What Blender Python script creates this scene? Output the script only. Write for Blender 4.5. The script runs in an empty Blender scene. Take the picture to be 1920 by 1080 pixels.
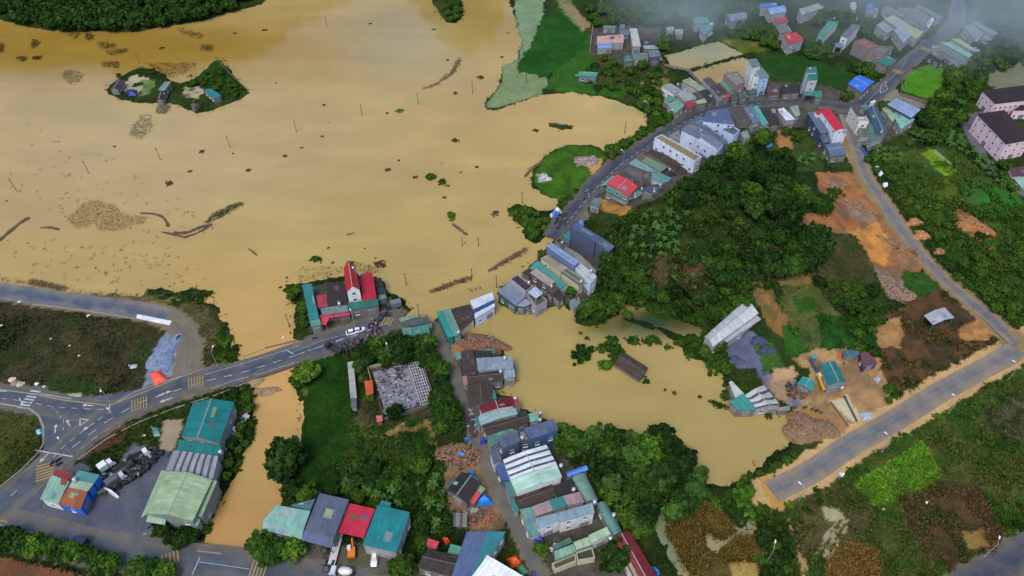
import bpy, math, random
import numpy as np
from mathutils import Vector
random.seed(7)
rng = np.random.default_rng(7)
PI = math.pi
# ------------------------------------------------------------ camera, sky, sun, exposure
scn = bpy.context.scene
COL = bpy.context.scene.collection
FOC, CAMZ = 1310.0, 180.0
cam_d = bpy.data.cameras.new('camera')
cam = bpy.data.objects.new('camera', cam_d)
COL.objects.link(cam)
cam.location = (0, 0, CAMZ)
cam.rotation_euler = (math.radians(45), 0, 0)
cam_d.sensor_width = 36.0
cam_d.lens = 36.0 * FOC / 1920.0
cam_d.clip_start = 1.0
cam_d.clip_end = 9000
scn.camera = cam
SUN_EL, SUN_AZ = math.radians(58), math.radians(205)
w = bpy.data.worlds.new('World')
scn.world = w
w.use_nodes = True
wn = w.node_tree
wn.nodes.clear()
sky = wn.nodes.new('ShaderNodeTexSky')
sky.sky_type = 'NISHITA'
sky.sun_disc = False
sky.sun_elevation = SUN_EL
sky.sun_rotation = SUN_AZ
sky.air_density = 1.0
sky.dust_density = 2.5
sky.ozone_density = 1.0
bg = wn.nodes.new('ShaderNodeBackground')
bg.inputs['Strength'].default_value = 0.13
wo = wn.nodes.new('ShaderNodeOutputWorld')
wn.links.new(sky.outputs[0], bg.inputs['Color'])
wn.links.new(bg.outputs[0], wo.inputs['Surface'])
sd_ = bpy.data.lights.new('sun', 'SUN')
sd_.energy = 1.25
sd_.angle = math.radians(25)
sd_.color = (1.0, 0.96, 0.88)
sun = bpy.data.objects.new('sun', sd_)
COL.objects.link(sun)
sdir = Vector((math.sin(SUN_AZ) * math.cos(SUN_EL), math.cos(SUN_AZ) * math.cos(SUN_EL), math.sin(SUN_EL)))
sun.rotation_euler = sdir.to_track_quat('Z', 'Y').to_euler()
scn.view_settings.view_transform = 'Standard'
scn.view_settings.look = 'None'
scn.view_settings.gamma = 1
scn.view_settings.exposure = 0.56
scn.cycles.max_bounces = 6
scn.cycles.volume_bounces = 1
scn.cycles.volume_step_rate = 3.0

# ------------------------------------------------------------ helpers
S45 = math.sqrt(0.5)
def lin1(v):
    v /= 255.0
    return v / 12.92 if v <= 0.04045 else ((v + 0.055) / 1.055) ** 2.4
KCOL = 1.0
def lin(c, k=None):
    k = KCOL if k is None else k
    return tuple(min(0.88, lin1(x) * k) for x in c)
def unproj(px, py, z):
    dx, dy = (px - 960) / FOC, (540 - py) / FOC
    rx, ry, rz = dx, S45 + dy * S45, -S45 + dy * S45
    t = (z - CAMZ) / rz
    return rx * t, ry * t
def proj(X, Y, Z):
    zc = Y * S45 - (Z - CAMZ) * S45
    yc = Y * S45 + (Z - CAMZ) * S45
    zc = np.maximum(zc, 1.0)
    return 960 + FOC * X / zc, 540 - FOC * yc / zc
def hash2(ix, iy, s):
    n = (ix.astype(np.int64) * 374761393 + iy.astype(np.int64) * 668265263 + s * 982451653) & 0x7fffffff
    n = ((n ^ (n >> 13)) * 1274126177) & 0x7fffffff
    return ((n ^ (n >> 16)) & 0xffff) / 65535.0
def vnoise(x, y, s=0):
    x = np.asarray(x, float); y = np.asarray(y, float)
    ix, iy = np.floor(x), np.floor(y)
    fx, fy = x - ix, y - iy
    fx = fx * fx * (3 - 2 * fx); fy = fy * fy * (3 - 2 * fy)
    a = hash2(ix, iy, s); b = hash2(ix + 1, iy, s); c = hash2(ix, iy + 1, s); d = hash2(ix + 1, iy + 1, s)
    return (a * (1 - fx) + b * fx) * (1 - fy) + (c * (1 - fx) + d * fx) * fy
def fbm(x, y, s=0, o=3):
    r = 0; amp = 0.5; t = 0
    for i in range(o):
        r = r + amp * vnoise(x * 2 ** i, y * 2 ** i, s + i * 17); t += amp; amp *= 0.5
    return r / t - 0.5
def pip(x, y, poly):
    n = len(poly); ins = np.zeros(x.shape, bool)
    j = n - 1
    for i in range(n):
        xi, yi = poly[i]; xj, yj = poly[j]
        if yi != yj:
            c = ((yi > y) != (yj > y)) & (x < (xj - xi) * (y - yi) / (yj - yi) + xi)
            ins ^= c
        j = i
    return ins
def pdist(x, y, pts, closed=True):
    d = np.full(x.shape, 1e9)
    n = len(pts)
    for i in range(n if closed else n - 1):
        ax, ay = pts[i]; bx, by = pts[(i + 1) % n]
        vx, vy = bx - ax, by - ay
        L = vx * vx + vy * vy + 1e-9
        t = np.clip(((x - ax) * vx + (y - ay) * vy) / L, 0, 1)
        d = np.minimum(d, (x - ax - t * vx) ** 2 + (y - ay - t * vy) ** 2)
    return np.sqrt(d)
def pp(s):
    v = [float(a) for a in s.replace(',', ' ').split()]
    return list(zip(v[::2], v[1::2]))

def tag(o, label=None, cat=None, group=None, kind=None):
    if label: o['label'] = label
    if cat: o['category'] = cat
    if group: o['group'] = group
    if kind: o['kind'] = kind
    return o
def empty(name, loc, label=None, cat=None, group=None, rz=0):
    o = bpy.data.objects.new(name, None)
    o.location = loc; o.rotation_euler = (0, 0, rz); o.empty_display_size = 0.5
    COL.objects.link(o)
    return tag(o, label, cat, group)
class MB:
    def __init__(s): s.v = []; s.f = []; s.m = []; s.uv = []
    def face(s, pts, m=0, uv=None):
        k = len(s.v); s.v += [tuple(p) for p in pts]; s.f.append(tuple(range(k, k + len(pts)))); s.m.append(m)
        s.uv.append(uv if uv else [(0, 0)] * len(pts))
    def prism(s, poly, z0, z1, m=0, top=True, bot=True):
        n = len(poly)
        a = 0.5 * sum(poly[i][0] * poly[(i + 1) % n][1] - poly[(i + 1) % n][0] * poly[i][1] for i in range(n))
        if a < 0: poly = poly[::-1]
        for i in range(n):
            p, q = poly[i], poly[(i + 1) % n]
            L = math.hypot(q[0] - p[0], q[1] - p[1])
            s.face([(p[0], p[1], z0), (q[0], q[1], z0), (q[0], q[1], z1), (p[0], p[1], z1)], m, [(0, z0), (L, z0), (L, z1), (0, z1)])
        if top: s.face([(p[0], p[1], z1) for p in poly], m, [(p[0], p[1]) for p in poly])
        if bot: s.face([(p[0], p[1], z0) for p in poly[::-1]], m, [(p[0], p[1]) for p in poly[::-1]])
    def box(s, c, d, m=0, rz=0):
        cx, cy, cz = c; hx, hy, hz = d[0] / 2, d[1] / 2, d[2] / 2
        cs, sn = math.cos(rz), math.sin(rz)
        poly = [(cx + x * cs - y * sn, cy + x * sn + y * cs) for x, y in ((-hx, -hy), (hx, -hy), (hx, hy), (-hx, hy))]
        s.prism(poly, cz - hz, cz + hz, m)
    def tube(s, a, b, r0, r1=None, n=8, m=0, caps=True):
        r1 = r0 if r1 is None else r1
        a, b = Vector(a), Vector(b); d = (b - a)
        if d.length < 1e-6: return
        q = d.to_track_quat('Z', 'Y')
        A = [a + q @ Vector((math.cos(2 * PI * i / n) * r0, math.sin(2 * PI * i / n) * r0, 0)) for i in range(n)]
        B = [b + q @ Vector((math.cos(2 * PI * i / n) * r1, math.sin(2 * PI * i / n) * r1, 0)) for i in range(n)]
        for i in range(n):
            j = (i + 1) % n
            s.face([A[i], A[j], B[j], B[i]], m)
        if caps:
            s.face(A[::-1], m); s.face(B, m)
    def dome(s, c, r, sq, n=12, m=0, rings=5, z0=0.0):
        prev = None
        for k in range(rings + 1):
            t = PI / 2 * k / rings
            ring = [(c[0] + r * math.cos(t) * math.cos(2 * PI * i / n), c[1] + r * math.cos(t) * math.sin(2 * PI * i / n), c[2] + sq * math.sin(t)) for i in range(n)]
            if prev:
                for i in range(n):
                    j = (i + 1) % n
                    s.face([prev[i], prev[j], ring[j], ring[i]], m)
            prev = ring
    def mesh(s, name, mats):
        me = bpy.data.meshes.new(name)
        me.from_pydata(s.v, [], s.f)
        for mt in mats: me.materials.append(mt)
        me.polygons.foreach_set('material_index', s.m)
        ul = me.uv_layers.new(name='UVMap')
        flat = [c for u in s.uv for p in u for c in p]
        ul.data.foreach_set('uv', flat)
        me.update()
        return me
    def build(s, name, mats, parent=None, loc=None):
        if not isinstance(mats, (list, tuple)): mats = [mats]
        me = s.mesh(name, mats)
        if loc is not None:
            me.transform(__import__('mathutils').Matrix.Translation((-loc[0], -loc[1], -loc[2])))
        o = bpy.data.objects.new(name, me)
        if parent is not None: o.parent = parent
        if loc is not None: o.location = loc
        COL.objects.link(o)
        return o
def link_mesh(name, me, parent=None, loc=(0, 0, 0), rz=0, sc=(1, 1, 1)):
    o = bpy.data.objects.new(name, me)
    o.location = loc; o.rotation_euler = (0, 0, rz); o.scale = sc
    if parent is not None: o.parent = parent
    COL.objects.link(o)
    return o
def np_mesh(name, V, F, mats, col=None, smooth=False):
    V = np.asarray(V, np.float32); F = np.asarray(F, np.int32)
    me = bpy.data.meshes.new(name)
    nf, k = F.shape
    me.vertices.add(len(V)); me.vertices.foreach_set('co', V.ravel())
    me.loops.add(nf * k); me.loops.foreach_set('vertex_index', F.ravel())
    me.polygons.add(nf)
    me.polygons.foreach_set('loop_start', np.arange(nf, dtype=np.int32) * k)
    me.polygons.foreach_set('loop_total', np.full(nf, k, np.int32))
    if smooth: me.polygons.foreach_set('use_smooth', np.ones(nf, bool))
    for m in mats: me.materials.append(m)
    if col is not None:
        a = me.color_attributes.new('Col', 'FLOAT_COLOR', 'POINT')
        a.data.foreach_set('color', np.asarray(col, np.float32).ravel())
    me.update(calc_edges=True)
    return me

# ------------------------------------------------------------ materials
MATS = {}
def nodes(name):
    m = bpy.data.materials.new(name); m.use_nodes = True
    nt = m.node_tree; nt.nodes.clear()
    o = nt.nodes.new('ShaderNodeOutputMaterial')
    b = nt.nodes.new('ShaderNodeBsdfPrincipled')
    nt.links.new(b.outputs[0], o.inputs['Surface'])
    return m, nt, b
def N(nt, t, **kw):
    n = nt.nodes.new(t)
    for k, v in kw.items():
        if k in n.inputs: n.inputs[k].default_value = v
        else: setattr(n, k, v)
    return n
def noise(nt, vec, scale, detail=3, rough=0.6):
    n = N(nt, 'ShaderNodeTexNoise', Scale=scale, Detail=detail, Roughness=rough)
    if vec is not None: nt.links.new(vec, n.inputs['Vector'])
    return n.outputs['Fac']
def mrange(nt, v, a, b, c, d):
    n = N(nt, 'ShaderNodeMapRange'); 
    for i, x in zip(('From Min', 'From Max', 'To Min', 'To Max'), (a, b, c, d)): n.inputs[i].default_value = x
    nt.links.new(v, n.inputs['Value']); return n.outputs[0]
def math_(nt, op, a, b=None):
    n = N(nt, 'ShaderNodeMath', operation=op)
    for i, x in enumerate((a, b)):
        if x is None: continue
        if isinstance(x, (int, float)): n.inputs[i].default_value = x
        else: nt.links.new(x, n.inputs[i])
    return n.outputs[0]
def vscale(nt, col, f):
    n = N(nt, 'ShaderNodeVectorMath', operation='SCALE')
    if isinstance(col, tuple): n.inputs[0].default_value = col
    else: nt.links.new(col, n.inputs[0])
    nt.links.new(f, n.inputs['Scale']); return n.outputs[0]
def mixc(nt, f, a, b):
    n = N(nt, 'ShaderNodeMix', data_type='RGBA')
    nt.links.new(f, n.inputs['Factor'])
    for x, i in ((a, 6), (b, 7)):
        if isinstance(x, tuple): n.inputs[i].default_value = x + (1,)
        else: nt.links.new(x, n.inputs[i])
    return n.outputs[2]
def bump(nt, b, h, strength, dist):
    n = N(nt, 'ShaderNodeBump', Strength=strength, Distance=dist)
    nt.links.new(h, n.inputs['Height']); nt.links.new(n.outputs[0], b.inputs['Normal'])
def m_wall(c, rough=0.85):
    k = ('w', c)
    if k in MATS: return MATS[k]
    m, nt, b = nodes('wall_paint')
    tc = N(nt, 'ShaderNodeTexCoord').outputs['Object']
    mp = N(nt, 'ShaderNodeMapping'); mp.inputs['Scale'].default_value = (1, 1, 0.25); nt.links.new(tc, mp.inputs[0])
    f = mrange(nt, noise(nt, mp.outputs[0], 1.3, 4), 0.3, 0.75, 1.15, 0.74)
    nt.links.new(vscale(nt, lin(c), f), b.inputs['Base Color'])
    b.inputs['Roughness'].default_value = rough
    MATS[k] = m; return m
def m_plain(c, rough=0.6, metal=0.0, var=0.25, sc=3.0):
    k = ('p', c, rough, metal)
    if k in MATS: return MATS[k]
    m, nt, b = nodes('painted_surface')
    tc = N(nt, 'ShaderNodeTexCoord').outputs['Object']
    f = mrange(nt, noise(nt, tc, sc, 3), 0.3, 0.7, 1 - var, 1 + var)
    nt.links.new(vscale(nt, lin(c), f), b.inputs['Base Color'])
    b.inputs['Roughness'].default_value = rough; b.inputs['Metallic'].default_value = metal
    MATS[k] = m; return m
def m_roof(c, kind='c'):
    """corrugated sheet (c), weathered fibre-cement or tile (t), poured slab (s)"""
    k = ('r', c, kind)
    if k in MATS: return MATS[k]
    m, nt, b = nodes('roof_' + {'c': 'sheet', 't': 'tile', 's': 'slab', 'z': 'striped_sheet'}[kind])
    uv = N(nt, 'ShaderNodeUVMap').outputs[0]
    oi = N(nt, 'ShaderNodeObjectInfo').outputs['Random']
    off = N(nt, 'ShaderNodeVectorMath', operation='MULTIPLY_ADD')
    nt.links.new(uv, off.inputs[0]); off.inputs[1].default_value = (1, 1, 1)
    cb = N(nt, 'ShaderNodeCombineXYZ'); nt.links.new(math_(nt, 'MULTIPLY', oi, 90.0), cb.inputs[2])
    nt.links.new(cb.outputs[0], off.inputs[2])
    sp = N(nt, 'ShaderNodeSeparateXYZ'); nt.links.new(uv, sp.inputs[0])
    base = lin(c)
    if kind in 'cz':
        # streaks down the slope, sheet to sheet tone steps, corrugation bump
        mp = N(nt, 'ShaderNodeMapping'); mp.inputs['Scale'].default_value = (1.6, 0.22, 1); nt.links.new(off.outputs[0], mp.inputs[0])
        s1 = mrange(nt, noise(nt, mp.outputs[0], 1.0, 4), 0.3, 0.72, 1.16, 0.72)
        s2 = mrange(nt, noise(nt, off.outputs[0], 0.25, 3), 0.35, 0.7, 1.1, 0.85)
        fl = math_(nt, 'FLOOR', math_(nt, 'DIVIDE', sp.outputs[0], 1.07))
        wn_ = N(nt, 'ShaderNodeTexWhiteNoise', noise_dimensions='2D')
        cc = N(nt, 'ShaderNodeCombineXYZ'); nt.links.new(fl, cc.inputs[0]); nt.links.new(oi, cc.inputs[1]); nt.links.new(cc.outputs[0], wn_.inputs['Vector'])
        s3 = mrange(nt, wn_.outputs['Value'], 0, 1, 0.93, 1.06)
        fac = math_(nt, 'MULTIPLY', math_(nt, 'MULTIPLY', s1, s2), s3)
        colr = vscale(nt, base, fac)
        if kind == 'z':
            fr = math_(nt, 'FRACT', math_(nt, 'DIVIDE', sp.outputs[0], 1.9))
            colr = mixc(nt, mrange(nt, fr, 0.62, 0.66, 0, 1), colr, lin((70, 75, 85)))
        rust = mrange(nt, noise(nt, off.outputs[0], 0.9, 5), 0.58, 0.72, 0, 0.7)
        colr = mixc(nt, rust, colr, tuple(x * 0.55 + y for x, y in zip(base, (0.03, 0.018, 0.01))))
        nt.links.new(colr, b.inputs['Base Color'])
        wv = math_(nt, 'SINE', math_(nt, 'MULTIPLY', sp.outputs[0], 2 * PI / 0.3))
        seam = math_(nt, 'GREATER_THAN', math_(nt, 'FRACT', math_(nt, 'DIVIDE', sp.outputs[0], 1.07)), 0.9)
        bump(nt, b, math_(nt, 'ADD', wv, math_(nt, 'MULTIPLY', seam, 2.0)), 0.35, 0.03)
        b.inputs['Roughness'].default_value = 0.42
        b.inputs['Metallic'].default_value = 0.15
    elif kind == 't':
        base = tuple(x * .72 for x in base)
        s1 = mrange(nt, noise(nt, off.outputs[0], 0.8, 5, 0.7), 0.3, 0.72, 0.5, 1.7)
        fu = math_(nt, 'FRACT', math_(nt, 'DIVIDE', sp.outputs[0], 0.95)); fv = math_(nt, 'FRACT', math_(nt, 'DIVIDE', sp.outputs[1], 1.5))
        ln = math_(nt, 'MAXIMUM', math_(nt, 'GREATER_THAN', fu, 0.86), math_(nt, 'GREATER_THAN', fv, 0.9))
        colr = vscale(nt, base, s1)
        colr = mixc(nt, mrange(nt, noise(nt, off.outputs[0], 1.7, 5), 0.6, 0.72, 0, 0.5), colr, tuple(min(.5, x * 2.0 + .03) for x in base))
        nt.links.new(mixc(nt, math_(nt, 'MULTIPLY', ln, 0.45), colr, tuple(x * 0.4 for x in base)), b.inputs['Base Color'])
        b.inputs['Roughness'].default_value = 0.9
        bump(nt, b, ln, 0.5, 0.05)
    else:
        s1 = mrange(nt, noise(nt, off.outputs[0], 0.5, 6, 0.7), 0.3, 0.72, 0.6, 1.4)
        colr = vscale(nt, base, s1)
        nt.links.new(mixc(nt, mrange(nt, noise(nt, off.outputs[0], 1.1, 5), 0.6, 0.7, 0, 0.6), colr, tuple(x * 0.45 for x in base)), b.inputs['Base Color'])
        b.inputs['Roughness'].default_value = 0.8
    MATS[k] = m; return m
def m_attr(name, rough=0.95, bumpd=0.12, contrast=1.0, transl=0.0):
    m, nt, b = nodes(name)
    at = N(nt, 'ShaderNodeAttribute', attribute_name='Col')
    tc = N(nt, 'ShaderNodeTexCoord').outputs['Object']
    n1 = noise(nt, tc, 0.11, 5, 0.62); n2 = noise(nt, tc, 0.9, 6, 0.75); n3 = noise(nt, tc, 3.2, 3, 0.7)
    a = math_(nt, 'MULTIPLY', mrange(nt, n1, 0.3, 0.7, 0.68, 1.32), mrange(nt, n2, 0.28, 0.74, 0.5, 1.55))
    a = math_(nt, 'MULTIPLY', a, mrange(nt, n3, 0.3, 0.7, 0.75, 1.28))
    # alpha of the attribute: 1 = rough vegetation, 0 = smooth soil, concrete
    a = math_(nt, 'ADD', math_(nt, 'MULTIPLY', math_(nt, 'SUBTRACT', a, 1.0), math_(nt, 'ADD', math_(nt, 'MULTIPLY', at.outputs['Alpha'], 0.6), 0.3)), 1.0)
    a = math_(nt, 'MULTIPLY', a, contrast)
    c = vscale(nt, at.outputs['Color'], a)
    # dead straw and bare soil flecks in the vegetation
    fl = math_(nt, 'MULTIPLY', mrange(nt, noise(nt, tc, 0.35, 6, 0.7), 0.52, 0.7, 0, 0.38), at.outputs['Alpha'])
    c = mixc(nt, fl, c, vscale(nt, (0.085, 0.06, 0.03), mrange(nt, n3, .3, .7, .7, 1.3)))
    nt.links.new(c, b.inputs['Base Color'])
    b.inputs['Roughness'].default_value = rough
    b.inputs['Specular IOR Level'].default_value = 0.1
    h = math_(nt, 'MULTIPLY', math_(nt, 'ADD', n2, math_(nt, 'MULTIPLY', n3, 0.4)), math_(nt, 'ADD', math_(nt, 'MULTIPLY', at.outputs['Alpha'], 0.8), 0.12))
    bump(nt, b, h, 0.9, bumpd * 6)
    return m
def m_leaf(c, var=0.5, attr=True, hue=0.0, c2=None):
    k = ('l', c, c2)
    if k in MATS: return MATS[k]
    m, nt, b = nodes('foliage')
    oi = N(nt, 'ShaderNodeObjectInfo').outputs['Random']
    at = N(nt, 'ShaderNodeAttribute', attribute_name='Col')
    c2 = c2 or tuple(min(255, int(x * f)) for x, f in zip(c, (1.45, 1.25, 1.0)))
    base = mixc(nt, oi, lin(c), lin(c2))
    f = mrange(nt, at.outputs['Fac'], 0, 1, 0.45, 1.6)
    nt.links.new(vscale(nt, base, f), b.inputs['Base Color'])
    b.inputs['Roughness'].default_value = 0.6
    b.inputs['Specular IOR Level'].default_value = 0.12
    MATS[k] = m; return m
def m_water():
    m, nt, b = nodes('muddy_water')
    at = N(nt, 'ShaderNodeAttribute', attribute_name='Col')
    tc = N(nt, 'ShaderNodeTexCoord').outputs['Object']
    n1 = noise(nt, tc, 0.018, 5, 0.6)
    f = mrange(nt, n1, 0.3, 0.7, 0.9, 1.1)
    mp = N(nt, 'ShaderNodeMapping'); mp.inputs['Scale'].default_value = (0.02, 0.07, 1); mp.inputs['Rotation'].default_value = (0, 0, 0.3); nt.links.new(tc, mp.inputs[0])
    f = math_(nt, 'MULTIPLY', f, mrange(nt, noise(nt, mp.outputs[0], 1.0, 6, 0.65), 0.3, 0.7, 0.92, 1.08))
    c = vscale(nt, at.outputs['Color'], f)
    # scum flecks
    nt.links.new(c, b.inputs['Base Color'])
    b.inputs['Roughness'].default_value = 0.07
    b.inputs['IOR'].default_value = 1.45
    bump(nt, b, math_(nt, 'ADD', noise(nt, tc, 0.5, 3), math_(nt, 'MULTIPLY', noise(nt, tc, 2.5, 2), 0.3)), 0.10, 0.05)
    return m
# ------------------------------------------------------------ terrain
LAND = [pp(s) for s in (
 # west block with the roundabout and the warehouses
 "-700,545 -60,552 0,556 40,556 70,553 90,549 130,551 200,553 270,555 273,541 300,541 335,546 360,543 402,543 398,556 366,560 395,570 412,578 408,600 428,612 432,650 447,655 441,681 462,672 478,706 466,728 474,765 470,820 442,880 422,920 402,955 386,1000 374,1040 370,1300 -700,1300",
 # everything east of the flood plain
 "955,-700 955,0 968,40 978,80 970,110 943,125 935,160 910,192 912,205 930,205 960,196 990,185 1020,176 1070,173 1130,180 1180,197 1212,212 1214,232 1200,246 1182,262 1162,272 1146,288 1120,275 1098,270 1060,272 1032,284 1012,300 996,326 1000,350 1020,365 1044,373 1048,388 1030,395 1008,393 985,384 965,384 951,396 965,412 980,426 986,446 1003,455 1022,446 1036,428 1052,436 1034,458 1010,484 975,520 940,538 934,548 942,572 985,580 1010,580 1046,572 1078,580 1078,604 1112,611 1124,607 1156,590 1188,606 1236,622 1262,640 1288,664 1340,688 1364,716 1366,742 1384,768 1470,770 1500,776 1482,790 1488,826 1452,850 1410,884 1366,911 1322,908 1292,884 1284,858 1282,826 1240,806 1200,815 1168,802 1118,808 1074,812 1046,800 1012,782 976,764 968,742 934,736 930,722 962,716 960,682 944,662 940,640 905,626 866,628 846,636 838,600 822,592 812,610 800,596 760,594 768,580 752,560 728,548 718,520 690,512 640,516 576,528 562,530 534,536 556,576 548,632 572,640 560,672 556,684 546,700 548,722 566,752 566,820 556,866 532,892 528,940 498,985 478,1040 476,1300 3200,1300 3200,-700",
 "-700,40 -60,36 0,36 60,52 130,60 190,58 250,60 330,46 380,38 440,20 490,8 505,-10 540,-700 -700,-700",
 "812,-60 812,8 826,26 838,41 856,43 868,30 862,-60",
 # the farm island
 "199,168 202,176 235,188 262,192 318,193 340,198 362,210 372,212 392,208 440,190 466,176 464,170 414,112 404,114 362,148 340,156 322,150 303,134 288,128 258,126 230,140 215,152",
 "1029,236 1034,231 1056,233 1074,236 1070,242 1050,243")]
HOLES = [pp(s) for s in (
 "1120,606 1150,603 1186,607 1230,620 1270,638 1290,662 1262,655 1200,642 1150,640",
 "1246,104 1344,76 1394,100 1352,112 1288,130 1256,124", "1290,136 1394,106 1408,116 1402,140 1330,160 1312,154",
 "1298,924 1318,927 1346,950 1374,980 1390,990 1396,970 1414,966 1423,992 1404,1009 1374,1009 1344,990 1318,956",
 "1236,938 1256,930 1264,944 1250,962 1250,990 1266,1020 1290,1064 1300,1090 1284,1090 1258,1050 1238,1010 1228,965","1316,998 1340,1004 1378,1004 1380,1022 1356,1046 1340,1040 1326,1020",
 "1164,570 1190,572 1226,584 1262,598 1310,612 1328,634 1300,634 1250,616 1200,601 1162,590")]
def axis(a, b, step_fn, far):
    v = [a]
    while v[-1] < b: v.append(v[-1] + step_fn(v[-1]))
    s = step_fn(b)
    hi = [v[-1]]
    while hi[-1] < far[1]: s *= 1.22; hi.append(hi[-1] + s)
    s = step_fn(a); lo = [a]
    while lo[-1] > far[0]: s *= 1.22; lo.append(lo[-1] - s)
    return np.array(lo[::-1][:-1] + v + hi[1:])
AX = axis(-330, 330, lambda v: 0.78, (-3000, 3000))
AY = axis(66, 452, lambda v: 0.6 + 0.0019 * max(0, v - 66), (-1500, 4000))
GX, GY = np.meshgrid(AX, AY)
def w_poly(poly): return [unproj(x, max(y, -560), 0.2) for x, y in poly]
def signed(poly, margin=30):
    wp = w_poly(poly)
    xs = [p[0] for p in wp]; ys = [p[1] for p in wp]
    return wp, (min(xs) - margin, max(xs) + margin, min(ys) - margin, max(ys) + margin)
SD = np.full(GX.shape, -40.0)
def sdf(poly, margin=30):
    wp, (x0, x1, y0, y1) = signed(poly, margin)
    i0, i1 = np.searchsorted(AY, y0), np.searchsorted(AY, y1); j0, j1 = np.searchsorted(AX, x0), np.searchsorted(AX, x1)
    x, y = GX[i0:i1, j0:j1], GY[i0:i1, j0:j1]
    # coarse distance, exact sign
    st = 1
    d = pdist(x, y, wp)
    return (slice(i0, i1), slice(j0, j1)), np.where(pip(x, y, wp), d, -d)
for pl in LAND:
    sl, d = sdf(pl); SD[sl] = np.maximum(SD[sl], d)
for pl in HOLES:
    sl, d = sdf(pl, 12); SD[sl] = np.minimum(SD[sl], -d)
SDn = SD + fbm(GX / 2.6, GY / 2.6, 3, 4) * 3.0
def sstep(x, a, b):
    t = np.clip((x - a) / (b - a), 0, 1); return t * t * (3 - 2 * t)
HT = np.where(SDn > 0, 0.95 * sstep(SDn, -1.5, 4.0) - 0.08, np.maximum(-1.6, SDn * 0.35))
HILLS = [(1330, 455, 46, 36, 10.0), (1255, 405, 24, 20, 4.0), (1420, 385, 32, 26, 6.0), (1500, 520, 28, 24, 2.5)]
rline = [unproj(x, y, 1) for x, y in pp("1034,446 1075,395 1110,352 1150,314 1200,278 1250,247 1300,219 1370,200 1440,192 1520,193 1582,200 1600,262 1625,330 1670,400 1720,470 1780,532")]
i0, i1 = np.searchsorted(AY, 150), np.searchsorted(AY, 400); j0, j1 = np.searchsorted(AX, -10), np.searchsorted(AX, 260)
RD_ = np.full(GX.shape, 60.0); RD_[i0:i1, j0:j1] = pdist(GX[i0:i1, j0:j1], GY[i0:i1, j0:j1], rline, False)
for px, py, sx, sy, amp in HILLS:
    cx, cy = unproj(px, py, 5)
    HT += amp * np.exp(-((GX - cx) / sx) ** 2 - ((GY - cy) / sy) ** 2) * sstep(SD, 3, 26) * sstep(RD_, 8, 30)
# valley side and banks on the right
HT += 1.2 * sstep(fbm(GX / 22, GY / 22, 9), 0.02, 0.3) * sstep(GX, 120, 170) * sstep(SD, 5, 20) * sstep(-GY, -300, -200)
# the high ground round the flooded valley: it is what the dark reflections in the water show
def ridge(cx, cy, sx, sy, amp, rot=0.0):
    c, s = math.cos(rot), math.sin(rot)
    dx, dy = GX - cx, GY - cy
    u, v = dx * c + dy * s, -dx * s + dy * c
    return amp * np.exp(-(u / sx) ** 2 - (v / sy) ** 2)
rn = 1 + 0.35 * fbm(GX / 40, GY / 40, 21, 4)
HT += (ridge(-330, 640, 230, 95, 150, 0.12) + ridge(-90, 705, 60, 80, 26) + ridge(-35, 590, 42, 62, 92) + ridge(420, 900, 500, 160, 150)) * rn * sstep(GY, 405 , 500) 
HT += ridge(-700, 500, 260, 400, 120) * rn * sstep(-GX, 340, 480)
def hgt(x, y):
    x = np.asarray(x, float); y = np.asarray(y, float)
    j = np.clip(np.searchsorted(AX, x) - 1, 0, len(AX) - 2); i = np.clip(np.searchsorted(AY, y) - 1, 0, len(AY) - 2)
    u = np.clip((x - AX[j]) / (AX[j + 1] - AX[j]), 0, 1); v = np.clip((y - AY[i]) / (AY[i + 1] - AY[i]), 0, 1)
    return HT[i, j] * (1 - u) * (1 - v) + HT[i, j + 1] * u * (1 - v) + HT[i + 1, j] * (1 - u) * v + HT[i + 1, j + 1] * u * v
def ground(px, py, up=0.0):
    """the point on the terrain seen at a pixel; up = height above it"""
    z = 0.8
    for _ in range(9):
        x, y = unproj(px, py, z + up)
        z = 0.5 * z + 0.5 * float(hgt(x, y)) if _ > 3 else float(hgt(x, y))
    return x, y, z
# ------------------------------------------------------------ colour of the land, zone by zone (no light or shade in it)
C = np.zeros(GX.shape + (4,)); C[..., :3] = lin((44, 62, 26)); C[..., 3] = 1.0
VX, VY = proj(GX, GY, HT)
jn = 6.0
JX = VX + fbm(GX / 3.0, GY / 3.0, 31) * jn * 2.2; JY = VY + fbm(GX / 3.0, GY / 3.0, 47) * jn * 1.6
patch = fbm(GX / 16.0, GY / 16.0, 77, 4)
farm = sstep(patch, -0.25, 0.25)[..., None]
C[..., :3] = np.array(lin((28, 48, 18))) * (1 - farm) + np.array(lin((52, 70, 28))) * farm
def zone(s, col, a=1.0, jit=True, col2=None, sc=6.0):
    poly = pp(s)
    xs = [p[0] for p in poly]; ys = [p[1] for p in poly]
    X, Y = (JX, JY) if jit else (VX, VY)
    bb = (X > min(xs)) & (X < max(xs)) & (Y > min(ys)) & (Y < max(ys)) & (GY > 0)
    idx = np.nonzero(bb)
    ins = pip(X[idx], Y[idx], poly)
    idx = (idx[0][ins], idx[1][ins])
    c = np.array(lin(col)); 
    if col2 is not None:
        t = sstep(fbm(GX[idx] / sc, GY[idx] / sc, 5, 4), -0.16, 0.16)[:, None]
        C[idx[0], idx[1], :3] = c * (1 - t) + np.array(lin(col2)) * t
    else: C[idx[0], idx[1], :3] = c
    C[idx[0], idx[1], 3] = a
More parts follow.
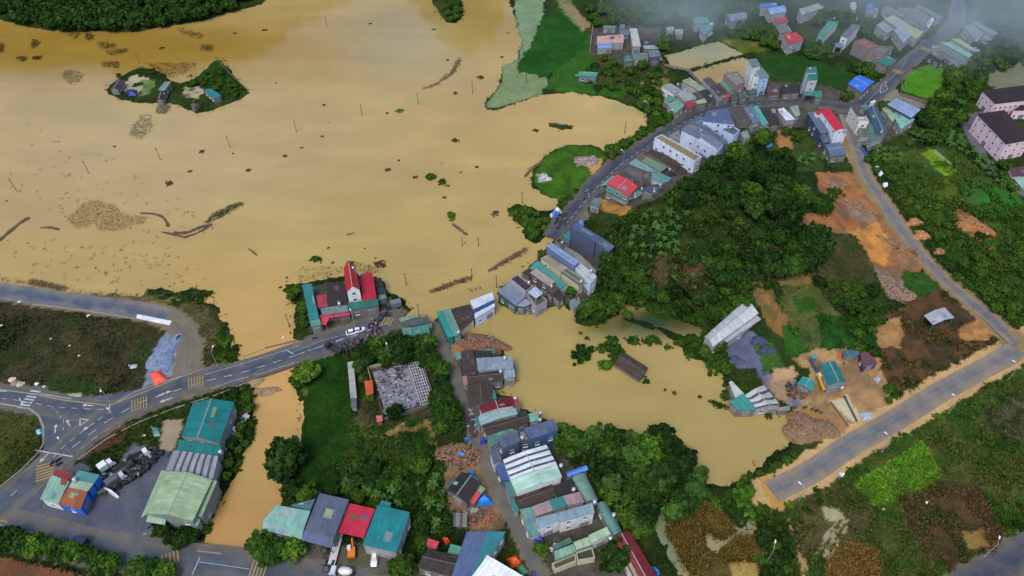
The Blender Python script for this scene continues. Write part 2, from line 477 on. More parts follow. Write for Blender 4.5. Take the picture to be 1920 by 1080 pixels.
def zline(s, wd, col, a=0.2, jit=1.0):
    pts = [unproj(x, y, 0.9) for x, y in pp(s)]
    xs = [p[0] for p in pts]; ys = [p[1] for p in pts]
    i0, i1 = np.searchsorted(AY, min(ys) - wd), np.searchsorted(AY, max(ys) + wd); j0, j1 = np.searchsorted(AX, min(xs) - wd), np.searchsorted(AX, max(xs) + wd)
    x, y = GX[i0:i1, j0:j1], GY[i0:i1, j0:j1]
    d = pdist(x, y, pts, False) + fbm(x / 1.8, y / 1.8, 8) * 2 * jit
    mk = d < wd / 2
    C[i0:i1, j0:j1][mk] = tuple(lin(col)) + (a,)
Z = zone
Z("-80,560 100,570 240,590 305,618 300,652 256,735 200,756 0,722 -80,700", (46, 54, 28), 1, True, (66, 62, 40), 6)
Z("120,700 250,738 215,758 60,735", (48, 66, 28)); Z("256,640 296,650 270,700 240,690", (46, 62, 28))
Z("-80,750 0,755 64,770 80,800 72,850 0,905 -80,950", (74, 78, 34), 1, True, (52, 66, 28))
Z("345,560 418,585 432,655 388,695 352,640 325,590", (84, 82, 50), 1, True, (58, 64, 34))
Z("270,543 345,560 280,575 180,562 90,552", (120, 105, 70), .6, True, (84, 84, 50))
Z("300,590 356,620 372,690 336,706 330,640", (132, 116, 92), .1); Z("314,616 330,640 332,700 266,730 288,655", (128, 138, 160), .25, False, (112, 120, 142), 2)
Z("200,788 244,796 236,826 150,862 128,850", (74, 52, 38), .7, True, (88, 66, 44)); Z("-80,1044 20,1046 100,1064 210,1088 210,1400 -80,1400", (120, 78, 54), .4, True, (100, 68, 50))
Z("306,786 345,788 326,846 298,846", (148, 132, 110), .1, False); Z("76,945 130,958 205,964 200,982 130,978 74,962", (150, 146, 122), .1, False, (120, 112, 90), 3)
Z("250,975 300,990 290,1004 250,1004", (128, 118, 100), .1)
Z("250,830 320,850 280,1000 80,1000 60,930 80,890 130,900 190,920", (94, 98, 112), .08, False, (82, 86, 98), 6)
Z("246,850 312,860 262,975 200,960", (84, 88, 104), .08, False)
Z("448,710 478,706 480,735 452,745", (132, 120, 88), .4)
Z("566,664 640,652 656,700 662,770 660,872 630,905 570,935 560,866 566,760 552,720", (32, 66, 12), .9, True, (25, 56, 12), 5)
Z("662,770 800,790 832,868 828,960 620,945 640,890", (36, 64, 22), 1, True, (56, 74, 32))
Z("672,682 826,670 860,770 700,800 664,790", (46, 58, 30), 1, True, (72, 68, 46))
Z("666,780 720,812 800,790 806,800 722,824 664,800", (108, 92, 50), .7, True, (84, 80, 44))
Z("600,918 610,1010 740,1060 560,1100 480,1080 520,960", (96, 92, 84), .1, False, (80, 78, 72), 4)
Z("540,1014 700,1020 800,1060 800,1120 540,1120", (88, 84, 76), .15, True, (70, 76, 50), 3)
Z("836,835 880,828 920,885 948,985 920,1005 846,985 828,890", (134, 110, 82), .3, True, (104, 88, 66), 3)
Z("866,624 905,624 940,640 944,664 905,668 870,660", (140, 84, 58), .5, True, (110, 74, 58), 2); Z("835,640 872,636 868,664 846,668", (150, 112, 74), .2)
Z("1100,395 1250,330 1500,320 1545,440 1570,520 1440,570 1350,590 1180,575 1120,520 1110,450", (28, 50, 16), 1, True, (50, 66, 26))
Z("1236,470 1322,486 1336,556 1300,590 1236,552 1216,500", (86, 66, 48), .7, True, (58, 58, 32), 4)
Z("1330,270 1540,240 1545,320 1340,330", (48, 74, 28), 1, True, (62, 78, 34))
Z("1455,240 1480,238 1486,280 1460,282", (150, 110, 66), .4)
Z("1108,388 1130,360 1188,384 1170,405 1140,400", (172, 128, 58), .3, True, (140, 106, 62), 3)
Z("1060,405 1100,395 1106,412 1080,420", (104, 100, 84), .4)
Z("1533,322 1600,322 1630,360 1672,408 1738,502 1700,520 1650,540 1640,500 1590,440 1502,424 1506,404 1560,392 1535,350", (158, 104, 60), .4, True, (118, 90, 66), 4)
Z("1550,326 1590,330 1600,360 1560,350", (130, 88, 60), .4, True, (150, 108, 70), 3)
Z("1588,436 1650,418 1672,470 1660,500 1622,486", (190, 130, 64), .3, True, (156, 110, 62), 4)
Z("1638,500 1700,526 1702,570 1662,556", (134, 118, 108), .5, True, (108, 92, 80), 2); Z("1580,370 1620,380 1650,420 1600,415", (120, 104, 92), .5, True, (144, 118, 92), 2); Z("1660,430 1690,440 1730,500 1690,500", (112, 92, 74), .5, True, (140, 104, 76), 2)
Z("1690,508 1752,512 1762,540 1700,572", (46, 86, 28)); Z("1405,450 1600,440 1640,500 1640,600 1560,560 1480,520 1400,520", (78, 72, 44), 1, True, (56, 66, 32))
Z("1644,600 1700,572 1764,540 1830,570 1895,642 1722,742 1652,722", (92, 66, 44), .8, True, (64, 54, 38), 4)
Z("1634,602 1690,594 1694,650 1640,654", (156, 122, 80), .3, True, (140, 104, 66), 2); Z("1796,612 1850,594 1860,636 1806,640", (172, 124, 74), .3, True, (140, 102, 66), 2)
Z("1456,540 1530,524 1562,580 1594,602 1546,664 1500,650", (70, 86, 36), .9, True, (88, 88, 48), 3)
Z("1448,505 1500,500 1526,530 1460,540", (116, 98, 54), .6); Z("1404,540 1446,538 1480,600 1470,640 1440,610", (132, 96, 56), .5, True, (88, 82, 46), 4)
Z("1466,610 1504,612 1512,668 1474,664", (46, 92, 28)); Z("1534,588 1640,598 1646,652 1540,656", (36, 80, 26), 1, True, (28, 60, 22), 3)
Z("1486,560 1524,556 1530,580 1494,588", (50, 86, 30))
Z("1494,600 1534,592 1540,644 1510,648", (78, 84, 44), .8, True, (60, 76, 34), 1.2)
Z("1350,650 1412,618 1436,660 1444,712 1436,735 1416,690 1380,690", (92, 98, 122), .1, False, (82, 88, 110), 3)
Z("1408,640 1450,640 1470,690 1436,700", (60, 96, 38))
Z("1436,706 1480,688 1500,700 1490,720 1530,750 1536,764 1480,762 1440,735", (92, 96, 118), .15, True, (148, 124, 92), 4)
Z("1450,690 1482,686 1500,706 1450,716", (168, 140, 104), .2)
Z("1482,672 1530,655 1590,652 1650,670 1672,760 1620,800 1576,806 1536,770 1500,740 1520,700", (160, 128, 86), .3, True, (128, 104, 76), 3)
Z("1552,752 1590,744 1616,786 1600,792", (176, 168, 140), .05, False)
Z("1480,790 1510,776 1556,786 1560,826 1496,830", (134, 112, 94), .5, True, (156, 104, 68), 2)
Z("1380,752 1500,772 1560,790 1590,808 1570,826 1545,790 1490,778", (50, 84, 30))
Z("1560,885 1900,700 2100,600 2100,1000 1860,1080 1740,1120 1500,1100 1470,960", (54, 80, 26), 1, True, (76, 84, 38), 6)
Z("1488,930 1600,905 1640,950 1640,1010 1560,1030 1500,1060", (66, 74, 36), 1, True, (88, 84, 52))
Z("1598,906 1660,872 1730,826 1755,870 1764,905 1700,930 1642,952", (98, 146, 38), .95, True, (84, 112, 38), 5)
Z("1668,870 1726,828 1736,872 1690,880", (64, 128, 34), .9)
Z("1672,934 1770,902 1840,918 1884,1000 1850,1052 1790,1066 1730,1010 1700,960", (86, 64, 44), .9, True, (70, 62, 38), 4)
Z("1800,995 1850,990 1858,1026 1812,1030", (136, 110, 60), .6)
Z("1545,1090 1556,1040 1590,1012 1644,1030 1652,1090", (112, 92, 54), .8, True, (86, 88, 46), 3)
Z("1856,740 1930,735 1930,840 1880,824 1840,780", (84, 84, 60), 1, True, (44, 60, 28), 1.6)
Z("1540,950 1570,952 1578,972 1560,980 1544,968", (150, 144, 112), .2)
Z("1246,936 1308,924 1340,960 1374,995 1420,1012 1428,1090 1290,1090 1244,1000", (92, 80, 40), .8, True, (66, 62, 34), 3)
Z("1314,996 1336,1000 1340,1006 1330,1010", (152, 142, 96), .2); Z("1372,1050 1420,1046 1428,1090 1372,1090", (150, 126, 70), .5)
Z("1640,290 1780,270 1930,390 1930,620 1850,560 1700,400", (46, 74, 26), 1, True, (66, 88, 32), 8)
Z("1726,286 1752,278 1800,326 1766,330", (104, 142, 34), .9); Z("1788,385 1830,408 1872,446 1862,472 1836,460 1800,430", (152, 102, 54), .5, True, (110, 84, 48), 3)
Z("1800,340 1900,352 1930,400 1830,406", (44, 104, 36), .9, True, (60, 98, 36), 5); Z("1716,340 1790,334 1796,384 1744,384", (84, 94, 34), 1, True, (70, 92, 32), 3)
Z("1690,170 1702,134 1758,114 1782,150 1742,186", (72, 126, 28), .9); Z("1420,100 1500,106 1600,138 1606,172 1520,160 1430,134", (30, 68, 22), .8)
Z("1345,70 1404,72 1444,92 1400,102", (118, 106, 44), .8, True, (78, 92, 38)); Z("1190,120 1246,116 1250,140 1200,146", (92, 98, 40), .8)
Z("1000,330 1030,286 1060,272 1100,272 1140,290 1112,330 1056,382 1010,360", (62, 102, 24), .9, True, (50, 84, 24), 4)
Z("1076,295 1120,293 1122,310 1086,314", (156, 140, 134), .6, True, (124, 110, 104), 1.5); Z("1100,312 1130,298 1128,322 1108,326", (172, 134, 80), .3); Z("1008,328 1024,326 1030,340 1012,342", (190, 192, 186), .6, True, (120, 130, 100), 1)
Z("968,138 976,110 1000,76 1020,24 1050,22 1082,44 1102,60 1090,96 1056,124 1022,146", (30, 82, 22), .8, True, (26, 70, 22), 8)
Z("1018,166 1030,146 1062,116 1090,96 1106,62 1116,100 1112,130 1180,170 1170,182 1060,174", (46, 90, 28), .85)
Z("955,-100 1034,-100 1018,26 1000,78 974,112", (110, 134, 102), .4); Z("908,204 912,190 940,160 943,125 972,110 972,136 1026,146 1018,176 960,196", (112, 130, 92), .35)
Z("1020,-50 1044,-50 1100,52 1092,60 1052,20", (80, 110, 62), .6); Z("1044,2 1068,4 1106,48 1094,58", (134, 116, 90), .4); Z("1110,100 1250,110 1240,160 1120,165", (52, 66, 36), 1, True, (74, 72, 44), 5)
Z("1112,48 1170,50 1170,104 1106,100", (104, 90, 78), .3, True, (84, 80, 70), 3); Z("1200,150 1252,146 1256,168 1210,170", (110, 104, 56), .6)
Z("1794,218 1846,208 1850,300 1880,340 1930,345 1930,380 1870,330 1820,270", (92, 92, 104), .1, False); Z("1855,140 1900,110 1930,130 1930,200 1850,160", (110, 112, 92), .5)
Z("1664,162 1700,180 1740,200 1735,220 1700,190 1650,190", (122, 114, 104), .2)
Z("62,770 110,752 170,745 225,735 300,726 230,785 150,840 100,862 84,858 80,800", (96, 92, 84), .1); Z("-60,962 60,930 100,900 150,866 175,880 120,900 90,925 75,950 100,985 200,1010 180,1025 -60,1000", (96, 92, 84), .1)
for v_ in ("838,668 930,655 968,700 968,760 1010,790 1050,830 1090,900 1170,1000 1230,1090 1040,1090 985,1000 920,880 880,790", "1110,360 1180,300 1262,240 1310,215 1400,195 1500,190 1560,205 1560,232 1400,250 1370,280 1320,310 1240,370 1190,390 1120,370", "1240,165 1300,150 1360,130 1430,150 1540,160 1590,175 1580,195 1500,188 1380,196 1290,214 1250,205",
  "1520,205 1590,210 1640,210 1720,205 1690,250 1640,275 1600,255 1580,300 1530,290", "940,545 1010,485 1040,455 1060,430 1150,480 1140,510 1110,560 1030,580 950,575", "565,535 720,520 735,580 700,605 580,625", "1110,48 1240,52 1240,120 1180,128 1110,100"): Z(v_, (84, 80, 74), .15, True, (66, 66, 56), 2)
# farm island
Z("236,150 258,140 282,146 258,178 232,172", (160, 150, 126), .2); Z("346,162 372,160 384,178 362,188 344,180", (158, 146, 120), .3, True, (74, 90, 56), 3); Z("268,150 292,150 278,180 262,182", (110, 124, 82), .7, True, (84, 110, 60), 2)
Z("362,150 404,112 458,166 440,184 400,170", (24, 62, 22), 1, True, (34, 74, 26), 2)
for s_, w_, c_ in (("1440,926 1520,885 1600,832 1680,787 1760,737 1840,692 1905,655 2000,600", 10.6, (176, 146, 100)), ("1590,262 1625,335 1670,402 1720,472 1780,532 1850,592 1908,650", 8.5, (132, 112, 78)),
    ("1452,930 1474,962 1488,1000 1500,1040 1512,1090", 1.6, (156, 126, 84)), ("1440,905 1460,945", 5, (170, 132, 70)), ("1575,800 1540,785 1500,770", 4, (150, 112, 70)),
    ("818,612 835,665 860,730 880,790 905,850 935,915 970,990 1005,1060 1030,1110", 5.2, (112, 104, 84)), ("740,596 660,626 600,645 555,660", 11, (112, 104, 84)),
    ("1040,432 1075,395 1110,350 1150,310 1200,275 1250,245 1300,215 1370,198 1440,190 1520,192 1580,202", 8.8, (96, 94, 84)), ("735,598 700,612 660,628 600,647 540,668 460,694 380,712 300,738 230,768 170,804 120,848 70,892 10,944 -60,1000", 11.5, (96, 92, 84)), ("-60,738 0,742 60,750 120,763 190,772 250,762", 10, (96, 92, 84)), ("-140,955 0,985 100,1008 200,1032 350,1052 480,1068 600,1090 700,1116", 11.5, (96, 92, 84)), ("-80,534 0,545 100,560 200,574 270,584 312,592 342,615 356,650 352,690 350,724", 9.5, (116, 104, 80)), ("1800,1110 1860,1076 1930,1030 2000,980", 10, (96, 92, 84)), ("1582,200 1622,192 1662,160 1702,118 1742,84 1790,48 1797,10", 9, (100, 98, 92)),
    ("760,790 722,818 690,812", 1.4, (130, 110, 62)), ("800,790 815,830 816,850", 1.6, (116, 100, 58)), ("1330,550 1420,560", 1.2, (104, 84, 54)), ("560,700 572,735", 1, (80, 90, 40))):
    zline(s_, w_, c_)
for k_ in range(6):
    zline("%d,%d %d,%d" % (1546 + 14 * (k_ % 3) - 4 * k_, 1008 + 9 * k_, 1580 + 10 * (k_ % 3) - 5 * k_, 966 + 9 * k_), 0.8, (150, 138, 108), .3, .4)
# wet, darker mud right at the water line is a real tone of the soil
edge = (SDn > -2) & (SDn < 1.1) & (GY < 440)
C[edge, :3] *= 0.78
ter = np_mesh('ground', np.stack([GX, GY, HT], -1).reshape(-1, 3),
    (lambda n, m: (lambda I: np.stack([I, I + 1, I + m + 1, I + m], -1).reshape(-1, 4))(np.arange(n - 1)[:, None] * m + np.arange(m - 1)[None, :]))(len(AY), len(AX)),
    [m_attr('ground_cover_and_soil')], C.reshape(-1, 4), True)
o = bpy.data.objects.new('ground', ter); COL.objects.link(o); tag(o, kind='structure')
def zcol(x, y):
    j = np.clip(np.searchsorted(AX, x), 0, len(AX) - 1); i = np.clip(np.searchsorted(AY, y), 0, len(AY) - 1)
    return C[i, j]
# ------------------------------------------------------------ flood water: silt colour, with dark hill reflections at the top painted in
WX = axis(-340, 340, lambda v: 3.0, (-3000, 3000)); WY = axis(60, 450, lambda v: 2.5, (-1500, 4000))
X_, Y_ = np.meshgrid(WX, WY)
U_, V_ = proj(X_, Y_, X_ * 0)
WC = np.zeros(X_.shape + (4,)); WC[..., 3] = 1; WC[..., :3] = lin((168, 144, 88))
U_ = U_ + fbm(X_ / 14, Y_ / 14, 4, 4) * 70; V_ = V_ + fbm(X_ / 14, Y_ / 14, 14, 4) * 36
for px, py, rx, ry, c_, s_ in ((330, 300, 420, 150, (170, 150, 104), .8), (150, 90, 560, 60, (142, 113, 42), .95), (850, 40, 160, 60, (148, 126, 60), .85), (760, 80, 110, 70, (158, 146, 108), .7), (1100, 230, 150, 70, (178, 150, 92), .8),
    (460, 560, 130, 130, (176, 142, 82), .9), (180, 480, 260, 60, (170, 142, 84), .7), (520, 760, 90, 130, (178, 141, 84), 1), (440, 980, 100, 120, (170, 134, 78), 1),
    (700, 450, 300, 110, (164, 144, 86), .8), (1000, 640, 200, 130, (156, 138, 80), 1), (1350, 790, 260, 130, (154, 137, 82), 1), (1195, 622, 90, 16, (150, 140, 88), .9),
    (0, 553, 120, 10, (140, 134, 106), .9), (1190, 200, 60, 18, (150, 140, 84), .7), (540, 660, 60, 40, (196, 146, 86), .8), (1320, 98, 110, 30, (138, 138, 104), 1), (1350, 135, 70, 20, (146, 128, 76), 1),
    (1360, 970, 90, 46, (118, 128, 98), 1), (1260, 1000, 50, 90, (110, 122, 94), 1), (1350, 1022, 36, 20, (146, 136, 88), 1), (1230, 598, 130, 34, (40, 58, 26), 1)):
    g = np.exp(-(np.hypot((U_ - px) / rx, (V_ - py) / ry)) ** 3)[..., None] * s_
    WC[..., :3] = WC[..., :3] * (1 - g) + np.array(lin(c_)) * g
water = np_mesh('flood_water', np.stack([X_, Y_, X_ * 0], -1).reshape(-1, 3),
    (lambda n, m: (lambda I: np.stack([I, I + 1, I + m + 1, I + m], -1).reshape(-1, 4))(np.arange(n - 1)[:, None] * m + np.arange(m - 1)[None, :]))(len(WY), len(WX)),
    [m_water()], WC.reshape(-1, 4))
o = bpy.data.objects.new('flood_water', water); COL.objects.link(o); tag(o, kind='structure')
# ------------------------------------------------------------ roads
def m_asph(c, nm, mud=(0.15, 0.125, 0.085), amt=0.35, edged=True):
    m, nt, b = nodes(nm)
    tc = N(nt, 'ShaderNodeTexCoord').outputs['Object']
    f = math_(nt, 'MULTIPLY', mrange(nt, noise(nt, tc, 0.25, 5, .65), .3, .7, .75, 1.3), mrange(nt, noise(nt, tc, 2.2, 4), .3, .7, .88, 1.12))
    uv = N(nt, 'ShaderNodeUVMap').outputs[0]; sp = N(nt, 'ShaderNodeSeparateXYZ'); nt.links.new(uv, sp.inputs[0])
    lane = mrange(nt, math_(nt, 'SINE', math_(nt, 'MULTIPLY', sp.outputs[1], 2 * PI * 4)), -1, 1, .93, 1.08)
    c_ = vscale(nt, lin(c), math_(nt, 'MULTIPLY', f, lane))
    edge_ = math_(nt, 'MULTIPLY', math_(nt, 'ABSOLUTE', math_(nt, 'SUBTRACT', sp.outputs[1], .5)), 2.0)
    g = math_(nt, 'ADD', math_(nt, 'MULTIPLY', edge_, 0.32) if edged else 0.1, noise(nt, tc, 0.18, 6, .7))
    nt.links.new(mixc(nt, mrange(nt, g, .52, 1.0, 0, amt * 2), c_, mud), b.inputs['Base Color'])
    b.inputs['Roughness'].default_value = 0.5
    bump(nt, b, noise(nt, tc, 6, 3), .3, .03)
    return m
ASPH = m_asph((64, 72, 84), 'asphalt', amt=.5); ASPHD = m_asph((54, 60, 72), 'dark_asphalt', amt=.42); CONC = m_asph((92, 91, 84), 'worn_concrete', (0.13, 0.11, 0.075), .4); MUDR = m_asph((104, 97, 82), 'muddy_asphalt', amt=.8)
GRAV = m_asph((98, 98, 100), 'gravel_track', (0.26, 0.2, 0.13), .6)
def smooth_line(pts, n=6):
    out = []
    P = [pts[0]] + pts + [pts[-1]]
    for i in range(1, len(P) - 2):
        for k in range(n):
            t = k / n; a, b, c, d = P[i - 1], P[i], P[i + 1], P[i + 2]
            out.append(tuple(0.5 * ((2 * b[q]) + (-a[q] + c[q]) * t + (2 * a[q] - 5 * b[q] + 4 * c[q] - d[q]) * t * t + (-a[q] + 3 * b[q] - 3 * c[q] + d[q]) * t ** 3) for q in range(len(b))))
    out.append(pts[-1]); return out
YARD = m_asph((66, 72, 86), 'yard_asphalt', (.16, .14, .11), .3, False)
ROADH = {}
def wpts(s, up=0.9): return [unproj(x, y, up) for x, y in pp(s)]
def road(name, s, wd, mat, base=0.12, flat=None, par=None, sm=6, lift=0.0):
    pts = smooth_line(wpts(s), sm)
    mb = MB(); L = 0; rows = []
    for i, p in enumerate(pts):
        a = pts[max(0, i - 1)]; b = pts[min(len(pts) - 1, i + 1)]
        dx, dy = b[0] - a[0], b[1] - a[1]; l = math.hypot(dx, dy) or 1
        nx, ny = -dy / l, dx / l
        if i: L += math.hypot(p[0] - pts[i - 1][0], p[1] - pts[i - 1][1])
        ws = wd if isinstance(wd, (int, float)) else wd[0] + (wd[1] - wd[0]) * i / (len(pts) - 1)
        q = [(p[0] + nx * ws / 2 * k, p[1] + ny * ws / 2 * k) for k in (1, 0, -1)]
        z = max(float(hgt(*v)) for v in q) + base if flat is None else flat
        rows.append((q, z, L))
    zs = [r[1] for r in rows]
    zs = [sum(zs[max(0, i - 3):i + 4]) / len(zs[max(0, i - 3):i + 4]) for i in range(len(zs))]
    zs = [z + lift for z in zs]
    for (q0, _, l0), (q1, _, l1), z0, z1 in zip(rows, rows[1:], zs, zs[1:]):
        A = [(v[0], v[1], z0) for v in q0]; B = [(v[0], v[1], z1) for v in q1]
        mb.face([A[1], B[1], B[0], A[0]], 0, [(l0 / 10, .5), (l1 / 10, .5), (l1 / 10, 1), (l0 / 10, 1)])
        mb.face([A[2], B[2], B[1], A[1]], 0, [(l0 / 10, 0), (l1 / 10, 0), (l1 / 10, .5), (l0 / 10, .5)])
        for P0, P1 in ((A[0], B[0]), (B[2], A[2])):
            mb.face([P0, P1, (P1[0], P1[1], P1[2] - 1.8), (P0[0], P0[1], P0[2] - 1.8)], 0)
    o = mb.build(name, mat); tag(o, kind='structure')
    ROADH[o.name] = [(r[0][1], z) for r, z in zip(rows, zs)]
    return o
RZ = 1.0
A = road('road', "735,598 700,612 660,628 600,647 540,668 460,694 380,712 300,738 230,768 170,804 120,848 70,892 10,944 -60,1000", 9.4, ASPH, flat=1.02)
Bq = road('road', "-60,738 0,742 60,750 120,763 190,772 250,762", 8.6, ASPH, flat=1.005)
Cq = road('road', "-140,955 0,985 100,1008 200,1032 350,1052 480,1068 600,1090 700,1116", 10.0, ASPH, flat=1.01)
WETA = m_asph((72, 80, 96), 'wet_asphalt', (.22, .20, .15), .5)
D1 = road('road', "-80,534 0,545 100,560 200,574 270,584 312,594", 7.6, WETA, flat=0.955)
Dq = road('road', "290,588 318,596 342,615 356,650 352,690 350,724", 7.6, MUDR, flat=0.95)
Eq = road('road', "1034,446 1052,420 1075,395 1110,352 1150,314 1200,278 1250,247 1300,219 1370,200 1440,192 1520,193 1582,200 1622,192 1662,160 1702,118 1742,84 1790,48 1797,10 1785,-30 1760,-80", 7.6, ASPHD, flat=1.0)
Fq = road('road', "1584,215 1600,262 1625,330 1670,400 1720,470 1780,532 1850,592 1905,648", 5.4, GRAV, base=.1)
Gq = road('road', "1446,922 1520,885 1600,832 1680,787 1760,737 1840,694 1905,658 2000,600", 6.7, GRAV, base=.1)
Hq = road('road', "1800,1110 1860,1076 1930,1030 2000,980", 8, ASPHD, base=.1)
Iq = road('lane', "812,604 822,630 837,668 860,730 880,790 905,850 935,915 970,990 1005,1060 1030,1110", 3.6, CONC, base=.06)
def flatpoly(name, s, mat, z):
    mb = MB(); mb.prism([unproj(x, y, z) for x, y in pp(s)], z - 1.2, z, 0)
    return tag(mb.build(name, mat), kind='structure')
flatpoly('junction', "62,770 110,752 170,745 225,735 300,726 230,785 150,840 100,862 84,858 80,800", YARD, 0.985)
flatpoly('junction', "-60,962 60,930 100,900 150,866 175,880 120,900 90,925 75,950 100,985 200,1010 180,1025 -60,1000", YARD, 0.99)
flatpoly('forecourt', "100,975 90,940 186,900 250,850 302,845 330,850 276,960 262,1010 200,1012", YARD, 0.975)
WHITE = m_plain((172, 176, 180), .7, 0, .3, .8); YEL = m_plain((158, 128, 60), .7, 0, .2, 1.5)
def mark(mb, s, wd, z, m=0, dash=None, px=True):
    pts = [unproj(x, y, z) for x, y in pp(s)] if px else s
    seg = []; on = True; acc = 0
    out = []; L = 0; cum = [0]
    for a, b in zip(pts, pts[1:]): cum.append(cum[-1] + math.hypot(b[0] - a[0], b[1] - a[1]))
    def at(t):
        for i in range(len(pts) - 1):
            if t <= cum[i + 1] + 1e-6:
                k = (t - cum[i]) / max(1e-6, cum[i + 1] - cum[i]); a, b = pts[i], pts[i + 1]
                return a[0] + (b[0] - a[0]) * k, a[1] + (b[1] - a[1]) * k
        return pts[-1]
    if dash:
        t = 0
        while t < cum[-1]: out.append([at(t), at(min(cum[-1], t + dash[0]))]); t += dash[0] + dash[1]
    else: out = [[a, b] for a, b in zip(pts, pts[1:])]
    for a, b in out:
        dx, dy = b[0] - a[0], b[1] - a[1]; l = math.hypot(dx, dy)
        if l < .05: continue
        nx, ny = -dy / l * wd / 2, dx / l * wd / 2
        mb.face([(a[0] + nx, a[1] + ny, z), (a[0] - nx, a[1] - ny, z), (b[0] - nx, b[1] - ny, z), (b[0] + nx, b[1] + ny, z)], m)
def child_marks(par, f, mats=None):
    mb = MB(); f(mb); mb.build('road_marking', mats or [WHITE, YEL], par)
def bars(mb, c, along, n, ln, wd, gap, z, m):
    """n parallel bars, each ln long along the traffic direction"""
    x0, y0 = unproj(c[0], c[1], z); x1, y1 = unproj(along[0], along[1], z)
    dx, dy = x1 - x0, y1 - y0; l = math.hypot(dx, dy); dx, dy = dx / l, dy / l
    for i in range(n):
        o_ = (i - (n - 1) / 2) * gap
        cx, cy = x0 - dy * o_, y0 + dx * o_
        mark(mb, [(cx - dx * ln / 2, cy - dy * ln / 2), (cx + dx * ln / 2, cy + dy * ln / 2)], wd, z, m, None, False)
def arrow(mb, c, to, ln, z):
    x0, y0 = unproj(c[0], c[1], z); x1, y1 = unproj(to[0], to[1], z)
    a = math.atan2(y1 - y0, x1 - x0); cs, sn = math.cos(a), math.sin(a)
    T = lambda u, v: (x0 + u * cs - v * sn, y0 + u * sn + v * cs, z)
    mb.face([T(-ln * .5, -.16), T(ln * .15, -.16), T(ln * .15, .16), T(-ln * .5, .16)])
    mb.face([T(ln * .15, -.6), T(ln * .5, 0), T(ln * .15, .6)])
def mA(mb):
    z = 1.045
    mark(mb, "725,606 660,631 600,650 540,671 460,697 380,716 300,742 262,754 200,790 150,828 105,862", .22, z, 0, (2.6, 2.6))
    mark(mb, "560,648 500,668 440,686 385,702", .14, z); mark(mb, "552,680 490,700 430,716 395,730", .14, z)
    mark(mb, "340,705 250,735 215,757", .15, z); mark(mb, "210,770 168,798 120,836 98,860", .18, z, 0, (1.6, 1.4)); mark(mb, "232,788 190,812 150,842", .14, z, 0, (2, 2))
    bars(mb, (367, 717), (367, 708), 6, 4.6, .3, .85, z, 1); bars(mb, (261, 757), (261, 748), 6, 4.6, .3, .85, z, 1)
    bars(mb, (84, 884), (97, 880), 6, 4.6, .45, 1.0, z, 1); bars(mb, (722, 601), (726, 594), 6, 3.6, .42, .95, z, 1)
    arrow(mb, (309, 737), (330, 730), 4, z); arrow(mb, (311, 750), (290, 757), 4, z); arrow(mb, (166, 800), (150, 810), 3.6, z); arrow(mb, (83, 858), (76, 865), 3.6, z)
    mark(mb, "150,785 166,787 150,798 150,785", .3, z); mark(mb, "20,930 40,912", .18, z, 0, (2, 2))
    mark(mb, "66,844 100,850 136,856", .3, z); mark(mb, "535,655 550,664", .3, z)
    mark(mb, "560,664 640,636 700,612", .18, z, 0, (3, 1.2)); mark(mb, "545,662 600,640 650,626", .1, z)
child_marks(A, mA)
def mB_(mb):
    z = 1.03
    mark(mb, "-20,744 30,750 110,764 200,768", .16, z, 0, (2, 2)); mark(mb, "75,738 135,748", .2, z); mark(mb, "0,756 55,765 74,780 82,800 82,830", .2, z)
    bars(mb, (55, 749), (70, 751), 7, 3.4, .5, 1.05, z, 0); arrow(mb, (164, 760), (150, 759), 3.4, z); arrow(mb, (4, 733), (-10, 732), 3, z); arrow(mb, (104, 803), (106, 790), 3.4, z); arrow(mb, (128, 793), (124, 785), 3, z)
    mark(mb, "36,746 42,757", .3, z); mark(mb, "98,762 120,790 118,812", .14, z, 0, (1.2, 1.4)); mark(mb, "205,757 205,770", .25, z)
child_marks(Bq, mB_)
def mC(mb):
    z = 1.035
    mark(mb, "0,985 70,1001", .15, z, 0, (2, 2)); mark(mb, "370,1053 475,1068", .12, z); mark(mb, "375,1044 360,1078", .18, z)
    bars(mb, (319, 1047), (318, 1038), 5, 3.4, .4, .95, z, 1); bars(mb, (482, 1074), (490, 1050), 5, 6.5, .35, .9, z, 1)
    mark(mb, "0,976 14,978 2,988", .3, z, 1)
child_marks(Cq, mC)
def mE(mb):
    z = 1.025
    mark(mb, "1062,420 1088,387 1125,345 1165,307 1210,276 1262,243 1310,216 1375,200 1440,192 1530,193", .2, z, 0, (1.6, 2.4))
    bars(mb, (1685, 135), (1697, 122), 5, 4.5, .6, 1.1, z, 1); bars(mb, (1735, 92), (1747, 82), 5, 4.5, .6, 1.1, z, 1)
    mark(mb, "1650,175 1664,168 1660,152 1652,160 1650,175", .25, z); mark(mb, "1655,170 1664,150", .25, z, 1); mark(mb, "1535,202 1558,200 1576,210 1560,213 1535,202", .2, z, 1); mark(mb, "1620,196 1690,128 1700,112", .12, z)
    mark(mb, "1799,40 1806,46", .2, z)
child_marks(Eq, mE)
def kerb(par, s, z, wd=.3):
    mb = MB(); pts = [unproj(x, y, z) for x, y in pp(s)]
    for a, b in zip(pts, pts[1:]):
        dx, dy = b[0] - a[0], b[1] - a[1]; l = math.hypot(dx, dy); nx, ny = -dy / l * wd / 2, dx / l * wd / 2
        mb.prism([(a[0] + nx, a[1] + ny), (b[0] + nx, b[1] + ny), (b[0] - nx, b[1] - ny), (a[0] - nx, a[1] - ny)], z - 1.0, z)
    mb.build('kerb', m_plain((140, 136, 124), .85), par)
kerb(Bq, "0,757 54,766 72,780 80,800 81,832 70,850 40,880 0,912", 1.14); kerb(Bq, "0,730 60,738 120,750 200,760", 1.14)
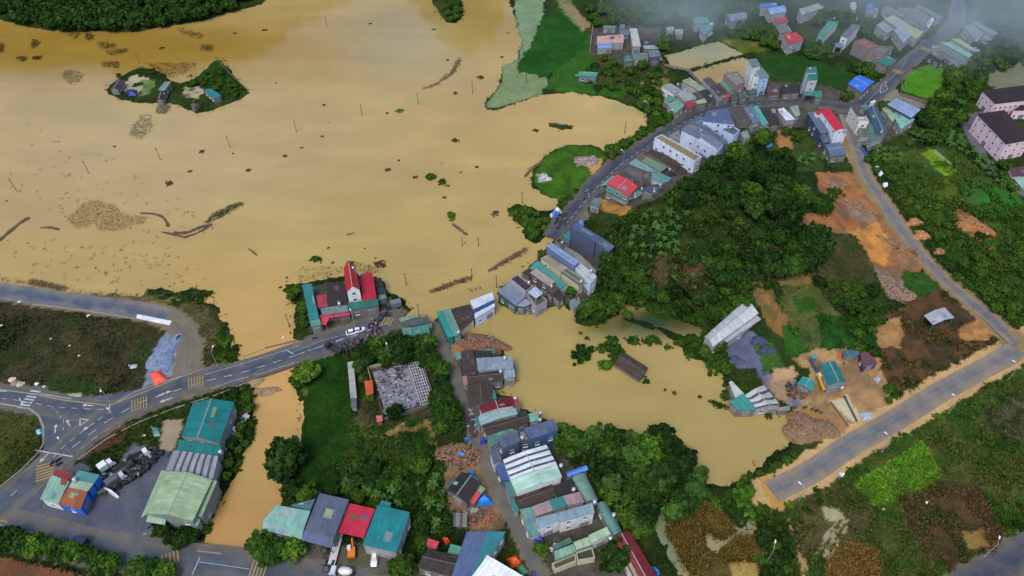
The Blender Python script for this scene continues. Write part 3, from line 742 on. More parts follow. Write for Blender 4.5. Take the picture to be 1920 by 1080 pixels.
kerb(A, "145,862 200,822 262,790 330,764 400,742 460,718", 1.14); kerb(A, "205,760 270,735 340,706 380,692", 1.14)
kerb(Dq, "60,570 160,582 255,598", 1.05)
# ------------------------------------------------------------ buildings
TE = (24, 116, 116); TE2 = (58, 126, 124); TE3 = (98, 142, 136); MI = (150, 190, 170); PG = (148, 172, 142); GR = (128, 136, 142); BG = (84, 92, 114); SL = (70, 78, 100)
LB = (150, 168, 200); WH = (205, 212, 218); RD = (182, 38, 58); DR = (104, 22, 30); PK = (176, 140, 138); DK = (46, 42, 44); BR = (66, 54, 50); RU = (150, 84, 50)
YE = (186, 180, 122); BL = (40, 100, 206); CR = (176, 172, 154); BE = (150, 140, 128); DC = (74, 72, 72); GC = (120, 122, 114); SALM = (206, 78, 84); MAR = (44, 32, 38)
W_ = (214, 216, 218); WB = (190, 202, 226); WG = (150, 152, 154); WBL = (74, 84, 110); WP = (228, 200, 210); WT = (120, 130, 126); WD = (112, 106, 102); WBK = (128, 92, 74); WY = (186, 178, 150)
REG = dict(A=(1080, 0, 4.5), B=(1500, 0, 4.5), C=(1080, 160, 4.5), D=(1500, 160, 4.5), E=(500, 480, 5.142), F=(800, 400, 4.908), G=(800, 580, 4.91), H=(860, 760, 3.376), I=(0, 680, 2.7),
    J=(440, 860, 4.571), K=(780, 820, 4.154), L=(0, 500, 4.0), M=(480, 600, 4.155), N=(1300, 540, 3.857), O=(0, 0, 3.0), P=(640, 0, 3.0), Q=(0, 300, 3.0), R=(560, 260, 3.6), S=(1060, 240, 2.842),
    T=(1500, 240, 2.348), U=(1040, 560, 3.0), V=(1400, 700, 2.842), W=(1180, 860, 4.908), X=(180, 100, 6.4), Z=(0, 0, 1.0))
def px(reg, s):
    x0, y0, k = REG[reg]
    return [(x0 + a / k, y0 + b / k) for a, b in pp(s)]
TILE = {DK, BR, MAR, (58, 50, 48), (74, 62, 56)}
def roofmat(c, kind=None):
    return m_roof(c, kind or ('t' if c in TILE else 'c'))
GLASS = m_plain((34, 40, 50), .12, 0, .3, 1.0); FRAME = m_plain((200, 202, 204), .6, 0, .05); DFRAME = m_plain((70, 66, 64), .6, 0, .05)
SHUT = m_plain((96, 104, 116), .5, .2, .12); WOOD = m_plain((86, 60, 44), .7); TRIM = m_plain((158, 160, 160), .6); STEEL = m_plain((206, 210, 214), .25, .7, .05)
def window_mesh(wd, hh):
    k = ('win', wd, hh)
    if k in MATS: return MATS[k]
    mb = MB(); t = .09
    mb.box((0, .01, hh / 2), (wd - .02, .05, hh - .02), 0)
    for sx in (-1, 1): mb.box((sx * (wd / 2 - t / 2), -.03, hh / 2), (t, .08, hh), 1)
    for z in (t / 2, hh - t / 2): mb.box((0, -.03, z), (wd - 2 * t, .08, t), 1)
    mb.box((0, -.025, hh / 2), (.06, .06, hh - 2 * t), 1)
    mb.box((0, -.12, -.05), (wd + .25, .26, .08), 1)
    MATS[k] = mb.mesh('window', [GLASS, FRAME]); return MATS[k]
def door_mesh(wd, hh):
    k = ('door', wd, hh)
    if k in MATS: return MATS[k]
    mb = MB(); mb.box((0, .0, hh / 2), (wd, .08, hh), 0)
    for i in range(int(hh / .3)): mb.box((0, -.05, .15 + i * .3), (wd - .1, .03, .05), 1)
    mb.box((0, -.03, hh + .06), (wd + .2, .16, .12), 1)
    MATS[k] = mb.mesh('door', [SHUT, TRIM]); return MATS[k]
BLD = []
PATCH = [(120, 132, 136), (112, 84, 68), (98, 140, 134), (150, 158, 158), (84, 92, 104), (140, 150, 120)]
def volume(root, o0, quad, h, typ, rc, wc, rh=1.0, win=True, zg=None, door=False, kind=None, inset=.22, openw=False, lean=False):
    typ0 = typ; rootz = o0[2]
    hh = [h] * 4
    if typ == 's': hh = [h + rh, h + rh, h, h]
    P = [unproj(q[0], q[1], zg + a) for q, a in zip(quad, hh)]
    a2 = sum(P[i][0] * P[(i + 1) % 4][1] - P[(i + 1) % 4][0] * P[i][1] for i in range(4))
    if a2 < 0:  # make it counter-clockwise, keeping edge 0-1
        P = [P[1], P[0], P[3], P[2]]; hh = [hh[1], hh[0], hh[3], hh[2]]
    cx, cy = sum(p[0] for p in P) / 4, sum(p[1] for p in P) / 4
    L = lambda p: (p[0] - o0[0], p[1] - o0[1])
    P = [L(p) for p in P]; cx -= o0[0]; cy -= o0[1]
    dirs = [(P[(i + 1) % 4][0] - P[i][0], P[(i + 1) % 4][1] - P[i][1]) for i in range(4)]
    Ln = [math.hypot(*d) or .1 for d in dirs]
    def inner(m):
        out = []
        for i in range(4):
            a = dirs[i - 1]; b = dirs[i]; la, lb = Ln[i - 1], Ln[i]
            na = (-a[1] / la, a[0] / la); nb = (-b[1] / lb, b[0] / lb)
            s = (na[0] + nb[0], na[1] + nb[1]); q = 1 + na[0] * nb[0] + na[1] * nb[1]; q = max(q, .5)
            out.append((P[i][0] + s[0] * m / q, P[i][1] + s[1] * m / q))
        return out
    Wp = inner(inset if typ != 'f' else 0.02)
    zb = -1.9 - rootz + zg - zg
    zt = zg - rootz + h
    zbot = min(float(hgt(p[0] + o0[0], p[1] + o0[1])) for p in Wp) - .5 - rootz
    zbot = max(zbot, -1.6 - rootz)
    ztop = [zt + (x - h) for x in hh]
    wm = m_wall(wc); th = .10
    RM = roofmat(rc, kind)
    # walls
    mb = MB()
    if openw:
        for i in range(4):
            n = max(1, int(Ln[i] / 4))
            for k in range(n):
                t = k / n; x = Wp[i][0] + (Wp[(i + 1) % 4][0] - Wp[i][0]) * t; y = Wp[i][1] + (Wp[(i + 1) % 4][1] - Wp[i][1]) * t
                zz = ztop[i] + (ztop[(i + 1) % 4] - ztop[i]) * t
                mb.prism([(x - .1, y - .1), (x + .1, y - .1), (x + .1, y + .1), (x - .1, y + .1)], zbot, zz - .02)
                mb.build('post', wm, root); mb = MB()
    else:
        for i in range(4):
            j = (i + 1) % 4; p, q = Wp[i], Wp[j]
            mb.face([(p[0], p[1], zbot), (q[0], q[1], zbot), (q[0], q[1], ztop[j] - .02), (p[0], p[1], ztop[i] - .02)])
    rb = MB(); slope_parts = []
    if typ in ('g', 'G', 'a', 'A'):
        k = 0 if typ in ('g', 'a') else 1   # ridge parallel to edge k
        Q = P[k:] + P[:k]; Wq = Wp[k:] + Wp[:k]
        n = 1 if typ in 'gG' else 6
        def prof(t): # 0..1..0 height across
            return rh * (1 - abs(2 * t - 1)) if n == 1 else rh * math.sin(PI * t) ** .8
        ts = [0, .5, 1] if n == 1 else [i / 8 for i in range(9)]
        mid = lambda a, b, t: (a[0] + (b[0] - a[0]) * t, a[1] + (b[1] - a[1]) * t)
        A0 = [mid(Q[0], Q[3], t) for t in ts]; A1 = [mid(Q[1], Q[2], t) for t in ts]
        Lr = (math.hypot(Q[1][0] - Q[0][0], Q[1][1] - Q[0][1]))
        Wd = math.hypot(Q[3][0] - Q[0][0], Q[3][1] - Q[0][1])
        for i in range(len(ts) - 1):
            z0, z1 = zt + prof(ts[i]), zt + prof(ts[i + 1])
            v0, v1 = ts[i] * Wd, ts[i + 1] * Wd
            uv = [(0, v0), (Lr, v0), (Lr, v1), (0, v1)]
            q = [(*A0[i], z0), (*A1[i], z0), (*A1[i + 1], z1), (*A0[i + 1], z1)]
            rb.face([(x, y, z + th) for x, y, z in q], 0, uv)
            rb.face(q[::-1], 0, uv[::-1])
            for a, b in ((q[0], q[3]), (q[2], q[1])):   # verge edges
                rb.face([a, (a[0], a[1], a[2] + th), (b[0], b[1], b[2] + th), b], 1)
        for a, b, zz in ((A0[0], A1[0], zt), (A1[-1], A0[-1], zt)):
            rb.face([(*a, zz), (*b, zz), (*b, zz + th), (*a, zz + th)], 1)
        if not openw:
            B0 = [mid(Wq[0], Wq[3], t) for t in ts]; B1 = [mid(Wq[1], Wq[2], t) for t in ts]
            mb.face([(*p, zt + prof(t) - .03) for p, t in zip(B0, ts)])
            mb.face([(*p, zt + prof(t) - .03) for p, t in zip(B1, ts)][::-1])
        if n == 1 and rh > .5:
            cp = MB(); a = (*A0[1], zt + rh + th + .03); b = (*A1[1], zt + rh + th + .03); cp.tube(a, b, .13, n=5); cp.build('ridge_cap', TRIM if rc not in TILE else m_plain((92, 84, 78), .8), root)
    elif typ == 'h':
        k = 0 if Ln[0] >= Ln[1] else 1
        Q = P[k:] + P[:k]
        L0 = math.hypot(Q[1][0] - Q[0][0], Q[1][1] - Q[0][1]); W0 = math.hypot(Q[3][0] - Q[0][0], Q[3][1] - Q[0][1])
        m0 = ((Q[0][0] + Q[3][0]) / 2, (Q[0][1] + Q[3][1]) / 2); m1 = ((Q[1][0] + Q[2][0]) / 2, (Q[1][1] + Q[2][1]) / 2)
        t = min(.48, W0 / 2 / L0); r0 = (m0[0] + (m1[0] - m0[0]) * t, m0[1] + (m1[1] - m0[1]) * t, zt + rh); r1 = (m1[0] - (m1[0] - m0[0]) * t, m1[1] - (m1[1] - m0[1]) * t, zt + rh)
        q = [(*v, zt) for v in Q]
        rb.face([q[0], q[1], r1, r0], 0, [(0, 0), (L0, 0), (L0 - W0 / 2, W0 / 2), (W0 / 2, W0 / 2)]); rb.face([q[2], q[3], r0, r1], 0, [(0, 0), (L0, 0), (L0 - W0 / 2, W0 / 2), (W0 / 2, W0 / 2)])
        rb.face([q[1], q[2], r1], 0, [(0, 0), (W0, 0), (W0 / 2, W0 / 2)]); rb.face([q[3], q[0], r0], 0, [(0, 0), (W0, 0), (W0 / 2, W0 / 2)]); rb.face([*q[::-1]], 1)
        rb.prism(Q, zt - .3, zt - .02, 1, False, True)
    elif typ == 's':
        q = [(*p, z) for p, z in zip(P, ztop)]
        uv = [(0, 0), (Ln[0], 0), (Ln[0], Ln[1]), (0, Ln[1])]
        rb.face([(x, y, z + th) for x, y, z in q], 0, uv); rb.face(q[::-1], 0, uv)
        for i in range(4):
            j = (i + 1) % 4; a, b = q[i], q[j]
            rb.face([a, b, (b[0], b[1], b[2] + th), (a[0], a[1], a[2] + th)], 1)
    else:  # flat roof with a parapet
        RM = m_roof(rc, kind or 's')
        In = inner(.28); zf = zt - .55
        rb.face([(*p, zf) for p in In], 0, [(p[0], p[1]) for p in In])
        pb = MB()
        for i in range(4):
            j = (i + 1) % 4
            pb.face([(*P[i], zt), (*P[j], zt), (*In[j], zt), (*In[i], zt)]); pb.face([(*In[j], zf), (*In[i], zf), (*In[i], zt), (*In[j], zt)])
        pb.build('parapet', m_wall(tuple(int(x * .92) for x in wc)), root)
    if typ in 'sgG' and 22 < Ln[0] * Ln[1] < 190 and win is not None and rng.random() < .7 and kind != 'z':
        for _ in range(int(rng.integers(1, 3))):
            f0 = rb.v[rb.f[0 if rng.random() < .5 or typ == 's' else min(len(rb.f) - 1, 4)][0]:][:4]
            if len(f0) < 4: continue
            u0, v0 = rng.uniform(.05, .7), rng.uniform(.05, .6); du, dv = rng.uniform(.1, .3), rng.uniform(.15, .4)
            B_ = lambda u, v: tuple((1 - u) * (1 - v) * f0[0][k] + u * (1 - v) * f0[1][k] + u * v * f0[2][k] + (1 - u) * v * f0[3][k] + (.035 if k == 2 else 0) for k in (0, 1, 2))
            pm = MB(); qd = [B_(u0, v0), B_(min(.97, u0 + du), v0), B_(min(.97, u0 + du), min(.97, v0 + dv)), B_(u0, min(.97, v0 + dv))]
            pm.face(qd, 0, [(0, 0), (3, 0), (3, 3), (0, 3)]); pm.build('roof_patch', m_roof(PATCH[int(rng.integers(len(PATCH)))] if rc not in TILE else (84, 76, 72), 'c'), root)
    tr = m_plain(tuple(int(x * .8) for x in rc), .6)
    rb.build('roof', [RM, tr], root)
    if not openw: mb.build('wall', wm, root)
    # patched lean-to against one long wall, as everywhere in these rows
    if lean and not openw and 25 < Ln[0] * Ln[1] < 220 and h > 3.2 and rng.random() < .55:
        i = int(np.argmax(Ln)) if rng.random() < .4 else int(np.argmin(Ln)); j = (i + 1) % 4; p, q = Wp[i], Wp[j]; dx, dy = q[0] - p[0], q[1] - p[1]; l = math.hypot(dx, dy)
        if l > 3:
            nx, ny = dy / l, -dx / l; dp = rng.uniform(1.0, 1.9); a0 = rng.uniform(0, .4); a1 = rng.uniform(.6, 1); zl = zg - rootz + rng.uniform(2.5, 3.0)
            A0 = (p[0] + dx * a0, p[1] + dy * a0); A1 = (p[0] + dx * a1, p[1] + dy * a1); B0 = (A0[0] + nx * dp, A0[1] + ny * dp); B1 = (A1[0] + nx * dp, A1[1] + ny * dp)
            lm = MB(); t4 = [(*A0, zl), (*B0, zl - .35), (*B1, zl - .35), (*A1, zl)]; lm.face([(x, y, z + .06) for x, y, z in t4], 0, [(0, 0), (0, dp), (l * (a1 - a0), dp), (l * (a1 - a0), 0)]); lm.face(t4[::-1])
            lm.build('awning', m_roof(PATCH[int(rng.integers(len(PATCH)))], 'c'), root)
    # openings on the long enough walls
    if win and not openw and h >= 2.6:
        wx, wy = o0[0] + cx, o0[1] + cy
        di = 0; best = None
        for i in range(4):
            j = (i + 1) % 4; p, q = Wp[i], Wp[j]
            dx, dy = q[0] - p[0], q[1] - p[1]; l = math.hypot(dx, dy)
            if l < 2.2: continue
            nx, ny = dy / l, -dx / l
            vis = (nx * (-wx) + ny * (-wy)) / math.hypot(wx, wy)
            if vis < .25: continue
            if isinstance(win, dict):
                if i not in win: continue
            base = zg - rootz
            fl = max(1, int((min(ztop[i], ztop[j]) - base) / 3.0)); nc = max(1, int(l / 3.4)) if not isinstance(win, dict) else win[i]
            ang = math.atan2(dy, dx)
            for f_ in range(fl):
                for c_ in range(nc):
                    if win is True and (nc * fl > 3 and rng.random() < .3): continue
                    t = (c_ + .5) / nc; z = base + f_ * 3.0 + 1.0
                    x = p[0] + dx * t + nx * .02; y = p[1] + dy * t + ny * .02
                    if f_ == 0 and c_ == nc // 2 and door is not False and vis > .5:
                        dw = min(2.6, l / nc * .7)
                        link_mesh('door', door_mesh(round(dw, 1), 2.3), root, (x, y, base + .02), ang)
                    else:
                        link_mesh('window', window_mesh(1.2, 1.3), root, (x, y, z), ang)
def bld(reg, label, cat, vols, tank=None, name=None, win=True, group=None, door=True, floorz=None):
    first = vols[0]; q = px(reg, first[0]); h0 = first[1]
    cxp, cyp = sum(a[0] for a in q) / 4, sum(a[1] for a in q) / 4
    x, y, z = ground(cxp, cyp, h0)
    zg = max(z, 0.35) if floorz is None else floorz
    o0 = (x, y, zg)
    root = empty(name or cat.replace(' ', '_'), o0, label, cat, group)
    for v in vols:
        kw = v[6] if len(v) > 6 else {}
        volume(root, o0, px(reg, v[0]), v[1], v[2], v[3], v[4], v[5], zg=zg, **{**dict(win=win, door=door, lean=reg in 'ABCDFGHK'), **kw})
    BLD.append((x, y, label, root))
    for ti, t in enumerate(tank or []):
        tx, ty = px(reg, '%g,%g' % (t[0], t[1]))[0]; hz = (t[2] if len(t) > 2 else h0)
        X, Y = unproj(tx, ty, zg + hz + .9)
        water_tank(X, Y, zg + hz - .1, label, ti if len(tank) > 1 else None, tank)
    return root
def water_tank(x, y, z, where, ti, tank):
    loc = (x, y, z); lb = 'white cylindrical water tank on ' + where
    if ti is not None: lb = ('left' if tank[ti][0] < tank[1 - ti][0] else 'right') + ' of two water tanks on ' + where
    r = empty('water_tank', loc, ' '.join(lb.split()[:16]), 'water tank', 'rooftop water tanks')
    if 'tm' not in MATS:
        mb = MB(); mb.tube((0, 0, .55), (0, 0, 1.55), .55, n=14); mb.dome((0, 0, 1.55), .55, .2, 14); mb.tube((0, 0, 1.7), (0, 0, 1.85), .16, n=8)
        MATS['tm'] = mb.mesh('tank_body', [STEEL])
        mb = MB()
        for a in range(4): mb.tube((.42 * math.cos(a * PI / 2), .42 * math.sin(a * PI / 2), 0), (.42 * math.cos(a * PI / 2), .42 * math.sin(a * PI / 2), .56), .04, n=5)
        mb.tube((0, 0, .5), (0, 0, .56), .56, n=12); MATS['ts'] = mb.mesh('tank_stand', [DFRAME])
    link_mesh('tank_body', MATS['tm'], r); link_mesh('tank_stand', MATS['ts'], r)

# --- west: warehouses and the shop at the junction
bld('I', "long teal gabled warehouse with grey lean-to beside the channel", 'warehouse', [
  ("975,207 1187,200 1110,412 918,378", 6.5, 'G', TE, WT, 2.0), ("908,390 1120,420 1103,473 893,443", 5.2, 's', TE, WT, .4), ("1120,380 1140,390 1100,470 1090,460", 3, 's', GR, WD, .2, dict(win=False))], tank=[(1117, 452, 5.4)])
bld('I', "grey corrugated shed between the teal and pale green warehouses", 'warehouse', [("912,446 1105,474 1077,592 868,552", 5.6, 's', (150, 152, 158), WG, .3, dict(kind='z')), ("880,444 911,446 867,552 838,545", 5.4, 's', GR, WG, .2)])
bld('I', "big pale green gabled warehouse nearest the bottom road", 'warehouse', [
  ("845,550 1075,594 975,806 750,766", 6.5, 'G', (152, 176, 138), WT, 1.8), ("818,545 845,550 750,766 714,786", 5.2, 's', (140, 168, 132), WT, .5), ("1075,594 1099,600 1022,782 992,776", 5.2, 's', (140, 168, 132), WT, .5),
  ("748,768 842,784 836,822 740,806", 4.2, 's', (136, 160, 140), WT, .4, dict(openw=True)), ("968,800 985,786 1016,794 1000,832", 4.2, 's', (136, 160, 140), WT, .4)])
bld('I', "patched shop with rusty and green roof sheets beside the junction", 'shop', [
  ("262,568 352,602 293,717 203,692", 4.0, 's', (134, 172, 152), W_, .4), ("395,545 507,568 476,612 368,592", 4.6, 's', (70, 132, 126), BL, .3), ("286,543 370,562 350,600 266,566", 4.2, 's', (130, 44, 40), W_, .2),
  ("346,632 443,652 408,744 293,716", 4.1, 's', RU, BL, .25), ("370,593 476,612 444,652 346,632", 4.3, 's', (140, 160, 138), BL, .2), ("310,585 345,590 330,625 306,615", 4.5, 's', (140, 70, 50), W_, .1, dict(win=False))], tank=[(378, 592, 4.5)])
# --- bottom centre
bld('J', "faded green curved sheet shed beside the channel bridge", 'shed', [
  ("352,398 650,450 592,606 243,536", 4.6, 's', (112, 158, 148), WD, .9), ("243,536 470,574 455,664 240,612", 3.8, 's', (112, 148, 144), WD, .7), ("470,574 592,606 575,694 455,664", 3.9, 's', (116, 166, 148), WD, .7), ("480,402 692,344 652,440 640,446", 4.8, 's', (44, 96, 98), WD, .4, dict(win=False))])
bld('J', "tall blue-grey shed roof between green shed and red roof", 'shed', [("730,297 980,352 850,680 598,618", 6.2, 's', BG, WT, .6), ("598,620 850,682 826,766 573,700", 4.8, 's', (76, 90, 122), WD, .6, dict(openw=True))])
bld('J', "plain red sheet roof workshop between blue-grey and teal roofs", 'workshop', [("990,383 1203,432 1105,682 888,632", 5.2, 's', (186, 36, 62), WD, .6, dict(openw=True))])
bld('J', "teal sheet roof workshop behind the parked white car", 'workshop', [("1225,397 1503,460 1385,805 1095,740", 5.4, 's', (22, 120, 124), WG, .7), ("1255,358 1345,378 1330,418 1240,398", 4.2, 's', TE, WG, .2)])
bld('K', "large blue-grey and teal roof at the bottom edge", 'warehouse', [("395,735 560,735 420,1110 270,1110", 6.0, 's', (82, 100, 134), WG, .6), ("560,735 700,735 470,1110 420,1110", 6.0, 's', (48, 122, 130), WG, .6)])
bld('K', "bright white flat sheet roof cut by the bottom edge", 'warehouse', [("560,920 850,1090 640,1330 400,1130", 6.6, 's', (236, 238, 240), W_, .4)])
bld('K', "old dark tiled house left of the blue-grey roof", 'house', [("88,872 345,922 285,1090 12,1015", 4.0, 'g', (58, 50, 48), WD, 1.1), ("95,785 182,815 155,872 80,842", 3.2, 's', (190, 60, 76), WD, .2, dict(win=False))])
bld('K', "small green sheet lean-to above the old dark tiled house", 'shed', [("270,830 356,852 330,922 244,905", 3.0, 's', (76, 138, 112), WD, .3)])
bld('K', "black tiled cottage with blue tarpaulins by the lane", 'house', [("355,268 505,362 400,520 240,412", 3.6, 'G', (44, 40, 42), WD, 1.2), ("288,322 312,345 262,418 236,405", 3.4, 's', (50, 96, 100), WD, .2, dict(win=False)),
  ("492,366 542,402 510,440 458,408", 3.0, 's', (120, 140, 112), WD, .3, dict(win=False)), ("456,410 508,442 452,520 404,496", 2.9, 's', (186, 72, 74), WD, .3, dict(win=False))])
# --- lane row, from the flooded end down
bld('F', "teal house with yellow roof patch in the flooded road", 'house', [("90,908 150,892 252,1132 196,1146", 4.6, 's', (46, 140, 132), TE, .4, dict(win=False)), ("150,892 216,880 320,1108 252,1132", 4.8, 'g', (104, 140, 132), WT, .2)], tank=[(292, 1095)])
bld('F', "dark curved roof between teal house and white-blue wall", 'house', [("222,880 400,836 436,972 270,1040", 4.4, 'g', BR, WY, .5), ("270,1042 436,974 400,1010 320,1080", 3.8, 's', BR, WY, .2, dict(win=False))])
bld('F', "white hall with blue stripe roof standing in the flood", 'hall', [("398,806 606,726 622,792 432,884", 5.0, 's', (196, 204, 216), WB, .4), ("432,886 622,794 626,826 438,922", 4.7, 's', (44, 76, 130), WB, .2, dict(win=False)), ("438,924 626,828 628,858 442,972", 4.4, 's', (190, 200, 214), WB, .2)])
bld('G', "grey sheet roof house at the pond with white tank", 'house', [("455,450 790,432 800,548 472,570", 4.4, 's', (128, 142, 156), WG, .3), ("318,388 420,372 470,555 330,600", 4.0, 's', BR, WD, .8), ("258,402 315,396 322,456 272,470", 2.8, 's', TE3, WD, .2, dict(win=False)), ("420,376 600,382 595,430 440,446", 3.6, 's', DK, WD, .5), ("480,372 630,366 632,404 500,404", 3.2, 's', TE2, WD, .3)], tank=[(720, 445, 4.8)])
bld('G', "brown tiled house with pale blue back roof over pond", 'house', [("366,606 690,562 708,656 380,694", 4.0, 'g', BR, WD, 1.1), ("702,550 805,546 815,626 710,642", 3.6, 's', (136, 156, 166), WG, .3), ("325,620 372,612 380,696 345,700", 3.0, 's', (150, 110, 110), WG, .3)], tank=[(680, 572, 4.6)])
bld('G', "wide brown roof with teal corner next to the pond", 'house', [("365,702 620,690 600,830 412,900", 4.0, 'G', BR, WD, .9), ("566,744 626,742 646,826 598,832", 3.6, 's', TE2, WD, .2, dict(win=False))])
bld('G', "narrow dark red roof house on the lane", 'house', [("480,893 785,812 808,890 506,960", 4.6, 'G', DR, W_, .8), ("785,815 840,812 868,890 812,900", 3.4, 's', (150, 80, 84), WG, .2, dict(win=False))], tank=[(815, 820, 3.6)])
bld('G', "pale blue-green ribbed roof just below the dark red", 'house', [("478,988 820,906 840,966 492,1072", 4.2, 'G', (138, 164, 162), WG, .6), ("445,992 478,986 496,1072 462,1080", 3.4, 's', TE2, WG, .2, dict(win=False))])
bld('H', "dark brown roof house with small mint roof behind", 'house', [("146,130 430,56 446,106 178,192", 4.4, 'g', BR, WD, .8), ("442,56 500,42 508,94 450,108", 3.8, 's', (118, 166, 152), WG, .2)], tank=[(518, 48, 3.8), (515, 94, 3.8)])
bld('H', "low green sheet roof before the tall slate-blue house", 'house', [("178,194 330,146 380,166 196,268", 3.8, 's', (78, 124, 112), WG, .4)])
bld('H', "tall slate-blue house with two roof slopes on the lane", 'house', [("240,206 370,165 392,226 284,272", 8.4, 's', BG, WBL, .3), ("415,146 600,86 632,156 455,216", 8.2, 's', (84, 94, 128), (58, 86, 128), .3), ("372,166 415,150 455,216 392,226", 7.4, 'f', GC, WBL, .3), ("194,286 240,270 276,346 222,378", 4.6, 's', BG, W_, .4)], tank=[(402, 206, 7.4)])
bld('H', "small mint flat roof hut behind the slate-blue house", 'shed', [("622,190 705,168 720,206 640,234", 3.0, 's', (146, 190, 168), WG, .2)])
bld('H', "white ribbed hall roof with mint lower half", 'hall', [("280,345 555,250 622,375 330,474", 6.4, 'G', (206, 214, 220), W_, .6, dict(kind='z')), ("330,476 622,377 655,456 370,560", 6.2, 'G', (170, 204, 186), W_, .5), ("232,388 284,352 330,480 274,470", 4.4, 's', (70, 92, 140), WBL, .3), ("290,490 345,480 370,562 318,586", 4.2, 's', (70, 120, 120), WG, .3, dict(win=False))], tank=[(648, 382, 5.2)])
bld('H', "dark tiled roof between mint hall and mixed roofs", 'house', [("356,576 590,500 612,570 386,660", 4.0, 'g', BR, WD, .8), ("600,512 716,466 746,546 622,580", 3.6, 's', DK, WD, .3), ("325,590 350,585 385,668 352,680", 3.2, 's', TE2, WG, .2, dict(win=False))], tank=[(727, 534, 4.0)])
bld('H', "house with pink, teal and grey roof patches", 'house', [("386,660 465,642 520,810 450,836", 4.0, 's', (96, 142, 140), WG, .3), ("465,642 566,604 602,666 482,704", 4.6, 's', (158, 136, 138), WG, .2), ("566,602 660,574 690,632 603,664", 4.8, 's', (52, 126, 120), WG, .2), ("660,574 766,548 796,614 690,632", 4.8, 's', (160, 130, 136), WG, .2)])
bld('H', "grey-blue roofed long white-walled house by the lane", 'house', [("485,716 625,680 642,730 502,786", 6.2, 's', (126, 150, 158), W_, .3), ("630,680 845,618 862,682 642,744", 6.2, 's', (124, 146, 156), W_, .3)], tank=[(862, 612)])
bld('H', "long faded green tunnel roof behind the lane houses", 'shed', [("716,458 800,430 884,600 804,612", 4.0, 'A', (104, 136, 122), WT, .8), ("872,622 936,616 1036,800 976,832", 3.8, 'A', (88, 128, 122), WT, .8)], tank=[(982, 694, 3.9), (860, 608, 4.4)])
bld('H', "blue arched little roof at top of the tunnel roof", 'shed', [("678,424 806,378 820,410 694,456", 3.4, 'a', (84, 130, 214), WT, .4)])
bld('H', "three-bay light green roof house near the walled ruin", 'house', [("604,925 724,878 745,925 610,982", 4.4, 's', (110, 152, 130), WT, .4), ("726,868 838,826 856,878 746,916", 4.5, 's', (150, 172, 140), WT, .4), ("822,822 935,770 965,815 846,872", 4.6, 's', (152, 176, 144), W_, .4), ("590,890 700,836 722,866 604,920", 3.8, 's', (62, 100, 88), WD, .3)], tank=[(960, 842)])
bld('H', "long maroon ribbed roof shed with white ridge", 'shed', [("976,838 1078,795 1262,1096 1134,1150", 4.4, 'G', (116, 30, 34), W_, .7, dict(kind='c'))], tank=[(1046, 976, 4.2)])
bld('H', "roofless walled ruin below the three-bay roof", 'ruin', [("590,1000 740,935 745,985 610,1040", 2.6, 'f', (70, 74, 60), WY, .3, dict(win=False)), ("742,930 845,897 864,965 752,984", 2.8, 'f', (52, 58, 48), WY, .3, dict(win=False))])
# --- red gabled cluster in the flood
bld('E', "tall white house with red gable roof in the flood", 'house', [("742,115 856,98 902,328 768,352", 9.0, 'G', (178, 26, 44), W_, 2.4), ("770,440 915,415 930,432 785,458", 3.4, 's', (178, 40, 56), W_, .3)], tank=[(832, 118)])
bld('E', "red lean roof right of the tall white house", 'house', [("905,178 1018,160 1062,406 926,432", 5.0, 's', (176, 34, 56), WG, .5), ("785,450 1075,414 1080,478 796,524", 4.0, 's', (44, 106, 98), WD, .5)], tank=[(897, 180)])
bld('E', "old black tiled block left of the tall white house", 'house', [("575,262 748,250 766,368 580,382", 4.4, 's', DK, WD, .4), ("580,383 766,370 785,470 590,490", 4.2, 's', DK, WD, .4), ("478,382 575,372 590,490 492,502", 3.6, 's', (170, 62, 72), WD, .2), ("522,505 780,466 790,540 532,572", 3.8, 's', (102, 126, 122), WD, .3),
   ("514,572 795,530 800,570 522,612", 3.2, 's', (196, 66, 80), WD, .3, dict(openw=True)), ("522,612 604,600 575,662 526,668", 3.0, 's', (200, 66, 80), WD, .2, dict(openw=True))], tank=[(700, 460, 4.3)])
bld('E', "long narrow teal roof at left of the flooded cluster", 'house', [("342,280 430,265 508,605 412,616", 4.6, 's', (52, 124, 122), WT, .5), ("413,618 510,607 526,660 430,686", 3.8, 's', (84, 146, 130), WT, .4)])
bld('E', "ramshackle black shack beside the parked truck", 'shack', [("1038,222 1100,206 1130,300 1052,310", 3.0, 's', DK, WD, .3), ("1060,318 1140,308 1156,362 1070,374", 3.0, 's', (36, 52, 52), WD, .2), ("1070,380 1142,366 1160,404 1082,430", 2.6, 's', (104, 136, 122), WD, .2)])
bld('E', "corrugated green workshop at the flooded crossroads", 'workshop', [("1276,602 1455,556 1462,590 1290,640", 3.0, 's', (126, 142, 122), WD, .2), ("1278,640 1560,580 1584,640 1324,690", 3.6, 's', (70, 86, 80), WD, .4), ("1392,690 1560,660 1576,772 1410,782", 3.2, 's', (68, 128, 118), WD, .4), ("1300,694 1390,690 1404,762 1322,766", 3.0, 's', (90, 140, 120), WD, .4), ("1540,650 1590,640 1596,690 1562,692", 3, 's', (96, 110, 112), WD, .2)])
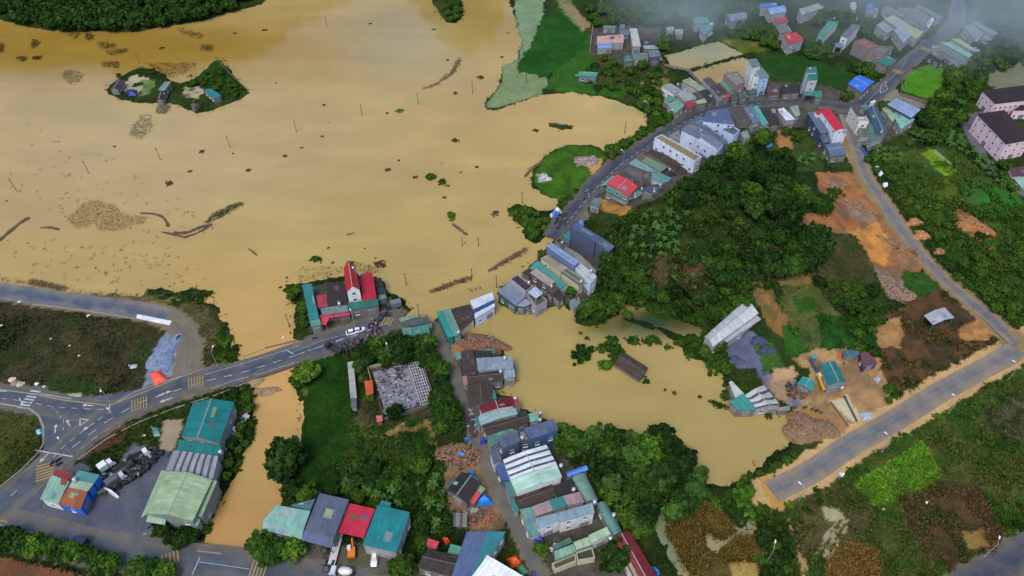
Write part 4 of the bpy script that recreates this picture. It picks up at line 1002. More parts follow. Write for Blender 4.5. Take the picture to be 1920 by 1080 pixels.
# --- flood side cluster
bld('F', "tall blue-grey block with slate roof above the flood", 'house', [("1318,122 1376,84 1602,218 1550,264", 9.6, 's', (76, 88, 120), WBL, .4), ("1552,264 1604,220 1730,306 1676,356", 9.2, 's', (88, 98, 128), WBL, .3), ("1255,205 1318,150 1322,250 1262,232", 4, 's', TE2, WT, .3)], win=False)
bld('F', "long light blue roof house with windowed side", 'house', [("1098,302 1146,268 1406,442 1360,488", 8.4, 's', (128, 148, 184), (92, 110, 150), .3), ("1362,490 1406,448 1566,580 1510,640", 7.0, 'f', (158, 164, 158), WB, .4), ("1275,302 1408,378 1560,520 1412,446", 6.2, 'f', GC, WG, .4)], tank=[(1515, 530, 7.0), (1600, 524, 4.6)])
bld('F', "dark flat roof stair top behind the light blue roof", 'house', [("1180,250 1226,220 1300,268 1254,302", 6.2, 'f', (44, 46, 46), WD, .3)], tank=[(1246, 272, 6.2)])
bld('F', "old cream roof house strewn with battens", 'house', [("1044,416 1106,386 1300,500 1235,545", 6.2, 's', (150, 142, 120), WY, .3), ("1235,547 1300,502 1456,608 1402,664", 5.8, 's', (126, 132, 106), WY, .3, dict(kind='z'))], tank=[(1420, 630, 6.0)])
bld('F', "low teal roof squeezed beside the cream roof", 'house', [("944,502 1022,436 1284,652 1232,694", 4.4, 's', (74, 144, 134), WT, .3), ("1222,692 1280,650 1300,684 1250,722", 3.4, 's', (110, 140, 140), WT, .3)])
bld('F', "beige folded roof over a wooden upper floor", 'house', [("948,548 1012,512 1180,630 1126,672", 6.4, 's', (158, 148, 136), (92, 80, 72), .3), ("1105,676 1180,640 1216,700 1160,744", 5.2, 's', (84, 70, 64), (92, 80, 72), .4), ("1165,750 1216,712 1268,762 1225,824", 3.2, 's', (66, 56, 52), WD, .3)], tank=[(1148, 672, 5.4)])
bld('F', "black terrace house with square white canopy", 'house', [("768,602 836,558 982,668 912,720", 6.4, 'f', (48, 46, 50), WG, .4), ("872,548 930,512 985,534 946,582", 5.0, 's', BR, WD, .3), ("910,724 980,672 1110,800 1010,866", 4.6, 'f', (84, 82, 80), WG, .4), ("930,728 1002,672 1072,736 1006,786", 7.0, 's', (168, 180, 198), WG, .2, dict(openw=True))], tank=[(940, 640, 6.4)])
bld('F', "light grey sheet roof house at the flooded corner", 'house', [("650,718 772,628 906,770 822,852", 4.4, 's', (122, 132, 152), (60, 84, 84), .5), ("822,852 904,784 965,830 905,862", 3.6, 's', (140, 152, 166), (60, 84, 84), .3)])
bld('F', "small brown hut at the pond corner", 'hut', [("1380,752 1446,726 1476,770 1412,806", 3.2, 'g', BR, WG, .6), ("1310,806 1368,782 1400,850 1350,876", 2.2, 's', (120, 132, 142), WG, .2)])
# --- road row, south side
bld('C', "salmon red roofed house with teal awnings on bend", 'house', [("345,755 522,853 446,940 255,830", 6.4, 'G', (208, 66, 78), WT, .9), ("250,868 440,962 430,978 245,888", 3.8, 's', (60, 130, 120), WD, .3), ("200,850 305,765 340,770 250,846", 3.8, 's', (120, 156, 144), WD, .4), ("455,935 515,882 626,932 562,978", 3.6, 's', (96, 140, 132), WG, .3)], tank=[(500, 945, 3.6), (556, 876, 4.0)])
bld('C', "grey bare concrete flat-roofed house next to salmon roof", 'house', [("380,702 446,664 640,740 572,832", 6.8, 'f', (84, 82, 82), (92, 90, 90), .4), ("565,722 630,730 626,792 566,782", 8.6, 'f', (92, 90, 90), (84, 82, 82), .3, dict(win=False))])
bld('C', "dark slate low roof with white tank by hillside", 'shed', [("560,880 640,836 720,872 650,920", 3.2, 's', SL, WD, .3)], tank=[(712, 845), (660, 900)])
bld('C', "long white narrow house with light teal roof", 'house', [("446,658 502,622 640,706 590,752", 5.8, 's', (124, 160, 156), W_, .3), ("590,754 640,708 806,784 742,850", 5.6, 's', (96, 148, 148), W_, .3)])
bld('C', "moss green roof house with rusty front sheets", 'house', [("500,612 548,575 600,602 548,640", 4.8, 's', (126, 92, 72), WG, .2, dict(kind='z')), ("550,640 602,602 776,690 712,732", 4.8, 's', (110, 134, 108), WG, .5), ("714,734 776,692 850,740 790,790", 3.8, 's', (54, 50, 48), WD, .3)], tank=[(790, 712, 4.0)])
bld('C', "long dark tiled roof against the unfinished white house", 'house', [("602,570 650,540 892,668 842,722", 4.8, 'g', BR, WD, .6), ("832,722 892,674 946,716 900,756", 3.8, 's', BR, WD, .3)])
bld('C', "long white unfinished house with yellow battens on top", 'house', [("664,440 722,412 1062,600 1004,642", 9.6, 'f', (70, 66, 60), (200, 210, 232), .3)], tank=[(1000, 585, 9.2)])
bld('C', "long light blue-walled house with grey split roof", 'house', [("886,380 934,334 1052,400 1012,440", 8.8, 's', (104, 112, 134), (196, 208, 232), .3), ("1040,430 1088,410 1238,496 1190,530", 9.4, 's', (112, 120, 140), (196, 208, 232), .3), ("1010,442 1050,402 1242,508 1192,560", 8.0, 'f', (84, 90, 104), (196, 208, 232), .3)], tank=[(1052, 384, 8.6)])
bld('C', "grey recessed flat roof between the two light blue houses", 'house', [("1020,346 1080,322 1282,470 1240,500", 7.2, 'f', (82, 90, 108), (120, 130, 160), .3, dict(win=False)), ("786,420 866,378 888,440 870,470", 4.0, 's', (120, 130, 132), WG, .2, dict(win=False))])
bld('C', "big hipped slate-blue roof house inside the road bend", 'house', [("1098,218 1276,190 1340,332 1070,304", 9.0, 's', (80, 94, 126), (190, 204, 232), .8), ("1216,368 1310,336 1384,376 1336,424", 7.4, 'f', (74, 82, 100), (180, 198, 232), .3), ("944,322 1050,252 1108,288 1068,352", 4.4, 's', (90, 100, 124), WG, .3)], tank=[(1322, 345, 8.0)])
bld('C', "dark flat concrete roof with piled junk beside slate roof", 'house', [("1280,190 1404,166 1474,290 1362,304", 5.4, 'f', (72, 70, 66), WD, .3)])
bld('C', "narrow grey-blue roof next to the bright teal sliver", 'house', [("1414,192 1480,172 1556,308 1492,322", 4.6, 's', (96, 112, 136), WG, .3)])
bld('C', "bright teal sliver roof on the upper road", 'house', [("1488,182 1530,170 1626,322 1572,344", 4.4, 's', (78, 158, 142), WG, .3)])
bld('C', "white sheet roof pair on the upper road", 'house', [("1700,202 1752,190 1850,288 1770,300", 4.6, 's', (206, 212, 220), WG, .3), ("1802,186 1870,166 1892,252 1852,268", 4.4, 's', (140, 156, 136), WG, .3)])
bld('C', "dark brown yard roof between teal sliver and white pair", 'house', [("1560,196 1690,188 1720,330 1640,340", 3.2, 's', (52, 46, 46), WD, .3)])
bld('C', "small pale green hut behind the slate-blue roof", 'shed', [("1386,402 1440,380 1472,440 1420,452", 3.4, 's', (126, 148, 130), WG, .3)])
bld('C', "grey shack with glassy roof beside orange earth", 'shack', [("150,952 216,948 196,1034 118,1010", 3.4, 's', (96, 120, 120), WG, .4)])
# --- road row, north side
bld('A', "low grey-white roofs at west end of the north row", 'house', [("718,726 795,702 905,766 822,792", 4.2, 's', (140, 148, 148), W_, .3), ("850,792 930,742 1020,832 915,862", 4.4, 's', (146, 152, 150), WG, .3), ("905,742 960,735 1032,770 985,786", 4, 's', BE, WG, .2)], tank=[(860, 712)])
bld('A', "light sea-green double roof at the western road end", 'house', [("775,882 850,842 916,890 840,956", 4.2, 's', (112, 152, 134), WG, .4), ("740,832 800,806 850,840 790,862", 3.8, 's', (84, 138, 120), WG, .3)])
bld('A', "pale yellow-green long roof behind the grey-white roofs", 'house', [("895,680 960,656 1092,750 1040,770", 4.2, 's', (150, 160, 126), WG, .3)])
bld('A', "small crimson-awning shop with pale front roof", 'shop', [("915,872 975,850 1002,894 944,922", 3.8, 's', (160, 44, 60), WD, .3), ("1002,856 1086,830 1106,866 1030,880", 4.0, 's', (156, 170, 140), WD, .3), ("985,792 1042,774 1100,820 1040,845", 4.2, 's', (82, 74, 70), WD, .3)])
bld('A', "dark brown square roof beside the crimson awning", 'house', [("1046,772 1112,755 1172,835 1112,868", 4.2, 's', (54, 48, 46), WD, .3)])
bld('A', "long brown roof house with grey side wall", 'house', [("1066,666 1130,650 1200,716 1140,738", 5.6, 's', (88, 76, 74), WG, .3), ("1142,738 1202,718 1272,786 1206,812", 5.4, 's', (70, 56, 54), WG, .3), ("1215,802 1282,790 1296,824 1240,834", 3.2, 's', (206, 60, 76), WD, .3)])
bld('A', "arched green roof next to the brick-fronted flat roof", 'house', [("1210,702 1290,694 1346,774 1290,784", 4.8, 'A', (92, 126, 112), WT, .8), ("1302,802 1350,786 1372,840 1312,850", 3.4, 's', (74, 92, 88), WD, .2), ("1360,782 1430,766 1446,820 1376,830", 3.4, 's', (80, 98, 92), WD, .2), ("1450,762 1520,750 1526,790 1466,800", 3.4, 's', (78, 92, 104), WD, .2)])
bld('A', "brick-fronted flat roof house before the fish pond", 'house', [("1250,622 1366,600 1428,690 1358,722", 8.0, 'f', (116, 118, 116), (140, 118, 112), .3)], tank=[(1285, 598, 7.6)])
bld('A', "tall pale house with light blue front storeys", 'house', [("1446,502 1522,494 1560,556 1490,572", 12.4, 's', (104, 120, 124), (206, 210, 214), .2), ("1512,582 1566,566 1632,646 1562,666", 9.8, 's', (108, 132, 126), (160, 200, 236), .3), ("1450,570 1512,570 1560,664 1500,640", 8.6, 'f', (84, 84, 84), (206, 210, 214), .2)], tank=[(1530, 552, 9.8)])
bld('A', "small rust-red roof right of the light blue front", 'house', [("1612,726 1710,714 1722,790 1620,802", 3.6, 's', (92, 62, 60), WD, .3)])
bld('A', "wide black roof shed facing the upper road", 'shed', [("1730,716 1890,710 1892,780 1742,792", 3.6, 's', (44, 42, 46), WD, .3)])
bld('B', "slim tall house with teal top beside dark green field", 'house', [("52,572 135,564 146,610 56,616", 11.2, 's', (54, 116, 112), (176, 182, 196), .2), ("64,616 146,606 152,672 66,680", 9.8, 's', (38, 118, 104), (176, 182, 196), .5), ("38,776 122,770 120,810 34,806", 3.8, 's', (66, 124, 112), WD, .3, dict(openw=True)), ("122,770 180,764 186,826 126,820", 3.8, 's', (60, 130, 112), WD, .3)], tank=[(82, 582, 11.2)])
bld('B', "bright blue gabled roof house near the road junction", 'house', [("404,708 504,634 630,690 522,784", 4.8, 'G', (52, 112, 220), WD, 1.0)])
bld('B', "slender teal roof house with columned porch", 'house', [("240,180 330,184 216,300 152,290", 4.4, 's', (74, 136, 122), W_, .4), ("152,292 214,302 196,346 142,326", 4.0, 's', (84, 130, 126), W_, .2, dict(openw=True))], tank=[(288, 158, 3.4)])
bld('B', "slim grey-roofed white front house above brick block", 'house', [("436,206 512,210 402,326 346,302", 6.8, 's', (96, 100, 106), W_, .4), ("300,362 370,368 358,402 292,396", 3.4, 's', (106, 122, 148), W_, .2, dict(openw=True))], tank=[(478, 162, 4.4)])
bld('B', "weathered three-storey brick and concrete block", 'house', [("456,346 542,320 660,384 580,408", 7.4, 'f', (132, 84, 86), (128, 116, 116), .3), ("582,408 662,386 792,392 722,446", 7.2, 'f', (98, 98, 100), (122, 112, 112), .3)])
bld('B', "teal porch roof in front of the brick block", 'shop', [("646,520 740,470 800,500 740,560", 4.6, 's', (42, 118, 104), WD, .6), ("744,560 802,502 822,498 770,552", 4.2, 's', (92, 104, 112), WD, .2, dict(win=False))])
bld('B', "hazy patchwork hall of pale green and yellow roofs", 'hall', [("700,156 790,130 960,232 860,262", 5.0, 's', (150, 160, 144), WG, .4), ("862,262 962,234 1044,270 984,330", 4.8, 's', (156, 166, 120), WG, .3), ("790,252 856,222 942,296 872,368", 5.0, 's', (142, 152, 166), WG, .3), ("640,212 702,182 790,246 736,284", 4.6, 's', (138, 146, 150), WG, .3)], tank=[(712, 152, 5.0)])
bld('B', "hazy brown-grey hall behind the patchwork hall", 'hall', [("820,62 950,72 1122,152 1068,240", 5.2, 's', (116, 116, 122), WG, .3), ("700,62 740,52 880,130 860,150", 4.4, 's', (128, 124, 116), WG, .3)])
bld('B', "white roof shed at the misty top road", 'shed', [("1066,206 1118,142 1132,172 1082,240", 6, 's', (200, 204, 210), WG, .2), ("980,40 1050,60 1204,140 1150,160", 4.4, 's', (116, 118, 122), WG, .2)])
bld('B', "fan of light green market roofs beside the upper road", 'market hall', [("1182,356 1262,354 1456,464 1422,490", 4.6, 's', (124, 172, 154), WG, .5), ("1140,400 1222,402 1424,498 1344,520", 4.2, 's', (108, 126, 124), WG, .3), ("1110,390 1160,385 1180,410 1120,410", 4.0, 's', (124, 170, 150), WG, .2, dict(win=False))])
bld('B', "pale yellow and blue roof behind the market roofs", 'house', [("1268,324 1352,330 1470,412 1438,426", 4.6, 's', (164, 170, 124), WG, .3), ("1440,414 1484,396 1522,430 1480,444", 4.4, 's', (130, 160, 200), WG, .2)])
bld('B', "dark grey box house at foot of the market roofs", 'house', [("1086,446 1172,430 1236,490 1190,510", 4.8, 's', (84, 94, 100), (56, 60, 66), .3)])
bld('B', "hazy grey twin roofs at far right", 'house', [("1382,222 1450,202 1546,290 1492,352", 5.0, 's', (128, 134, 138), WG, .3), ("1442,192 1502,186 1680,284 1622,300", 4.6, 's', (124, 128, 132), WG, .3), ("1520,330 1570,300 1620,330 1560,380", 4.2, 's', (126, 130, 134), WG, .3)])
bld('B', "long pale grey hall at the top edge", 'hall', [("-10,76 150,30 204,62 12,130", 5.4, 's', (142, 156, 150), WG, .4)])
bld('B', "white-walled hut by the blue roof at the top edge", 'hut', [("430,20 470,20 480,60 425,60", 4.0, 's', (170, 174, 178), W_, .2)])
bld('B', "small bright blue hipped roof at the top edge", 'house', [("560,40 620,36 632,86 566,84", 4.2, 'G', (56, 104, 200), WG, .6), ("620,60 656,70 664,108 628,100", 3.6, 's', (128, 138, 138), WG, .2)])
# --- top centre, in the haze
bld('A', "pink and blue roofed farm shed in the walled yard", 'shed', [("178,308 404,290 404,362 178,374", 3.8, 's', (188, 156, 150), WG, .4), ("180,376 302,370 304,404 184,414", 3.2, 's', (124, 150, 200), WG, .3)])
bld('A', "tall narrow white roof shed in the walled yard", 'shed', [("450,242 514,240 548,390 480,394", 4.4, 's', (180, 184, 172), WG, .4)])
bld('A', "thin teal strip roof at back of the walled yard", 'shed', [("230,216 335,218 335,240 230,240", 2.8, 's', (84, 130, 112), WG, .3)])
bld('A', "grey block house behind the narrow white roof", 'house', [("366,252 450,252 450,296 366,292", 4.2, 's', (98, 108, 122), WD, .2), ("370,206 414,206 410,244 370,244", 3.8, 's', (112, 120, 122), WD, .2)])
bld('A', "long brown roof shed with pale blue lean-to", 'shed', [("552,330 680,330 686,376 560,380", 3.8, 's', (60, 50, 52), WD, .4), ("564,382 672,378 692,414 574,416", 3.2, 's', (140, 154, 160), WD, .3)])
bld('A', "small teal gable hut below the brown roof shed", 'hut', [("402,482 468,470 490,520 406,530", 3.6, 'G', (66, 116, 116), WD, .6)])
bld('A', "grey-green sheet roof next to the teal gable hut", 'house', [("470,450 604,445 614,498 490,506", 4.2, 's', (106, 120, 112), WG, .3)])
bld('A', "square grey-blue house right of grey-green sheet roof", 'house', [("606,430 700,424 716,474 622,486", 5.0, 's', (104, 112, 124), (84, 88, 104), .3)])
bld('A', "lone teal roof hut beside the rice fields", 'hut', [("22,602 182,610 174,650 20,640", 3.4, 's', (64, 150, 126), (104, 120, 130), .3)])
bld('A', "small square white hut in the mist", 'hut', [("765,200 826,202 826,260 765,254", 3.6, 's', (170, 172, 158), WG, .2)])
bld('A', "grey flat hut beside the misty white hut", 'hut', [("832,246 902,246 902,290 836,286", 3.2, 's', (148, 154, 156), WG, .2)])
bld('A', "upper teal hipped roof house in the mist", 'house', [("992,152 1110,142 1130,190 1000,208", 4.6, 'h', (84, 136, 134), WG, 1.4)])
bld('A', "lower teal hipped roof house in the mist", 'house', [("1045,250 1104,192 1156,236 1082,300", 4.2, 'h', (88, 140, 144), WG, 1.2), ("1122,190 1154,192 1164,206 1130,212", 3.8, 's', (190, 196, 198), WG, .1, dict(win=False))])
bld('A', "grey-blue arched roof house with blue walls", 'house', [("1266,126 1420,100 1444,154 1302,182", 5.2, 'a', (124, 132, 150), (110, 122, 140), .8)])
bld('A', "light blue arched roof hall at the top edge", 'hall', [("1604,72 1750,46 1776,98 1640,124", 5.2, 'a', (130, 160, 208), WG, .8), ("1545,34 1690,22 1704,56 1566,66", 5.2, 's', (70, 112, 190), WG, .4)])
bld('A', "small red roof below the light blue hall", 'house', [("1670,158 1770,140 1792,184 1702,204", 4.6, 's', (160, 66, 70), WG, .4)])
bld('A', "grey striped roof above the red hipped house", 'house', [("1700,228 1790,218 1822,268 1722,286", 4.2, 's', (128, 130, 126), WG, .3, dict(kind='z'))])
bld('A', "grey-walled house with pinkish red hipped roof", 'house', [("1748,290 1860,274 1924,330 1800,374", 6.4, 's', (188, 48, 66), WG, .8)])
# --- east
bld('D', "pink two-storey school block with dark roof behind", 'school', [("1540,44 1960,-10 2040,110 1650,152", 7.6, 'h', MAR, WP, 1.6, dict(win={0: 8, 1: 3, 2: 9, 3: 4})), ("1800,210 1862,166 1990,166 1990,206", 5.0, 'h', MAR, WP, .8)])
bld('D', "pink three-storey school block nearest the yard", 'school', [("1495,240 1725,208 1960,452 1742,494", 9.2, 'h', MAR, WP, 1.6, dict(win={0: 4, 1: 5, 2: 3, 3: 6}))])
bld('D', "maroon roof shed at the school yard edge", 'shed', [("1764,706 1910,676 1930,760 1792,772", 3.6, 's', (92, 50, 60), WP, .3)])
bld('D', "mint roof shed cut by the right edge", 'shed', [("1806,790 1940,760 1980,870 1872,866", 3.4, 's', (136, 186, 166), WG, .3)])
bld('D', "tall white narrow house with crimson arched roof", 'house', [("176,222 246,192 376,368 302,388", 9.2, 'A', (196, 30, 56), (220, 226, 236), .6), ("122,222 168,206 192,236 150,252", 8.0, 's', (186, 40, 60), W_, .3, dict(win=False)), ("310,390 380,370 396,390 320,412", 8.2, 'f', (70, 72, 78), (220, 226, 236), .2, dict(win=False))], tank=[(386, 386, 8.6)])
bld('D', "grey-blue roof house left of the crimson arched roof", 'house', [("62,230 132,218 246,398 170,406", 6.0, 's', (92, 108, 132), (64, 72, 92), .4), ("164,428 244,418 262,478 196,492", 4.2, 's', (84, 98, 122), (64, 72, 92), .3)])
bld('D', "low slate-blue gabled house at end of crimson house", 'house', [("204,502 340,480 394,588 256,602", 3.8, 'g', (92, 106, 134), WD, .6)])
bld('D', "white walled terrace house with brown roof at fork", 'house', [("426,170 490,154 552,264 486,264", 7.6, 's', (84, 74, 76), (212, 214, 206), .3), ("486,268 560,264 582,306 500,302", 7.0, 'f', (136, 138, 138), (212, 214, 206), .3), ("498,348 560,350 586,440 512,442", 4.0, 'f', (84, 92, 84), WG, .3)])
bld('D', "dark teal gabled long roof at the road fork", 'house', [("560,205 642,165 740,388 650,408", 6.4, 'G', (52, 84, 104), WD, .8), ("570,300 610,290 700,440 600,474", 5.2, 's', (84, 122, 118), WG, .3), ("510,172 560,160 590,196 548,214", 4.6, 's', (90, 130, 122), WG, .3), ("590,140 630,124 640,140 602,152", 7, 's', (210, 214, 218), W_, .2, dict(win=False))], tank=[(686, 396, 6.2)])
bld('D', "light blue sheet hall by the road fork", 'hall', [("734,162 814,110 1018,206 940,276", 5.6, 's', (136, 156, 192), (66, 72, 90), .5)])
bld('D', "mint and yellow roofs beside the light blue hall", 'house', [("690,200 735,178 792,240 742,258", 4.2, 's', (160, 172, 122), WG, .2), ("742,260 794,242 850,222 780,310", 4.2, 's', (150, 190, 160), WG, .2, dict(win=False)), ("782,244 830,212 970,290 850,372", 4.2, 's', (126, 176, 160), WG, .3)])
bld('N', "long light grey barn with ribbed roof on wooded slope", 'barn', [("372,94 472,184 140,426 80,354", 5.2, 'G', (190, 194, 196), WG, 1.2), ("458,196 490,228 190,428 166,402", 3.4, 's', (176, 180, 184), WG, .5)])
bld('N', "white ribbed roof and teal roof shed on pond bank", 'shed', [("372,776 508,704 632,850 458,874", 3.8, 'G', (178, 180, 176), WG, .8, dict(kind='z')), ("266,820 356,762 458,880 320,886", 3.4, 's', (58, 140, 130), WD, .4), ("256,682 276,672 368,766 306,806", 3.2, 's', (186, 188, 184), WD, .3, dict(kind='z'))])
bld('N', "little pale shed beside the white ribbed roof", 'shed', [("606,866 694,852 698,884 608,892", 2.2, 's', (134, 138, 128), WD, .2)])
bld('N', "small teal gabled hut in the muddy yard", 'hut', [("790,640 884,686 856,748 748,696", 3.2, 'G', (54, 150, 146), WD, .7)])
bld('N', "teal curved roof house beside the yellow truck", 'house', [("922,556 1026,530 1104,680 986,700", 4.6, 'G', (30, 112, 112), (116, 134, 142), .9)], tank=[(1074, 722, 2.2)])
bld('N', "tiny teal roof lean-to above the yellow truck", 'shed', [("848,486 886,478 896,508 868,516", 2.6, 's', (70, 150, 144), WD, .2)])
bld('N', "long low blue roof shed in the orange yard", 'shed', [("1086,456 1196,454 1202,486 1090,490", 2.6, 's', (60, 100, 116), WD, .3)])
bld('N', "rusty striped red and grey roof shed", 'shed', [("1206,476 1264,464 1334,545 1226,575", 2.8, 's', (110, 62, 66), (56, 60, 80), .3, dict(kind='z'))])
bld('T', "open-sided light grey gabled shelter on the scrubland", 'shelter', [("545,826 636,790 680,836 586,868", 3.6, 'G', (168, 172, 180), TE, .8, dict(openw=True))])
bld('U', "old dark tiled house sunk to its eaves in pond", 'house', [("388,300 527,390 478,462 334,370", 1.6, 'g', (74, 62, 56), WD, 1.0, dict(win=False))], floorz=0.0)
# --- the farm island
bld('X', "dark thatched hut on west tip of the farm island", 'hut', [("248,332 345,330 268,436 170,430", 2.8, 'G', (66, 62, 60), WD, .8)])
bld('X', "light grey-green roof barn amid the farm island", 'barn', [("826,342 904,340 824,450 746,442", 3.2, 's', (126, 148, 138), WD, .5)])
bld('X', "dark brown hut beside the farm island barn", 'hut', [("740,462 850,456 802,558 724,560", 2.8, 'G', (54, 46, 48), WD, .7), ("732,545 790,545 790,572 740,572", 2.0, 's', (150, 154, 160), WD, .1, dict(win=False))])
bld('X', "teal roof shed at east end of the farm island", 'shed', [("1290,432 1385,424 1502,508 1412,546", 3.0, 's', (40, 122, 128), WD, .4)])
bld('X', "maroon and white gabled hut on the island shore", 'hut', [("1130,618 1195,598 1250,612 1180,664", 2.2, 'G', (104, 80, 80), WD, .5)])
bld('M', "orange tiled shed beside the roofless grid ruin", 'shed', [("845,476 908,470 916,570 860,592", 3.0, 's', (196, 84, 44), WBK, .5)])
bld('M', "tiny salmon roof hut at corner of grid ruin", 'hut', [("936,746 980,744 986,788 942,796", 2.4, 's', (206, 112, 98), WBK, .2)])
bld('K', "half-dismantled grey timber hut frame on bare earth", 'ruin', [("292,590 400,590 396,700 286,694", 2.4, 's', (120, 116, 110), WD, .3, dict(openw=True, kind='z'))])
bld('V', "tiny pale-roofed field hut at lower left of gravel road", 'hut', [("494,536 506,532 514,546 502,552", 1.6, 's', (196, 198, 200), WG, .1, dict(win=False))])
bld('H', "tiny white and blue shack in the garden trees", 'shack', [("926,412 956,392 968,436 938,456", 2.4, 's', (168, 188, 204), WG, .3)])
# ------------------------------------------------------------ vegetation
def quads_at(P, D1, D2):
    """quads centred on P spanned by D1, D2"""
    V = np.stack([P - D1 - D2, P + D1 - D2, P + D1 + D2, P - D1 + D2], 1).reshape(-1, 3)
    return V
def unitv(a): return a / np.maximum(1e-6, np.linalg.norm(a, axis=-1, keepdims=True))
def crown_mesh(seed, mat, kind='dense', ncl=64, nl=46, ls=.085):
    r = np.random.default_rng(seed)
    if kind == 'dense': sx, sz, zc = 1.0, .74, 1.0
    elif kind == 'low': sx, sz, zc = 1.0, .52, .42
    else: sx, sz, zc = .62, 1.25, 1.35
    lob = unitv(r.normal(size=(7, 3))) * .5; lob[:, 2] *= .5
    d = unitv(r.normal(size=(ncl * 3, 3))); d = d[d[:, 2] > -.55][:ncl]
    rad = .46 + .46 * np.clip(np.max(d @ unitv(lob).T, axis=1), 0, 1) ** 3 + r.normal(size=len(d)) * .09
    cen = d * rad[:, None] * np.array([sx, sx, sz]) + np.array([0, 0, zc])
    if kind == 'low':
        an = r.uniform(0, 2 * PI, len(d)); rr_ = r.uniform(0, 1, len(d)) ** .6 * (1 + .35 * np.sin(an * 2 + seed) + .2 * np.sin(an * 5))
        cen = np.stack([rr_ * np.cos(an), rr_ * np.sin(an), np.clip(.62 * (1 - .6 * rr_ ** 2), .05, 1) * r.uniform(.35, 1.05, len(d))], -1)
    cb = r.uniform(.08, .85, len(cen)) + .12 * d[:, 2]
    cr = r.uniform(.13, .24, len(cen))
    P = (cen[:, None, :] + unitv(r.normal(size=(len(cen), nl, 3))) * (r.uniform(.3, 1, (len(cen), nl, 1)) ** .5) * cr[:, None, None]).reshape(-1, 3)
    b = (cb[:, None] + r.normal(size=(len(cen), nl)) * .14).reshape(-1)
    nrm = unitv(r.normal(size=P.shape) * .8 + (P - np.array([0, 0, zc])) + np.array([0, 0, .5]))
    t = unitv(np.cross(nrm, r.normal(size=P.shape))); bt = np.cross(nrm, t)
    s = (ls * r.uniform(.55, 1.35, len(P)))[:, None]
    V = quads_at(P, t * s, bt * s * .62)
    F = np.arange(len(V)).reshape(-1, 4)
    # a lumpy inner mass so the crown is not see-through everywhere
    nu, nv = 14, 9
    th = np.linspace(0, 2 * PI, nu, endpoint=False); ph = np.linspace(-1.2, PI / 2, nv)
    T, Ph = np.meshgrid(th, ph)
    dd = np.stack([np.cos(Ph) * np.cos(T), np.cos(Ph) * np.sin(T), np.sin(Ph)], -1)
    rr = ((.2 if kind == 'low' else .36) + .22 * np.max(dd.reshape(-1, 3) @ unitv(lob).T, axis=1)).reshape(T.shape) + r.normal(size=T.shape) * .03
    IV = (dd * rr[..., None] * np.array([sx, sx, sz]) + np.array([0, 0, zc])).reshape(-1, 3)
    IF = []
    for a in range(nv - 1):
        for c in range(nu): IF.append((a * nu + c, a * nu + (c + 1) % nu, (a + 1) * nu + (c + 1) % nu, (a + 1) * nu + c))
    IF = np.array(IF) + len(V)
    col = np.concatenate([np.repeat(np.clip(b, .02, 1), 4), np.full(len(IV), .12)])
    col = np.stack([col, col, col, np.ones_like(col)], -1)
    return np_mesh('crown', np.concatenate([V, IV]), np.concatenate([F, IF]), [mat], col)
def trunk_mesh(seed, h=.9):
    r = random.Random(seed); mb = MB(); p = Vector((0, 0, -.15)); rad = .075
    for i in range(3):
        q = p + Vector((r.uniform(-.05, .05), r.uniform(-.05, .05), h / 3 + .05)); mb.tube(p, q, rad, rad * .8, 7, 0, i == 0); p = q; rad *= .8
        if i: 
            a = r.uniform(0, 2 * PI)
            for k in range(2): mb.tube(p, p + Vector((math.cos(a + k * 2.6) * .4, math.sin(a + k * 2.6) * .4, .35)), rad * .6, rad * .25, 5)
    return mb.mesh('trunk', [m_plain((88, 72, 58), .9)])
MD = m_leaf((20, 44, 12), c2=(44, 72, 22)); ML = m_leaf((56, 90, 22), c2=(84, 118, 34)); MM = m_leaf((30, 60, 16), c2=(62, 92, 26)); MBAM = m_leaf((44, 70, 28), c2=(62, 92, 34)); MDRY = m_leaf((104, 80, 46), c2=(84, 62, 38))
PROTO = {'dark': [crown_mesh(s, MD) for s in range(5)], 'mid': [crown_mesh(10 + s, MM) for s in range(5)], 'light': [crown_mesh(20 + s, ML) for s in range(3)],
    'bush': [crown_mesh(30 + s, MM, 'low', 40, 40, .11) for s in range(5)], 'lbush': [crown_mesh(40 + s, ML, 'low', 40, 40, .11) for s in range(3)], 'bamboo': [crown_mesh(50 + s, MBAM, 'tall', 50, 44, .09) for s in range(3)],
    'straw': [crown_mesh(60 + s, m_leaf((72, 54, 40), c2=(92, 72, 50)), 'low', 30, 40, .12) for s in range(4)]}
TRK = [trunk_mesh(s) for s in range(3)]
def banana_mesh(seed):
    r = random.Random(seed); V = []; F = []; col = []
    n = 9
    for k in range(n):
        a = 2 * PI * k / n + r.uniform(-.3, .3); ln = r.uniform(1.7, 2.5); up = r.uniform(.35, 1.1); b = r.uniform(.35, .95)
        ca, sa = math.cos(a), math.sin(a); prev = None
        for i in range(6):
            t = i / 5; d = ln * t * .92; z = 2.3 + up * math.sin(t * 2.1) * 1.1 - .9 * t * t
            w_ = .34 * math.sin(PI * min(.97, .12 + t * .88)) + .03
            row = [(d * ca - w_ * -sa, d * sa - w_ * ca, z - .12 * w_), (d * ca, d * sa, z + .07), (d * ca + w_ * -sa, d * sa + w_ * ca, z - .12 * w_)]
            i0 = len(V); V += row; col += [b * r.uniform(.85, 1.1)] * 3
            if prev is not None: F += [(prev, prev + 1, i0 + 1, i0), (prev + 1, prev + 2, i0 + 2, i0 + 1)]
            prev = i0
    c = np.array(col); return np_mesh('leaves', np.array(V), np.array(F), [m_leaf((44, 72, 30), c2=(62, 92, 38))], np.stack([c, c, c, np.ones_like(c)], -1))
BAN = [banana_mesh(s) for s in range(6)]
